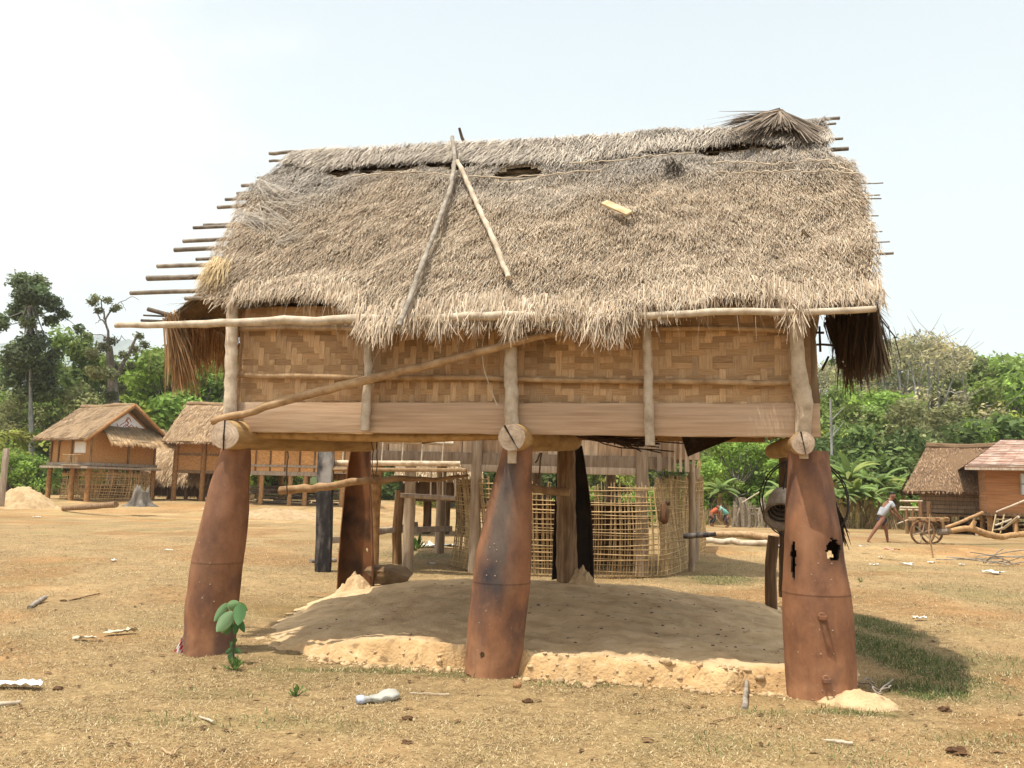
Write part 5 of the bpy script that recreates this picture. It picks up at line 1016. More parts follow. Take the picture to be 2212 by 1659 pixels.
posts(hA, [(1.88, -2.35), (-1.8, -2.4), (.1, -2.38), (-1.1, -2.38), (1.88, .3), (1.88, 2.3)], 3.7, .06, M['oldpost'], 'wall_post', 1.96)
mb = MB(); box(mb, (.1, -.2, 1.85), (4.4, 5.3, .12)); mb.build('floor', M['plank'], hA, smooth=False)
mb = MB(); box(mb, (1.93, 0, 2.03), (.06, 4.9, .16)); box(mb, (0, -2.45, 2.03), (4.0, .06, .16)); mb.build('floor_beam', M['plank'], hA, smooth=False)
mb = MB(); box(mb, (.85, -2.345, 2.95), (1.0, .03, .62), col=(.85, .83, .78)); mb.build('white_cloth', M['plain'], hA, smooth=False)
mb = MB()
for k in range(9): tube(mb, [(.3 + k * .14, -2.9, 1.92), (.34 + k * .13, -2.9, 2.5)], .018, 5)
tube(mb, [(.1, -2.9, 2.5), (1.7, -2.9, 2.52)], .03, 6); mb.build('balcony_rail', M['lattice'], hA)
bars(hA, [((.1, -2.7, 1.95), (1.7, -2.7, 1.95))], M['plank'], 'balcony_floor', .05, .6)
def locA(x, y, z=0): c, s = math.cos(rzA), math.sin(rzA); q = hA.location; x, y = x * SXA, y * SYA; return np.array([q[0] + c * x - s * y, q[1] + s * x + c * y, q[2] + z])
lattice('lattice_fence', [locA(-.9, -2.2), locA(1.0, -2.0), locA(1.7, -1.6), locA(1.95, -1.2), locA(1.95, 0), locA(1.95, 2.2)], .05, [1.55, 1.7, 1.75, 1.7, 1.7, 1.6], 'brown bamboo lattice round the posts of the left white-gabled house', dv=.13, dh=.15, w=.042, hue=(1.15, 1.05, .9), seed=3, lean=.12)
mb = MB()
for i in range(14): box(mb, (0, (i % 5 - 2) * .45, .15 + (i // 5) * .3), (2.0, .42, .26), col=np.array([1, .9, .8]) * random.uniform(.6, 1))
o = mb.build('plank_stack', M['oldpost'], smooth=False); o.location = tuple(locA(0, .6)); o.rotation_euler = (0, 0, rzA); tag(o, 'dark stack of timber under the left white-gabled house', 'timber')

# --- second house, long side to us
cB = A(470, 1080, 50.0); zB = gz(cB[0], cB[1]); hB = empty('thatched_house', (cB[0] + .1, cB[1] + 1.6, zB), math.radians(-6), 'raised thatched house with woven walls directly behind the left stilt', 'house')
far_thatch(hB, 6.0, 2.7, 3.35, 5.75, n=9000, hue=(1, .88, .74), seed=21, wd=.03, ln=.45, droop=.4)
walls(hB, 5.3, 3.2, 1.75, 3.7, M['matwall'], hue=(1, .88, .74))
for s in (-1, 1): mb = MB(); mb.add([[s * 2.64, -1.6, 3.71], [s * 2.64, 1.6, 3.71], [s * 2.64, 0, 5.3], [s * 2.6, -1.6, 3.71], [s * 2.6, 1.6, 3.71], [s * 2.6, 0, 5.3]], [[0, 1, 2], [5, 4, 3], [0, 3, 4, 1], [1, 4, 5, 2], [2, 5, 3, 0]], (.9, .8, .65)); mb.build('gable_wall', M['matwall'], hB, smooth=False)
posts(hB, [(-2.6, -1.68), (-.9, -1.68), (.9, -1.68), (2.6, -1.68), (-2.6, 1.6), (2.6, 1.6)], 3.4, .15, M['tan_pole'], hue=(.8, .65, .5))
bars(hB, [((-2.7, -1.66, 1.72), (2.7, -1.66, 1.72)), ((-2.7, -1.65, 2.7), (2.7, -1.65, 2.7))], M['oldpost'], 'wall_rail', .12, .08)
mb = MB(); box(mb, (0, 0, 1.66), (5.5, 3.4, .1)); mb.build('floor', M['oldpost'], hB, smooth=False)
# --- low shaggy thatched barn between them
cS = A(408, 1062, 54); zS = gz(cS[0], cS[1]); hS = empty('thatched_barn', (cS[0] - .2, cS[1], zS), math.radians(-4), 'low shaggy straw roofed barn between the two left thatched houses', 'barn')
far_thatch(hS, 4.2, 1.9, .95, 3.2, n=6500, hue=(1.1, 1.0, .85), seed=31, wd=.035, ln=.7, curve=.55, droop=.8, thick=.3)
posts(hS, [(-1.6, -1.0), (-.6, -1.0), (.5, -1.0), (1.6, -1.0), (-1.6, 1.0), (1.6, 1.0)], 1.6, .12, M['oldpost'])
walls(hS, 3.2, 1.8, .2, 1.3, M['oldpost'], hue=(.6, .55, .5))
# --- pale panelled house behind the left beam
cC = A(615, 1088, 47.5); zC = gz(cC[0], cC[1]); hC = empty('panel_house', (cC[0] + .4, cC[1] + 1.6, zC), math.radians(-3), 'raised house with pale framed wall panels seen under the left floor beam', 'house')
far_thatch(hC, 6.2, 2.7, 3.6, 5.9, n=3000, hue=(1, .88, .74), seed=41, wd=.05, ln=.5)
mb = MB(); rs = np.random.default_rng(2)
xs4 = np.linspace(-2.9, 2.9, 8)
for a, b in zip(xs4[:-1], xs4[1:]): box(mb, ((a + b) / 2, -1.6, 2.65), (b - a - .06, .05, 1.8), col=np.array([1.35, 1.22, 1.05]) * rs.uniform(.8, 1.15))
box(mb, (0, 1.6, 2.65), (5.8, .05, 1.8), col=(.9, .8, .7)); box(mb, (-2.93, 0, 2.65), (.05, 3.15, 1.8), col=(.9, .8, .7)); box(mb, (2.93, 0, 2.65), (.05, 3.15, 1.8), col=(.9, .8, .7)); mb.build('wall', M['matwall'], hC, smooth=False)
for x_ in xs4: mb = MB(); box(mb, (x_, -1.63, 2.6), (.09, .07, 1.95), col=(.8, .7, .6)); mb.build('panel_batten', M['oldpost'], hC, smooth=False)
bars(hC, [((-3, -1.66, 1.78), (3, -1.66, 1.78)), ((-3, -1.66, 2.15), (3, -1.66, 2.15))], M['plank'], 'wall_rail', .14, .08)
posts(hC, [(-2.8, -1.55), (-1.7, -1.55), (-.1, -1.55), (.75, -1.55), (1.7, -1.55), (2.8, -1.55), (-2.8, 1.5), (2.8, 1.5), (0, 1.5)], 1.75, .13, M['tan_pole'], hue=(.95, .82, .68))
mb = MB(); box(mb, (0, 0, 1.68), (6, 3.4, .1)); mb.build('floor', M['plank'], hC, smooth=False)
mb = MB(); rs = np.random.default_rng(6)
for i in range(40): q = np.array([rs.uniform(-2.4, 2.6), rs.uniform(-.6, .8), rs.uniform(.1, .9)]); tube(mb, [q - [1.1, 0, rs.normal(0, .1)], q + [1.1, rs.normal(0, .2), rs.normal(0, .15)]], rs.uniform(.025, .06), 5, np.array([1, .9, .8]) * rs.uniform(.4, 1.2))
o = mb.build('firewood_stack', M['grey_pole']); o.location = hC.location; tag(o, 'grey firewood poles stacked under the pale panelled house', 'firewood')
heap('earth_bank', GG(600, 1100), 2.8, 1.2, .42, 9, tint=.68)

# --- plank house right behind the main hut
YD = 16.9; X0D, X1D = -2.75, 3.75; rzD = 0.0
zD = 0.0
hD = empty('plank_house', (0, YD, 0), rzD, 'raised plank walled house standing behind the hut, seen between the stilts', 'house')
mb = MB(); rs = np.random.default_rng(12); x = X0D
while x < X1D - .05:
    w = min(rs.uniform(.28, .52), X1D - x); pale = rs.random() < .34
    box(mb, (x + w / 2, rs.uniform(-.012, .012), 3.1), (w - .012, .035, 1.7), col=np.array([2.0, 1.85, 1.62]) if pale else np.array([1.5, 1.25, 1.0]) * rs.uniform(.85, 1.15)); x += w
mb.build('plank_wall', M['plank'], hD, smooth=False)
walls_d = MB()
for xx in (X0D, X1D): box(walls_d, (xx, 2.05, 3.1), (.05, 4.0, 1.7), col=(.8, .72, .65))
box(walls_d, ((X0D + X1D) / 2, 4.1, 3.1), (X1D - X0D, .05, 1.7), col=(.8, .72, .65)); walls_d.build('wall', M['plank'], hD, smooth=False)
bars(hD, [((X0D, -.07, 2.16), (X1D - .55, -.07, 2.16))], M['plank'], 'floor_beam', .24, .09, hue=(.85, .78, .7)); bars(hD, [((-.95, -.10, 1.98), (2.6, -.10, 1.98))], M['plank'], 'floor_beam', .14, .07, hue=(1.5, 1.45, 1.35))
mb = MB()
for i in range(20): box(mb, ((X0D + X1D) / 2, .1 + i * .205, 2.28), (X1D - X0D - .1, .19, .035), col=np.array([.7, .6, .5]) * rs.uniform(.8, 1.1))
mb.build('floor', M['plank'], hD, smooth=False)
mb = MB(); 
rD = far_thatch(hD, X1D - X0D + 1.2, 2.9, 3.75, 5.6, n=3000, hue=(.95, .86, .75), seed=51, wd=.03, ln=.4); rD.location = ((X0D + X1D) / 2, 2.05, 0)
def pD(px, y): return A(px, 1000, YD + y)[0]
for px, y_, rad, z1, nm in ((1388, -.12, .13, 3.9, 'post'), (1029, -.12, .105, 3.9, 'post'), (888, -.3, .11, 2.05, 'post'), (816, -.2, .105, 2.05, 'post'), (1494, 1.0, .07, 2.2, 'post'), (1160, 3.9, .12, 2.2, 'post'), (1320, 3.9, .12, 2.2, 'post'), (955, 3.9, .12, 2.2, 'post'), (1500, 3.9, .12, 2.2, 'post')):
    mb = MB(); X_ = pD(px, y_); tube(mb, [(X_, y_, -.1), (X_ + random.uniform(-.02, .02), y_, z1 / 2), (X_, y_, z1)], rad, 9, np.array([1.05, .98, .88]) if px != 816 else (.85, .72, .55), rough=.05, seg=10, seed=px); mb.build(nm, M['plank'] if px not in (816,) else M['tan_pole'], hD)
mb = MB()
for px in (1424, 1446, 1458, 1470, 1484, 1498): X_ = pD(px, -.2); box(mb, (X_, -.2, 2.75), (.05 if px % 4 else .09, .03, 1.5), col=np.array([1.3, 1.25, 1.15]) * random.uniform(.6, 1.1))
mb.build('screen_slats', M['plank'], hD, smooth=False)
# porch on the left of the plank house
q0, q1 = pD(702, -1.0), pD(994, -1.0); hz_ = lambda y, py, px=850: A(px, py, YD + y)[2]
mb = MB(); tube(mb, [(q0, -1.0, hz_(-1, 1000, 702)), (q1, -1.0, hz_(-1, 1002, 994))], .052, 9, (1.15, 1.12, 1.05), rough=.03, seg=14); mb.build('porch_rail', M['pole'], hD)
mb = MB(); tube(mb, [(pD(822, -.9), -.9, hz_(-.9, 953, 822)), (pD(978, -.9), -.9, hz_(-.9, 958, 978))], .04, 8, seg=10); mb.build('porch_rail', M['pole'], hD)
bars(hD, [((pD(702, -.98), -.98, hz_(-.98, 1014, 702)), (pD(1008, -.98), -.98, hz_(-.98, 1016, 1008)))], M['tan_pole'], 'porch_floor', .06, .5)
bars(hD, [((pD(702, -.9), -.9, hz_(-.9, 1030, 702)), (pD(820, -.9), -.9, hz_(-.9, 1032, 820)))], M['oldpost'], 'porch_beam', .12, .1)
for px in (740, 824, 868, 910, 955):
    mb = MB(); tube(mb, [(pD(px, -.95), -.95, hz_(-.95, 1000, px)), (pD(px + 2, -.93), -.93, hz_(-.93, 950, px))], .016, 6, seg=4); mb.build('baluster', M['pole'], hD)
for px in (932, 958, 985):
    mb = MB(); tube(mb, [(pD(px, -.6), -.6, hz_(-.6, 1018, px)), (pD(px + 1, -.6), -.6, hz_(-.6, 1072, px))], .02, 6, seg=4); mb.build('porch_strut', M['plank'], hD)
mb = MB(); tube(mb, [(pD(868, -.62), -.62, hz_(-.62, 1070, 868)), (pD(986, -.62), -.62, hz_(-.62, 1077, 986))], .045, 8, seg=8); mb.build('shelf_pole', M['plank'], hD)
mb = MB(); X_ = pD(703, -1.15); 
plank(mb, (X_ + .06, -1.15, -.05), (X_, -1.15, hz_(-1.15, 972, 712)), .27, .2, (1, 0, 0), 10, .012); mb.build('charred_post', M['char'], hD, bevel=.015)
bars(hD, [((pD(800, .6), .6, .6), (pD(905, 1.8), 1.8, .78)), ((pD(795, .4), .4, .68), (pD(980, 1.5), 1.5, .72)), ((pD(705, -1.0), -1.0, hz_(-1, 1168, 705)), (pD(760, -.7), -.7, hz_(-.7, 1166, 760)))], M['plank'], 'cross_board', .11, .09, hue=(1.1, 1.1, 1.12))
mb = MB(); tube(mb, [(pD(868, .8), .8, -.1), (pD(863, .8), .8, .6), (pD(868, .8), .8, 1.5)], .10, 8, (1, .9, .75), rough=.12, seg=8); mb.build('post', M['oldpost'], hD)
o = stick('timber_block', [gp(670, 1216, .03), gp(725, 1214, .03)], .05, M['grey_pole'], 'grey flat timber lying at the foot of the charred post', 'timber', seed=31)
pth = [GG(a, b) for a, b in [(972, 1222), (1000, 1232), (1060, 1240), (1150, 1246), (1250, 1250), (1340, 1250), (1410, 1247), (1465, 1236), (1500, 1216), (1514, 1196), (1512, 1180)]]
lattice('lattice_fence', pth, .0, [1.9, 1.78, 1.62, 1.72, 1.86, 1.88, 1.88, 1.95, 2.15, 2.45, 2.5], 'tan bamboo lattice enclosure between the middle and right stilts', dv=.042, dh=.082, w=.017, hue=(1.06, 1.02, .92), seed=5)
mb = MB(); rs = np.random.default_rng(8)
for i in range(30): box(mb, (rs.uniform(-.15, .15), (i % 3 - 1) * .38, .12 + (i // 3) * .13), (3.0 * rs.uniform(.8, 1), .34, .11), rotz(rs.normal(0, .03)), np.array([.75, .55, .42]) * rs.uniform(.5, 1))
o = mb.build('plank_stack', M['oldpost'], smooth=False); o.location = (1.55, YD + 2.4, .0); tag(o, 'brown stack of boards behind the bamboo lattice under the plank house', 'timber')
mb = MB(); q = np.array([2.95, YD - .55, 1.2]); blob(mb, q, (.09, .07, .22), 10, 7, .15, 5, (.5, .4, .35)); blob(mb, q + [.07, 0, .2], (.05, .05, .06), 8, 6, .1, 6, (.3, .3, .32)); tag(mb.build('hanging_gourd', M['oldpost']), 'dark gourd hanging on the right part of the bamboo lattice', 'gourd')
mb = MB(); q = GG(1482, 1190); rs = np.random.default_rng(9)
for i in range(26): a = rs.random() * 6.28; tube(mb, [q + [0, 0, rs.uniform(0, .2)], q + [.25 * math.cos(a), .2 * math.sin(a), rs.uniform(.15, .5)]], .012, 4, np.array([.5, .42, .38]) * rs.uniform(.6, 1.4), seg=4, wob=.03, seed=i)
tag(mb.build('root_clump', M['grey_pole']), 'dark root clump inside the right end of the lattice enclosure', 'roots')
# far stilt hut behind the gap in the middle
cH = GG(940, 1150); hH = empty('stilt_shed', (A(940, 1150, 29)[0], 29.5, 0), .1, 'small dark shed on leaning posts far behind the plank house porch', 'shed')
posts(hH, [(-.9, 0), (-.35, .1), (.3, 0), (.9, .1), (-.9, 1.6), (.9, 1.6)], 1.25, .14, M['oldpost'], hue=(.45, .42, .4))
walls(hH, 2.4, 1.9, 1.1, 1.9, M['oldpost'], hue=(.35, .33, .33)); rH = far_thatch(hH, 2.9, 1.6, 1.8, 3.0, n=1500, hue=(.8, .75, .65), seed=61, wd=.04, ln=.4)

# --- right side: thatched shed and tiled house
hE = empty('thatched_house', (22.63, 40.9, gz(22, 41)), math.radians(-25), 'raised plank house with a plain brown thatched roof at right, left of the tiled one', 'house')
zE = hE.location[2]; e_ = lambda py, y, px=2060: A(px, py, y)[2] - zE
far_thatch(hE, 7.0, 2.4, e_(1066, 40.2), e_(972, 42.6), n=9500, hue=(.60, .49, .41), seed=71, wd=.03, ln=.3, droop=.4, thick=.2, hip=1.1)
hw = MB()
for k in range(6):
    zz = e_(1108, 40.5) + k * .19; box(hw, (.15, -1.5 + .01 * (k % 2), zz + .085), (5.8, .04, .165), col=np.array([1, .92, .84]) * random.uniform(.7, 1.1))
for s in (-1, 1): box(hw, (.15 + s * 2.88, 0, e_(1108, 40.5) + .5), (.04, 2.9, 1.1), col=(.7, .62, .55))
box(hw, (.15, 1.5, e_(1108, 40.5) + .5), (5.8, .04, 1.1), col=(.7, .62, .55)); hw.build('plank_wall', M['plank'], hE, smooth=False)
mb = MB(); box(mb, (.15, 0, e_(1113, 40.5)), (6.0, 3.2, .1)); mb.build('floor', M['oldpost'], hE, smooth=False)
posts(hE, [(-2.6, -1.5), (-1.6, -1.45), (-.7, -1.4), (.2, -1.5), (1.1, -1.4), (2.0, -1.5), (2.9, -1.4), (-2.6, 1.4), (-.9, 1.4), (.8, 1.4), (2.4, 1.4)], e_(1112, 40.5), .10, M['oldpost'], hue=(.6, .55, .5))
mb = MB(); rs = np.random.default_rng(16)
for i in range(40): q = np.array([rs.uniform(-1.5, 2.0), rs.uniform(-.5, 1.0), rs.uniform(.05, .5)]); tube(mb, [q - [.7, 0, 0], q + [.7, rs.normal(0, .2), rs.normal(0, .12)]], rs.uniform(.03, .07), 5, np.array([.8, .55, .4]) * rs.uniform(.5, 1.3))
o = mb.build('firewood_stack', M['oldpost']); o.location = hE.location; tag(o, 'brown firewood heap under the right thatched plank house', 'firewood')
hF = empty('tiled_house', (23.69, 35.93, gz(23, 36)), math.radians(-25), 'orange board house with a weathered red tile roof at the right picture edge', 'house')
zF = hF.location[2]; f_ = lambda py, y, px=2170: A(px, py, y)[2] - zF
M['tile'] = gmat('weathered_tile', [(0.3, (0.24, 0.125, 0.085)), (0.55, (0.34, 0.205, 0.15)), (0.75, (0.48, 0.40, 0.345))], nscale=2.2, stretch=(.6, 2.2, 2.2), rough=.7, bump=.2, fine=30, patches=[((.62, .55, .49), 3.5, .52, .62, (.5, 2.5, 2.5), .5)])
mb = MB(); ze, zr = f_(1011, 34.9), f_(955, 38)
for sg in (-1, 1):
    for k in range(11):
        t0, t1 = k / 11, (k + 1) / 11 + .02; yy = lambda t: sg * 3.1 * (1 - t); zz = lambda t: ze + (zr - ze) * t
        for j in range(16):
            xa, xb = -4.2 + j * .525 + .005, -4.2 + j * .525 + .52; k0, k1 = 1 - 0.38 * t0, 1 - 0.38 * t1; h = random.uniform(.8, 1.15)
            V = [(xa * k0, yy(t0), zz(t0) + .05), (xb * k0, yy(t0), zz(t0) + .05), (xb * k1, yy(t1), zz(t1) + .02), (xa * k1, yy(t1), zz(t1) + .02), (xa * k0, yy(t0), zz(t0) + .005), (xb * k0, yy(t0), zz(t0) + .005)]
            mb.add(V, [[0, 1, 2, 3], [4, 5, 1, 0]] if sg < 0 else [[3, 2, 1, 0], [0, 1, 5, 4]], np.array([1, 1, 1]) * h)
for s in (-1, 1):
    for k in range(11):
        t0, t1 = k / 11, (k + 1) / 11 + .02; X0, X1 = s * 4.2 * (1 - 0.38 * t0), s * 4.2 * (1 - 0.38 * min(t1, 1)); y0_, y1_ = 3.1 * (1 - t0), 3.1 * max(0, 1 - t1); z0_, z1_ = ze + (zr - ze) * t0, ze + (zr - ze) * t1
        mb.add([(X0, -y0_, z0_ + .05), (X0, y0_, z0_ + .05), (X1, y1_, z1_ + .02), (X1, -y1_, z1_ + .02)], [[0, 1, 2, 3]] if s > 0 else [[3, 2, 1, 0]], np.array([1, 1, 1]) * random.uniform(.85, 1.1))
mb.build('tile_roof', M['tile'], hF, smooth=False)
mb = MB(); box(mb, (0, -3.08, ze - .06), (8.4, .05, .1), col=(1.3, 1.3, 1.3)); box(mb, (0, -1.6, ze + .1), (8.2, 2.9, .04), col=(.8, .8, .8)); mb.build('fascia_board', M['plank'], hF, smooth=False)
hw = MB()
for k in range(17):
    zz = f_(1108, 36) + k * .125
    if zz > ze + .3: break
    box(hw, (.5, -2.1 + .008 * (k % 2), zz + .06), (7.8, .03, .118), col=np.array([1.12, 1, .9]) * random.uniform(.85, 1.1))
    box(hw, (-3.39 - .008 * (k % 2), 0, zz + .06), (.03, 4.15, .118), col=np.array([1, .95, .9]) * random.uniform(.85, 1.1))
box(hw, (.5, 2.1, f_(1108, 36) + 1.1), (7.8, .03, 2.2)); hw.build('board_wall', M['hplank'], hF, smooth=False)
mb = MB(); box(mb, (.5, 0, f_(1111, 36)), (8.0, 4.5, .12)); mb.build('floor', M['oldpost'], hF, smooth=False)
mb = MB(); X_ = -1.92; box(mb, (X_, -2.13, f_(1046, 36)), (.46, .05, .85), col=(.62, .68, .74)); wn_ = mb.build('window', M['plain'], hF, smooth=False)
mb = MB(); box(mb, (X_, -2.17, f_(1046, 36)), (.5, .03, .05)); box(mb, (X_ - .24, -2.17, f_(1046, 36)), (.05, .03, .9)); mb.build('frame', M['plank'], wn_, smooth=False)
posts(hF, [(-3.3, -2.0), (-2.4, -2.0), (-1.2, -2.0), (0, -2.0), (1.5, -2.0), (-3.3, 2), (-.5, 2), (1.5, 2)], f_(1112, 36), .11, M['tan_pole'], hue=(.8, .65, .5))
tag(stick('stair_rail', [A(2152, 1106, 33.5), A(2216, 1080, 33.5)], .035, M['pole'], 'pale white handrail pole slanting up to the tiled house', 'handrail', seed=3))
ld = empty('bamboo_ladder', GG(2160, 1152) * [1, 1, 1], 0, 'small bamboo ladder leaning under the tiled house', 'ladder'); lb = np.array(ld.location)
for s in (-1, 1): mb = MB(); tube(mb, [A(2152 + s * 9, 1152, 34) - lb, A(2160 + s * 9, 1112, 34.6) - lb], .03, 6, seg=4); mb.build('side_rail', M['lattice'], ld)
for k in range(3): mb = MB(); py = 1144 - k * 11; tube(mb, [A(2146 + k * 2, py, 34.1 + .1 * k) - lb, A(2164 + k * 2, py, 34.1 + .1 * k) - lb], .025, 6, seg=3); mb.build('rung', M['lattice'], ld)
mb = MB(); tube(mb, [A(2040, 1140, 33), A(2075, 1128, 33), A(2122, 1107, 34)], [.06, .065, .06], 8, (1, .9, .8), seg=8, wob=.01); tag(mb.build('leaning_beam', M['tan_pole']), 'brown beam leaning from the cart towards the tiled house floor', 'beam')
mb = MB(); tube(mb, [gp(2110, 1160, .1), gp(2140, 1155, .15), A(2175, 1140, 32), A(2200, 1116, 32)], [.06, .06, .05, .05], 7, (1, 1, 1), seg=10, wob=.03); tube(mb, [A(2150, 1135, 32.2), A(2185, 1122, 32.2)], .035, 6, seg=5); tag(mb.build('curved_branch', M['pole']), 'pale curved branch propped in front of the tiled house ladder', 'branch')
# benches and railings left of the right thatched house
bn = empty('porch_platform', A(1985, 1150, 38) * [1, 1, 0], 0, 'open bamboo platform with pale rails left of the right thatched house', 'platform'); b0 = np.array(bn.location)
for py in (1082, 1096, 1101): mb = MB(); tube(mb, [A(1944, py, 38) - b0, A(1992, py + 1, 38) - b0], .045, 7, (1.2, 1.2, 1.15), seg=4); mb.build('rail', M['pole'], bn)
for px, t in ((1958, .07), (1972, .07), (1988, .11), (2006, .09)): mb = MB(); p = A(px, 1100, 38) - b0; tube(mb, [p * [1, 1, 0] + [0, 0, -.1], p + [0, 0, .35 if px > 1980 else 0]], t, 7, (.9, .8, .7), seg=4); mb.build('post', M['oldpost'], bn)
# --- stake fence and two people far behind the hut
fn = empty('stake_fence', A(1610, 1118, 42) * [1, 1, 0], 0, 'grey rough stake fence far behind between lattice and basket', 'fence'); f0 = np.array(fn.location); rs = np.random.default_rng(4)
for i, px in enumerate([1583, 1591, 1598, 1606, 1613, 1619, 1626, 1632, 1639, 1646, 1653, 1660, 1668, 1676]):
    y = 42 + rs.normal(0, .3); b = A(px, 1117, y); b[2] = gz(b[0], b[1]); h = rs.uniform(.95, 1.5); mb = MB(); big = i in (3,)
    tube(mb, [b - f0, b - f0 + [rs.normal(0, .06), 0, h * .5], b - f0 + [rs.normal(0, .14), 0, h + .15 * big]], [.12, .13, .17] if big else rs.uniform(.05, .09), 7, np.array([1, .95, .88]) * rs.uniform(.7, 1.2), rough=.1, seg=6, seed=i); mb.build('stake', M['grey_pole'], fn)
for px0, px1, py in ((1586, 1680, 1100), (1590, 1680, 1112)): mb = MB(); tube(mb, [A(px0, py, 42.2) - f0, A(px1, py - 2, 42.2) - f0], .035, 6, seg=6, wob=.03); mb.build('rail', M['grey_pole'], fn)
stick('slanting_pole', [A(1603, 1086, 41.4), A(1640, 1063, 41.4)], .03, M['pole'], 'pale thin pole slanting above the far stake fence', 'pole', seed=5)

# ------------------------------------------------------------------ people
def skin_body(name, verts, edges, root, mat, parent=None, sub=2):
    me = bpy.data.meshes.new(name); keys = list(verts); me.from_pydata([verts[k][0] for k in keys], [(keys.index(a), keys.index(b)) for a, b in edges], []); me.update(); me.materials.append(mat)
    o = bpy.data.objects.new(name, me); COL.objects.link(o)
    if parent: o.parent = parent
    o.modifiers.new('skin', 'SKIN'); 
    if not me.skin_vertices: me.attributes
    for i, k in enumerate(keys): rr = verts[k][1]; sv = me.skin_vertices[0].data[i]; sv.radius = (rr, rr) if np.ndim(rr) == 0 else rr; sv.use_root = (k == root)
    s = o.modifiers.new('sub', 'SUBSURF'); s.levels = s.render_levels = sub
    bpy.context.view_layer.update(); dg = bpy.context.evaluated_depsgraph_get(); ev = bpy.data.meshes.new_from_object(o.evaluated_get(dg)); o.modifiers.clear(); o.data = ev
    ev.materials.clear(); ev.materials.append(mat); a = ev.attributes.new('tint', 'FLOAT_COLOR', 'FACE') if 'tint' not in ev.attributes else ev.attributes['tint']; a.data.foreach_set('color', [1.0] * 4 * len(ev.polygons))
    for p in ev.polygons: p.use_smooth = True
    return o
def settint(o, c): o.data.attributes['tint'].data.foreach_set('color', [*c, 1.0] * len(o.data.polygons))
def hand(V, E, wrist, d, side, pref):
    """palm, four unequal fingers and a thumb as short chains"""
    w = np.array(V[wrist][0]); d = np.array(d) / np.linalg.norm(d); side = np.array(side) / np.linalg.norm(side); up = np.cross(d, side)
    V[pref + 'palm'] = (tuple(w + d * .06), (.032, .018)); E.append((wrist, pref + 'palm'))
    for i, (o_, l) in enumerate([(-.028, .06), (-.010, .072), (.010, .068), (.028, .052)]):
        a = w + d * .09 + side * o_; b = a + d * l * .5 - up * .012; c = b + d * l * .35 - up * .03
        for k, p in zip('abc', (a, b, c)): V[f'{pref}{i}{k}'] = (tuple(p), .009)
        E += [(pref + 'palm', f'{pref}{i}a'), (f'{pref}{i}a', f'{pref}{i}b'), (f'{pref}{i}b', f'{pref}{i}c')]
    a = w + d * .045 - side * .038; b = a + d * .03 - side * .02 - up * .012; V[pref + 'ta'] = (tuple(a), .011); V[pref + 'tb'] = (tuple(b), .010); E += [(pref + 'palm', pref + 'ta'), (pref + 'ta', pref + 'tb')]

pf = GG(1921, 1172); YP = pf[1]; sP = YP / FPX / 5.56
pr = empty('person', pf, 0, 'person in grey t-shirt and dark shorts running and pushing a wooden cart', 'person')
Q = lambda zx, zy, y=0.0: ((zx - 650) * sP, y, (870 - zy) * sP)
V = {'pel': (Q(565, 585), (.125, .10)), 'wai': (Q(575, 520), (.115, .09)), 'che': (Q(620, 430), (.14, .105)), 'nkb': (Q(672, 375), .065), 'nkt': (Q(690, 350), .052), 'hea': (Q(705, 325), (.08, .085)), 'top': (Q(708, 295), (.075, .08)), 'chin': (Q(728, 352), .04), 'nose': (Q(745, 330), .014),
     'sl': (Q(668, 405, -.17), .058), 'el': (Q(700, 500, -.22), .042), 'wl': (Q(775, 580, -.16), .028), 'sr': (Q(668, 405, .17), .058), 'er': (Q(705, 490, .22), .042), 'wr': (Q(782, 572, .16), .028),
     'hl': (Q(565, 600, -.09), .095), 'kl': (Q(470, 720, -.10), .062), 'al': (Q(392, 838, -.09), .038), 'fl': (Q(380, 866, -.09), .034), 'tl': (Q(420, 872, -.09), .026), 'hr': (Q(575, 600, .09), .095), 'kr': (Q(632, 720, .10), .062), 'ar': (Q(648, 850, .10), .038), 'fr': (Q(645, 868, .10), .034), 'tr': (Q(690, 868, .10), .026),
     'eal': (Q(700, 325, -.085), .016), 'ear': (Q(700, 325, .085), .016)}
E_ = [('pel', 'wai'), ('wai', 'che'), ('che', 'nkb'), ('nkb', 'nkt'), ('nkt', 'hea'), ('hea', 'top'), ('hea', 'chin'), ('hea', 'nose'), ('hea', 'eal'), ('hea', 'ear'), ('che', 'sl'), ('sl', 'el'), ('el', 'wl'), ('che', 'sr'), ('sr', 'er'), ('er', 'wr'), ('pel', 'hl'), ('hl', 'kl'), ('kl', 'al'), ('al', 'fl'), ('fl', 'tl'), ('pel', 'hr'), ('hr', 'kr'), ('kr', 'ar'), ('ar', 'fr'), ('fr', 'tr')]
hand(V, E_, 'wl', (.75, 0, -.65), (0, 1, 0), 'L'); hand(V, E_, 'wr', (.75, 0, -.65), (0, -1, 0), 'R')
skin_body('body', V, E_, 'pel', M['skin'], pr)
Vs = {'a': (Q(556, 560), (.145, .125)), 'b': (Q(575, 515), (.14, .12)), 'c': (Q(618, 432), (.165, .135)), 'd': (Q(662, 388), (.10, .09)), 'l1': (Q(664, 408, -.17), .078), 'l2': (Q(684, 462, -.205), .070), 'r1': (Q(664, 408, .17), .078), 'r2': (Q(686, 458, .205), .070)}
sh = skin_body('t_shirt', Vs, [('a', 'b'), ('b', 'c'), ('c', 'd'), ('c', 'l1'), ('l1', 'l2'), ('c', 'r1'), ('r1', 'r2')], 'b', M['plain'], pr); settint(sh, (.36, .375, .40))
Vs = {'a': (Q(566, 562), (.15, .125)), 'b': (Q(566, 600), (.15, .12)), 'l': (Q(530, 650, -.10), .11), 'r': (Q(602, 652, .10), .11)}
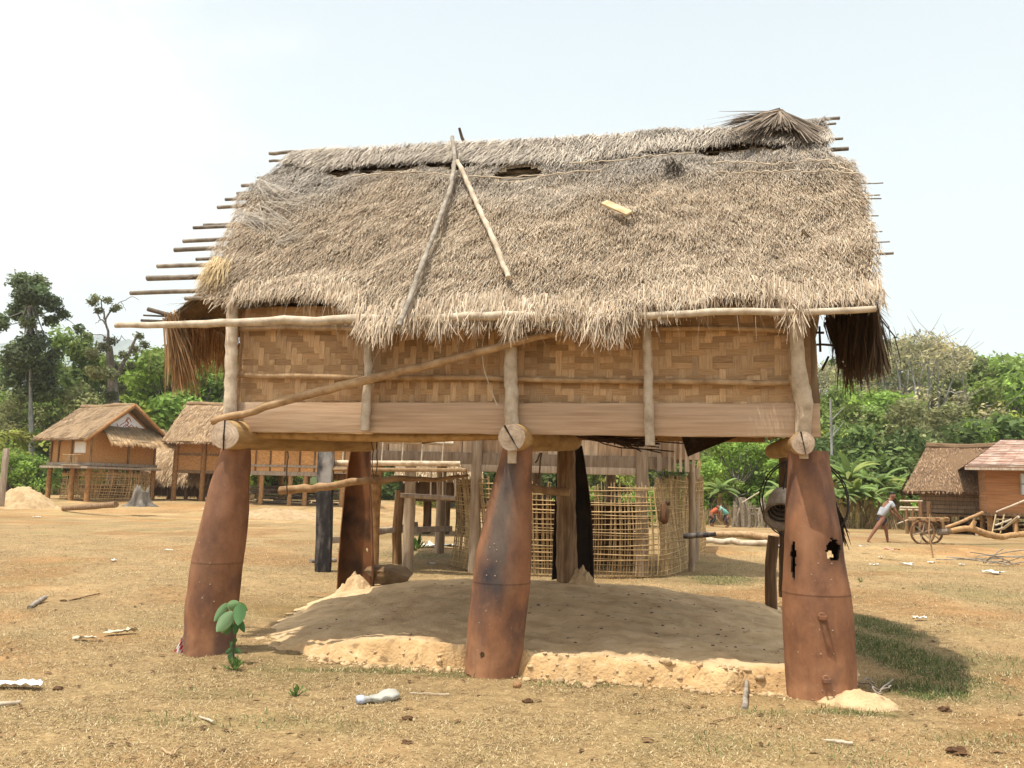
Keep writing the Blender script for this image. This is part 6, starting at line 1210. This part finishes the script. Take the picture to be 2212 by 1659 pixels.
sh = skin_body('shorts', Vs, [('a', 'b'), ('b', 'l'), ('b', 'r')], 'b', M['plain'], pr); settint(sh, (.03, .033, .055))
Vs = {'a': (Q(694, 318), (.092, .094)), 'b': (Q(706, 292), (.085, .088)), 'c': (Q(722, 290), .06)}
skin_body('hair', Vs, [('a', 'b'), ('b', 'c')], 'a', M['hair'], pr)
mb = MB()
for s in (-1, 1): blob(mb, Q(738, 322, s * .035), (.010, .012, .008), 8, 6, 0, 1, (.04, .03, .03)); 
blob(mb, Q(742, 345, 0), (.012, .028, .007), 8, 6, 0, 1, (.35, .12, .1)); mb.build('face_features', M['plain'], pr)

def croucher(px, py, y, top, label, seed, flip=1):
    b = A(px, py, y); b[2] = gz(b[0], b[1]); o = empty('person', b, 0, label, 'person'); f = flip
    V = {'pel': ((0, 0, .55), (.13, .11)), 'wai': ((-.1 * f, 0, .72), (.13, .1)), 'che': ((-.30 * f, 0, .88), (.15, .11)), 'nkb': ((-.42 * f, 0, .93), .06), 'hea': ((-.52 * f, 0, .98), (.085, .09)), 'top': ((-.55 * f, 0, 1.03), .07), 'sl': ((-.33 * f, -.17, .86), .06), 'el': ((-.36 * f, -.2, .6), .042), 'wl': ((-.42 * f, -.12, .38), .03), 'sr': ((-.33 * f, .17, .86), .06), 'er': ((-.38 * f, .2, .6), .042), 'wr': ((-.44 * f, .1, .38), .03),
         'hl': ((0, -.1, .52), .09), 'kl': ((-.18 * f, -.13, .34), .065), 'al': ((.02 * f, -.12, .06), .042), 'tl': ((-.12 * f, -.12, .03), .035), 'hr': ((0, .1, .52), .09), 'kr': ((-.16 * f, .13, .34), .065), 'ar': ((.04 * f, .12, .06), .042), 'tr': ((-.1 * f, .12, .03), .035)}
    E = [('pel', 'wai'), ('wai', 'che'), ('che', 'nkb'), ('nkb', 'hea'), ('hea', 'top'), ('che', 'sl'), ('sl', 'el'), ('el', 'wl'), ('che', 'sr'), ('sr', 'er'), ('er', 'wr'), ('pel', 'hl'), ('hl', 'kl'), ('kl', 'al'), ('al', 'tl'), ('pel', 'hr'), ('hr', 'kr'), ('kr', 'ar'), ('ar', 'tr')]
    hand(V, E, 'wl', (-.2 * f, 0, -1), (0, 1, 0), 'L'); hand(V, E, 'wr', (-.2 * f, 0, -1), (0, -1, 0), 'R')
    skin_body('body', V, E, 'pel', M['skin'], o, 1)
    s = skin_body('shirt', {'a': ((-.02 * f, 0, .62), (.15, .13)), 'b': ((-.1 * f, 0, .73), (.15, .12)), 'c': ((-.31 * f, 0, .90), (.17, .13)), 'd': ((-.38 * f, 0, .93), .10), 'l': ((-.34 * f, -.18, .80), .075), 'r': ((-.34 * f, .18, .80), .075)}, [('a', 'b'), ('b', 'c'), ('c', 'd'), ('c', 'l'), ('c', 'r')], 'b', M['plain'], o, 1); settint(s, top)
    s = skin_body('trousers', {'a': ((0, 0, .57), (.15, .13)), 'l': ((-.17 * f, -.13, .35), .085), 'r': ((-.15 * f, .13, .35), .085), 'l2': ((0, -.12, .14), .06), 'r2': ((.03 * f, .12, .14), .06)}, [('a', 'l'), ('a', 'r'), ('l', 'l2'), ('r', 'r2')], 'a', M['plain'], o, 1); settint(s, (.035, .035, .05))
    skin_body('hair', {'a': ((-.53 * f, 0, 1.0), (.1, .1)), 'b': ((-.57 * f, 0, 1.05), .08)}, [('a', 'b')], 'a', M['hair'], o, 1)
croucher(1572, 1118, 41, (.16, .42, .36), 'person in a teal shirt bending down far behind, left of the stake fence', 1, 1)
croucher(1536, 1118, 42, (.42, .10, .045), 'person in orange red clothes crouching beside the one in teal', 2, -1)

# ------------------------------------------------------------------ hand cart and its load
yc = YP + .1; ct0 = A(2003, 1172, yc); ct0[2] = gz(ct0[0], yc); ct_ = empty('hand_cart', ct0, 0, 'two wheeled wooden hand cart pushed by the running man', 'cart')
cl_ = lambda px, py, dy=0: A(px, py, yc + dy) - ct0 
for dy, pxc in ((-.32, 1993), (.34, 2012)):
    c = cl_(pxc, 1150, dy); R0 = c[2] + 0.0; 
    mb = MB(); t = np.linspace(0, 2 * math.pi, 33); R0 = max(.28, c[2]); tube(mb, [c + [math.cos(a) * R0, 0, math.sin(a) * R0] for a in t], .035, 7, (.7, .6, .5)); w_ = mb.build('wheel', M['oldpost'], ct_)
    mb = MB(); tube(mb, [c + [0, -.09, 0], c + [0, .09, 0]], .055, 9); mb.build('hub', M['oldpost'], w_)
    for k in range(6): mb = MB(); a = k * math.pi / 3 + .3; tube(mb, [c, c + [math.cos(a) * R0, 0, math.sin(a) * R0]], .016, 5); mb.build('spoke', M['grey_pole'], w_)
mb = MB(); a, b = cl_(1993, 1150, -.32), cl_(2012, 1150, .34); tube(mb, [a, b], .03, 7); mb.build('axle', M['oldpost'], ct_)
for dy in (-.22, .22): mb = MB(); plank(mb, cl_(1962, 1121, dy), cl_(2050, 1122, dy), .11, .07, (0, 0, 1), 6, .006); mb.build('side_beam', M['tan_pole'], ct_, bevel=.006)
for px in (1985, 2005, 2025, 2045): mb = MB(); plank(mb, cl_(px, 1119, -.36), cl_(px, 1119, .36), .05, .10, (0, 0, 1), 4, .004); mb.build('cross_bar', M['tan_pole'], ct_)
for dy in (-.14, .14): mb = MB(); tube(mb, [cl_(1937, 1132, dy), cl_(1968, 1121, dy)], .026, 7, seg=4); mb.build('handle', M['pole'], ct_)
for px in (1998, 2034): mb = MB(); plank(mb, cl_(px, 1122, 0), cl_(px + 6, 1150, 0), .09, .08, (1, 0, 0), 4, .004); mb.build('upright', M['oldpost'], ct_)
mb = MB(); tube(mb, [cl_(2026, 1150, 0), cl_(2050, 1148, 0)], .10, 8, (.8, .75, .7)); mb.build('tow_block', M['grey_pole'], ct_)
mb = MB(); P_ = [A(2046, 1148, yc), A(2075, 1143, yc + .1), A(2098, 1141, yc + .2), A(2125, 1152, yc + .5), A(2160, 1160, yc + .9), A(2195, 1155, yc + 1.2), A(2260, 1150, yc + 1.6)]
for p in P_: p[2] = max(p[2], gz(p[0], p[1]) + .12)
tube(mb, P_, [.08, .09, .11, .10, .09, .10, .10], 10, (1.1, 1.0, .85), rough=.05, seg=30, wob=.012); tube(mb, [P_[2], P_[2] + [.1, -.05, .24]], [.09, .06], 8, (1.1, 1, .85)); tube(mb, [P_[5], P_[5] + [.02, 0, .35]], [.06, .04], 7, (1.1, 1, .85)); tag(mb.build('tree_log', M['tan_pole']), 'long pale orange tree log dragged by the hand cart', 'log')
# ------------------------------------------------------------------ trees and plants
def leaves(mb, cen, rad, n, size, col, r, flat=.0, var=.35, mi=0):
    cen = np.asarray(cen, float); rad = np.asarray(rad, float); K_ = len(cen)
    if rad.ndim == 1: rad = np.stack([rad, rad, rad * .8], 1)
    wgt = rad.prod(1) ** .67; k = r.choice(K_, n, p=wgt / wgt.sum())
    d = r.normal(0, 1, (n, 3)); d /= np.linalg.norm(d, axis=1)[:, None]; rr = r.random(n) ** .45
    p = cen[k] + d * rad[k] * rr[:, None] * r.uniform(.75, 1.2, (n, 1))
    nr = d * .7 + r.normal(0, .6, (n, 3)) + np.array([0, 0, .5 + flat]); nr /= np.linalg.norm(nr, axis=1)[:, None]
    t = np.cross(nr, r.normal(0, 1, (n, 3))); t /= np.linalg.norm(t, axis=1)[:, None] + 1e-9; b = np.cross(nr, t)
    s = size * r.uniform(.55, 1.3, (n, 1)); V = np.stack([p - t * s, p - b * s * .5 + nr * s * .12, p + t * s, p + b * s * .5 + nr * s * .12], 1).reshape(-1, 3)
    kc = r.uniform(1 - var, 1 + var, K_); hue = r.normal(0, .06, (K_, 1)) * np.array([1.0, .2, -.3]); c = np.asarray(col) * (kc[k] * r.uniform(.75, 1.25, n))[:, None] * (1 + hue[k])
    mb.add(V, np.arange(n * 4).reshape(n, 4), np.clip(c, 0, 1), mi)
def limbs(mb, base, h0, targets, r0, r, col=(1, 1, 1), lean=(0, 0)):
    top = np.array([lean[0], lean[1], h0]); tube(mb, [base + [0, 0, -.3], base + np.array([lean[0] * .4, lean[1] * .4, h0 * .5]), base + top], [r0 * 1.15, r0 * .85, r0 * .6], 8, col, rough=.08, seg=8, wob=r0 * .3, seed=int(h0 * 10))
    for i, q in enumerate(targets):
        st = base + top * r.uniform(.65, 1.0); m = (st + q) / 2 + r.normal(0, .12, 3) * np.linalg.norm(q - st) * .5
        tube(mb, [st, m, q], [r0 * .42, r0 * .25, r0 * .07], 5, col, seg=6, seed=i)
def make_tree(name, h, cr, kind, col, seed, bark, label, group=None, nleaf=4600, lsize=.24):
    r = np.random.default_rng(seed); root = empty(name, (0, 0, 0), 0, label, 'tree', group); c = []; rd = []
    K_ = {'broad': 34, 'tall': 30, 'bush': 26, 'olive': 40}[kind]
    for i in range(K_):
        a = r.random() * 6.28; u = r.random() ** .5
        if kind == 'bush': z = h * r.uniform(.12, .92); q = cr * u * math.sqrt(max(.05, 1 - (z / h - .3) ** 2 / .55)); rr = r.uniform(.16, .34) * cr
        else:
            zc = .66 if kind != 'tall' else .58; hz_ = .34 if kind != 'tall' else .42; tz = r.uniform(-1, 1); z = h * (zc + hz_ * tz); q = cr * u * math.sqrt(max(.06, 1 - tz * tz * .9)) * (1.1 if tz < 0 else .95); rr = r.uniform(.15, .33) * cr
        c.append([q * math.cos(a), q * math.sin(a), z]); rd.append(rr)
    c = np.array(c); rd = np.array(rd); tb = MB()
    limbs(tb, np.zeros(3), h * (.45 if kind != 'bush' else .2), c[:: (2 if kind != 'olive' else 1)], h * .022 + .05, r, lean=(r.normal(0, .3), 0))
    if kind == 'olive':
        for i in range(150): q = c[r.integers(K_)]; e = q + r.normal(0, 1, 3) * [.9, .9, .7] * cr * .22 + [0, 0, cr * .12]; tube(tb, [q + r.normal(0, .2, 3), (q + e) / 2, e], [.03, .02, .008], 4, (1.2, 1.15, 1.05), seg=4, wob=.06, seed=i)
    tb.build('trunk', bark, root); cb_ = MB(); leaves(cb_, c, rd, nleaf if kind != 'olive' else int(nleaf * .75), lsize, col, r); cb_o = cb_.build('crown', M['leaf'], root, smooth=False)
    root['h'] = float(max(v.co.z for v in cb_o.data.vertices)); return root
GRN = {'dark': (.13, .19, .055), 'mid': (.215, .29, .075), 'bright': (.28, .40, .08), 'lime': (.42, .46, .11), 'olive': (.50, .44, .25), 'dull': (.31, .32, .14)}
NAMES = {'dark': 'dark green', 'mid': 'mid green', 'bright': 'bright green', 'lime': 'yellow green', 'olive': 'thin tan leaved', 'dull': 'dull olive'}
PRO = {}; first = {}
for i, (kind, cn_) in enumerate([('broad', 'dark'), ('broad', 'mid'), ('broad', 'bright'), ('tall', 'mid'), ('tall', 'dull'), ('tall', 'dark'), ('bush', 'bright'), ('bush', 'mid'), ('bush', 'dark'), ('olive', 'olive'), ('broad', 'dull'), ('bush', 'lime'), ('olive', 'dull'), ('broad', 'lime')]):
    h, cr = {'broad': (10, 4.2), 'tall': (12, 3.2), 'bush': (4.5, 3.0), 'olive': (12, 4.6)}[kind]
    PRO[(kind, cn_)] = make_tree('forest_tree' if kind != 'bush' else 'forest_bush', h, cr, kind, GRN[cn_], 300 + i, M['bark'] if kind != 'olive' else M['palebark'], 'x', nleaf=5200 if kind != 'bush' else 3600, lsize={'bush': .17, 'olive': .16}.get(kind, .22)); first[(kind, cn_)] = True
def put(key, px, D, top, base_py=None, squeeze=1.0, region=None):
    x = A(px, 1000, D)[0]; z0 = gz(x, D); zt = A(px, top, D)[2]; h = max(1.2, zt - z0); pro = PRO[key]; s = h / pro['h']
    what = {'broad': 'round crowned tree', 'tall': 'tall slim tree', 'bush': 'bush', 'olive': 'nearly bare tree'}[key[0]]
    reg = region or ('behind the left houses' if px < 560 else ('seen behind and under the hut' if px < 1720 else 'on the slope behind the right houses'))
    lab = f'{NAMES[key[1]]} {what} in the forest {reg}'; grp = lab.replace('bush ', 'bushes ').replace('tree ', 'trees ')
    sxy = s * squeeze * random.uniform(.9, 1.15)
    if first[key]: o = pro; first[key] = False; o.location = (x, D, z0 - .1); o.rotation_euler = (0, 0, random.random() * 6.28); o.scale = (sxy, sxy, s); o['label'] = lab; o['group'] = grp
    else: o = dup(pro, (x, D, z0 - .1), random.random() * 6.28, (sxy, sxy, s), lab, grp)
    return o
random.seed(21)
SKY_ = [(-300, 700), (-60, 715), (30, 770), (100, 790), (150, 735), (200, 800), (250, 800), (310, 790), (350, 752), (400, 725), (480, 730), (600, 760), (1000, 800), (1500, 800), (1700, 770), (1760, 765), (1830, 750), (1900, 730), (1960, 712), (2010, 712), (2060, 740), (2120, 745), (2180, 755), (2260, 750), (2500, 730)]
sky_y = lambda px: float(np.interp(px, [a for a, b in SKY_], [b for a, b in SKY_]))
T1 = [('broad', 'dark'), ('broad', 'mid'), ('tall', 'mid'), ('broad', 'dull'), ('tall', 'dark'), ('broad', 'bright'), ('tall', 'dull')]
px = -240
while px < 2440:
    mid = 560 < px < 1690
    put(random.choice(T1), px, random.uniform(88, 112) if px < 560 else random.uniform(95, 150), sky_y(px) + random.uniform(0, 22), squeeze=1.05); px += random.uniform(34, 52) * (2.0 if mid else 1)
px = -220
while px < 2420:
    mid = 560 < px < 1690; s = sky_y(px)
    put(random.choice(T1 + [('broad', 'bright'), ('broad', 'lime'), ('olive', 'dull')]), px, random.uniform(74, 88), s + (1000 - s) * random.uniform(.25, .5), squeeze=1.1); px += random.uniform(42, 66) * (1.6 if mid else 1)
px = -220
while px < 2420:
    mid = 560 < px < 1690
    put(random.choice([('bush', 'bright'), ('bush', 'mid'), ('bush', 'dark'), ('bush', 'mid'), ('bush', 'lime'), ('broad', 'mid'), ('broad', 'dark')]), px, random.uniform(62, 72), random.uniform(900, 985), squeeze=1.1); px += random.uniform(40, 62) * (1.3 if mid else 1)
# picked-out trees
for a in [(('broad', 'bright'), 360, 70, 742, 1.0), (('broad', 'bright'), 395, 72, 735, 1.0), (('broad', 'bright'), 330, 74, 830, 1.0), (('bush', 'lime'), 290, 66, 868, 1.2), (('broad', 'mid'), 150, 72, 705, .8), (('broad', 'mid'), 105, 74, 800, .9), (('broad', 'dull'), 195, 70, 820, .9), (('broad', 'dull'), 20, 70, 850, 1.0), (('bush', 'bright'), 20, 57, 968, 1.0), (('bush', 'bright'), 62, 58, 975, 1.0), (('bush', 'mid'), 95, 58, 985, .9), (('bush', 'bright'), -30, 58, 960, 1.1), (('bush', 'mid'), 118, 60, 1010, .8),
          (('olive', 'olive'), 1985, 78, 708, .95), (('olive', 'olive'), 2050, 84, 735, .85), (('olive', 'dull'), 1920, 82, 742, .9), (('olive', 'olive'), 1790, 90, 775, .7), (('broad', 'bright'), 2190, 76, 790, .9), (('broad', 'mid'), 2130, 80, 762, 1.0), (('broad', 'dull'), 1950, 66, 850, 1.0), (('broad', 'mid'), 1830, 68, 830, .9), (('bush', 'dark'), 1880, 58, 900, 1.0), (('bush', 'dark'), 1835, 58, 915, 1.0), (('broad', 'dull'), 2040, 64, 860, 1.0), (('broad', 'bright'), 2120, 62, 900, .8), (('bush', 'bright'), 2150, 60, 930, .9), (('bush', 'dark'), 2215, 60, 880, 1.2), (('broad', 'bright'), 1590, 52, 925, 1.15), (('bush', 'bright'), 1640, 54, 945, 1.1), (('bush', 'bright'), 1560, 56, 965, 1.1), (('bush', 'mid'), 1680, 54, 985, 1.1), (('bush', 'mid'), 1525, 58, 1010, 1.2), (('bush', 'mid'), 1870, 54, 1010, 1.0), (('bush', 'bright'), 1930, 52, 1020, .9), (('bush', 'bright'), 1400, 40, 1045, 1.2), (('bush', 'bright'), 1250, 42, 1040, 1.2)]:
    put(a[0], a[1], a[2], a[3], squeeze=a[4])
for k, used in first.items():
    if used:
        for c in list(PRO[k].children): bpy.data.objects.remove(c)
        bpy.data.objects.remove(PRO[k])

# tall tree at far left, its clumps set one by one
def special(name, label, D, clumps, nleaf, size, col, trunk, seed, bark, twigs=(), nolimb=False):
    r = np.random.default_rng(seed); b = A(trunk[0][0], 1000, D); b[2] = gz(b[0], D); root = empty(name, b, 0, label, 'tree'); tb = MB(); T_ = [A(a, c, D) - b for a, c, w in trunk]; T_[0][2] = -.4
    tube(tb, T_, [w / 2 / FPX * D for a, c, w in trunk], 9, rough=.06, seg=14, wob=.03); C_ = []; R_ = []
    for (a, c, w) in clumps: q = A(a, c, D) - b; rad = w * 1.45 / FPX * D; q[1] += r.normal(0, 1.2); C_.append(q); R_.append(rad)
    for i, q in enumerate(C_ if not nolimb else []): s = T_[-1] * 1.0 if i % 3 else (T_[-2] + T_[-1]) / 2; tube(tb, [s, (s + q) / 2 + r.normal(0, .25, 3), q], [.06, .045, .02], 5, seg=6, seed=i)
    for pts, w in twigs: tube(tb, [A(a, c, D) - b for a, c in pts], [w / 2 / FPX * D, w / 4 / FPX * D], 6, seg=12, wob=.06, rough=.1)
    tb.build('trunk', bark, root); cb_ = MB(); leaves(cb_, C_, np.array(R_), nleaf, size, col, r, var=.45); cb_.build('crown', M['leaf'], root, smooth=False); return root
special('tall_tree', 'tallest tree at far left with a bare grey trunk and layered dark crown', 66, [(62, 615, 20), (80, 610, 18), (48, 635, 18), (100, 640, 18), (118, 658, 18), (85, 650, 20), (30, 655, 16), (14, 668, 16), (60, 668, 16), (135, 678, 12), (145, 700, 10), (105, 690, 12), (8, 705, 14), (0, 690, 14), (72, 700, 14),
    (70, 735, 22), (50, 755, 22), (92, 755, 20), (30, 785, 22), (68, 780, 26), (100, 790, 20), (22, 815, 22), (60, 820, 24), (95, 825, 18), (78, 850, 18), (45, 850, 18), (110, 765, 14), (112, 845, 14)], 12000, .19, (.15, .19, .085), [(70, 1050, 14), (68, 950, 11), (66, 850, 8), (68, 740, 6), (66, 640, 3)], 401, M['palebark'])
special('creeper_tree', 'bare old tree wrapped in creepers above the left white-gabled house', 64, [(236, 735, 11), (240, 755, 11), (236, 775, 12), (245, 795, 14), (240, 815, 14), (248, 835, 13), (245, 855, 12), (246, 875, 12), (252, 812, 14), (212, 658, 9), (222, 650, 8), (232, 648, 8), (205, 668, 8), (245, 660, 7), (250, 672, 6), (282, 752, 10), (290, 735, 9), (298, 725, 8), (272, 768, 9), (268, 785, 8), (230, 790, 10), (240, 895, 12)], 4200, .13, (.17, .18, .08), [(248, 1000, 26), (247, 900, 25), (244, 830, 24), (236, 750, 14)], 402, M['bark'],
        [([(236, 750), (232, 715), (228, 690), (238, 672), (250, 662)], 6), ([(230, 700), (218, 690), (208, 676)], 4), ([(228, 692), (222, 670), (218, 650), (228, 645)], 4), ([(250, 815), (268, 785), (284, 750), (300, 718)], 9), ([(240, 735), (215, 722), (180, 724)], 2.5), ([(238, 672), (262, 652), (285, 640), (300, 648)], 2), ([(262, 652), (272, 672)], 1.5), ([(255, 740), (262, 725), (272, 735)], 2), ([(218, 690), (206, 700)], 2)], nolimb=True)

# pale bare trunks standing in front of the forest
for i, (a, y0, y1, D, w) in enumerate([(1791, 1005, 862, 56, 7), (1530, 1040, 960, 58, 8)]):
    b = A(a, 1000, D); b[2] = gz(b[0], D); mb = MB(); t = A(a + 3, y1, D) - b; tube(mb, [(0, 0, -.2), t * .5 + [.1, 0, 0], t], [w / 2 / FPX * D, w / 3 / FPX * D], 7, seg=8, rough=.08)
    for k in range(5): q = t * random.uniform(.6, 1); tube(mb, [q, q + [random.uniform(-1.2, 1.2), 0, random.uniform(.5, 1.4)]], [.05, .015], 5, seg=4, wob=.05, seed=k)
    root = empty('bare_tree', b, 0, ['thin pale bare trunk just right of the hut corner', 'thin pale bare trunk seen under the hut'][i], 'tree'); mb.build('trunk', M['palebark'], root)

# banana plants
def banana(x, y, h, seed, label, dry=0):
    r = np.random.default_rng(seed); root = empty('banana_plant', (x, y, gz(x, y)), 0, label, 'banana plant', 'banana plants left of the right thatched house'); mb = MB(); tube(mb, [(0, 0, -.1), (.03, 0, h * .3), (0, .03, h * .58)], [.15, .12, .09], 9, (.9, 1, .7), seg=8, rough=.08); mb.build('stem', M['lattice'], root)
    n = 20 + dry
    for i in range(n):
        a = i * 2.4 + r.normal(0, .3); dead = i >= 20; el = r.uniform(.5, 1.45) if not dead else -.5; L_ = h * r.uniform(.32, .55) * (.75 if dead else 1); w = r.uniform(.11, .19) * (.6 if dead else 1); k = 10; V = []
        hd = np.array([math.cos(a), math.sin(a), 0]); sd = np.array([-math.sin(a), math.cos(a), 0]); p = np.array([0, 0, h * (.56 if not dead else .5)]); e = el
        for j in range(k):
            t = j / (k - 1); hw = w * math.sin(math.pi * min(1, .12 + t * .86)) ** .6; dd = hd * math.cos(e) + np.array([0, 0, math.sin(e)]); nn = np.cross(sd, dd)
            for s in (-1, -.5, 0, .5, 1): V.append(p + sd * s * hw * (1 + r.normal(0, .22)) - nn * abs(s) * hw * -.35 + np.array([0, 0, -.25 * abs(s) * hw]))
            p = p + dd * L_ / (k - 1); e -= r.uniform(.12, .24) * (1 if not dead else .8)
        mb = MB(); c = np.array([.30, .19, .085]) if dead else np.array([.20, .29, .085]) * r.uniform(.7, 1.35) * (np.array([1.3, 1.05, 1]) if r.random() < .25 else 1); grid(mb, np.array(V).reshape(k, 5, 3), c); mb.build('leaf', M['leaf'], root)
for i, (px, D, top, dry) in enumerate([(1835, 46, 955, 3), (1868, 47, 975, 3), (1805, 48, 965, 3), (1898, 46, 985, 4), (1925, 48, 1000, 4), (1848, 44, 1010, 6), (1950, 47, 1010, 4), (1880, 44, 1030, 6), (1815, 44, 1025, 5), (1555, 46, 1010, 4), (1690, 47, 1010, 3)]):
    x = A(px, 1000, D)[0]; h = A(px, top, D)[2] - gz(x, D); banana(x, D, h * .98, 500 + i, 'banana plant with arching green leaves in the clump left of the right thatched house' if px > 1700 else ('banana plant seen under the hut beside the lattice enclosure' if px < 1600 else 'banana plant seen between the basket and the stake fence'), dry)
# dry brown scrub at the forest edge
mb = MB(); r = np.random.default_rng(77); n = 9000; px_ = np.concatenate([r.uniform(1520, 2300, 6500), r.uniform(-200, 560, 2500)]); D_ = np.where(px_ > 1000, r.uniform(43.5, 50, n), r.uniform(57, 62, n)); x = (px_ - PCX) / FPX * D_
b = np.stack([x, D_, gh(x, D_)], 1); d = np.tile([0, 0, 1.0], (n, 1)) + r.normal(0, .25, (n, 3)); d /= np.linalg.norm(d, axis=1)[:, None]
c = np.array([[.36, .25, .13], [.25, .16, .08], [.42, .32, .18], [.16, .2, .07]])[r.choice(4, n, p=[.35, .25, .2, .2])] * r.uniform(.6, 1.2, (n, 1))
ribbons(mb, b, d, np.tile([0, -1.0, 0.1], (n, 1)), r.uniform(.35, 1.2, n) * (.4 + .9 * fbm(x * .6, D_ * .6, 7, 2)), r.uniform(.02, .05, n), r.normal(.05, .2, n), c); tag(mb.build('dry_scrub', M['blade'], smooth=False), kind='stuff')

# ------------------------------------------------------------------ haze
hm = MB(); box(hm, (-600, 1750, 350), (9200, 7200, 712)); m = bpy.data.materials.new('haze'); m.use_nodes = True; N = m.node_tree.nodes; N.clear(); out = N.new('ShaderNodeOutputMaterial'); pv = N.new('ShaderNodeVolumePrincipled')
pv.inputs['Color'].default_value = (.90, .955, 1.0, 1); pv.inputs['Density'].default_value = HAZE; pv.inputs['Anisotropy'].default_value = .2; m.node_tree.links.new(pv.outputs[0], out.inputs['Volume'])
tag(hm.build('haze', m, smooth=False), kind='stuff')
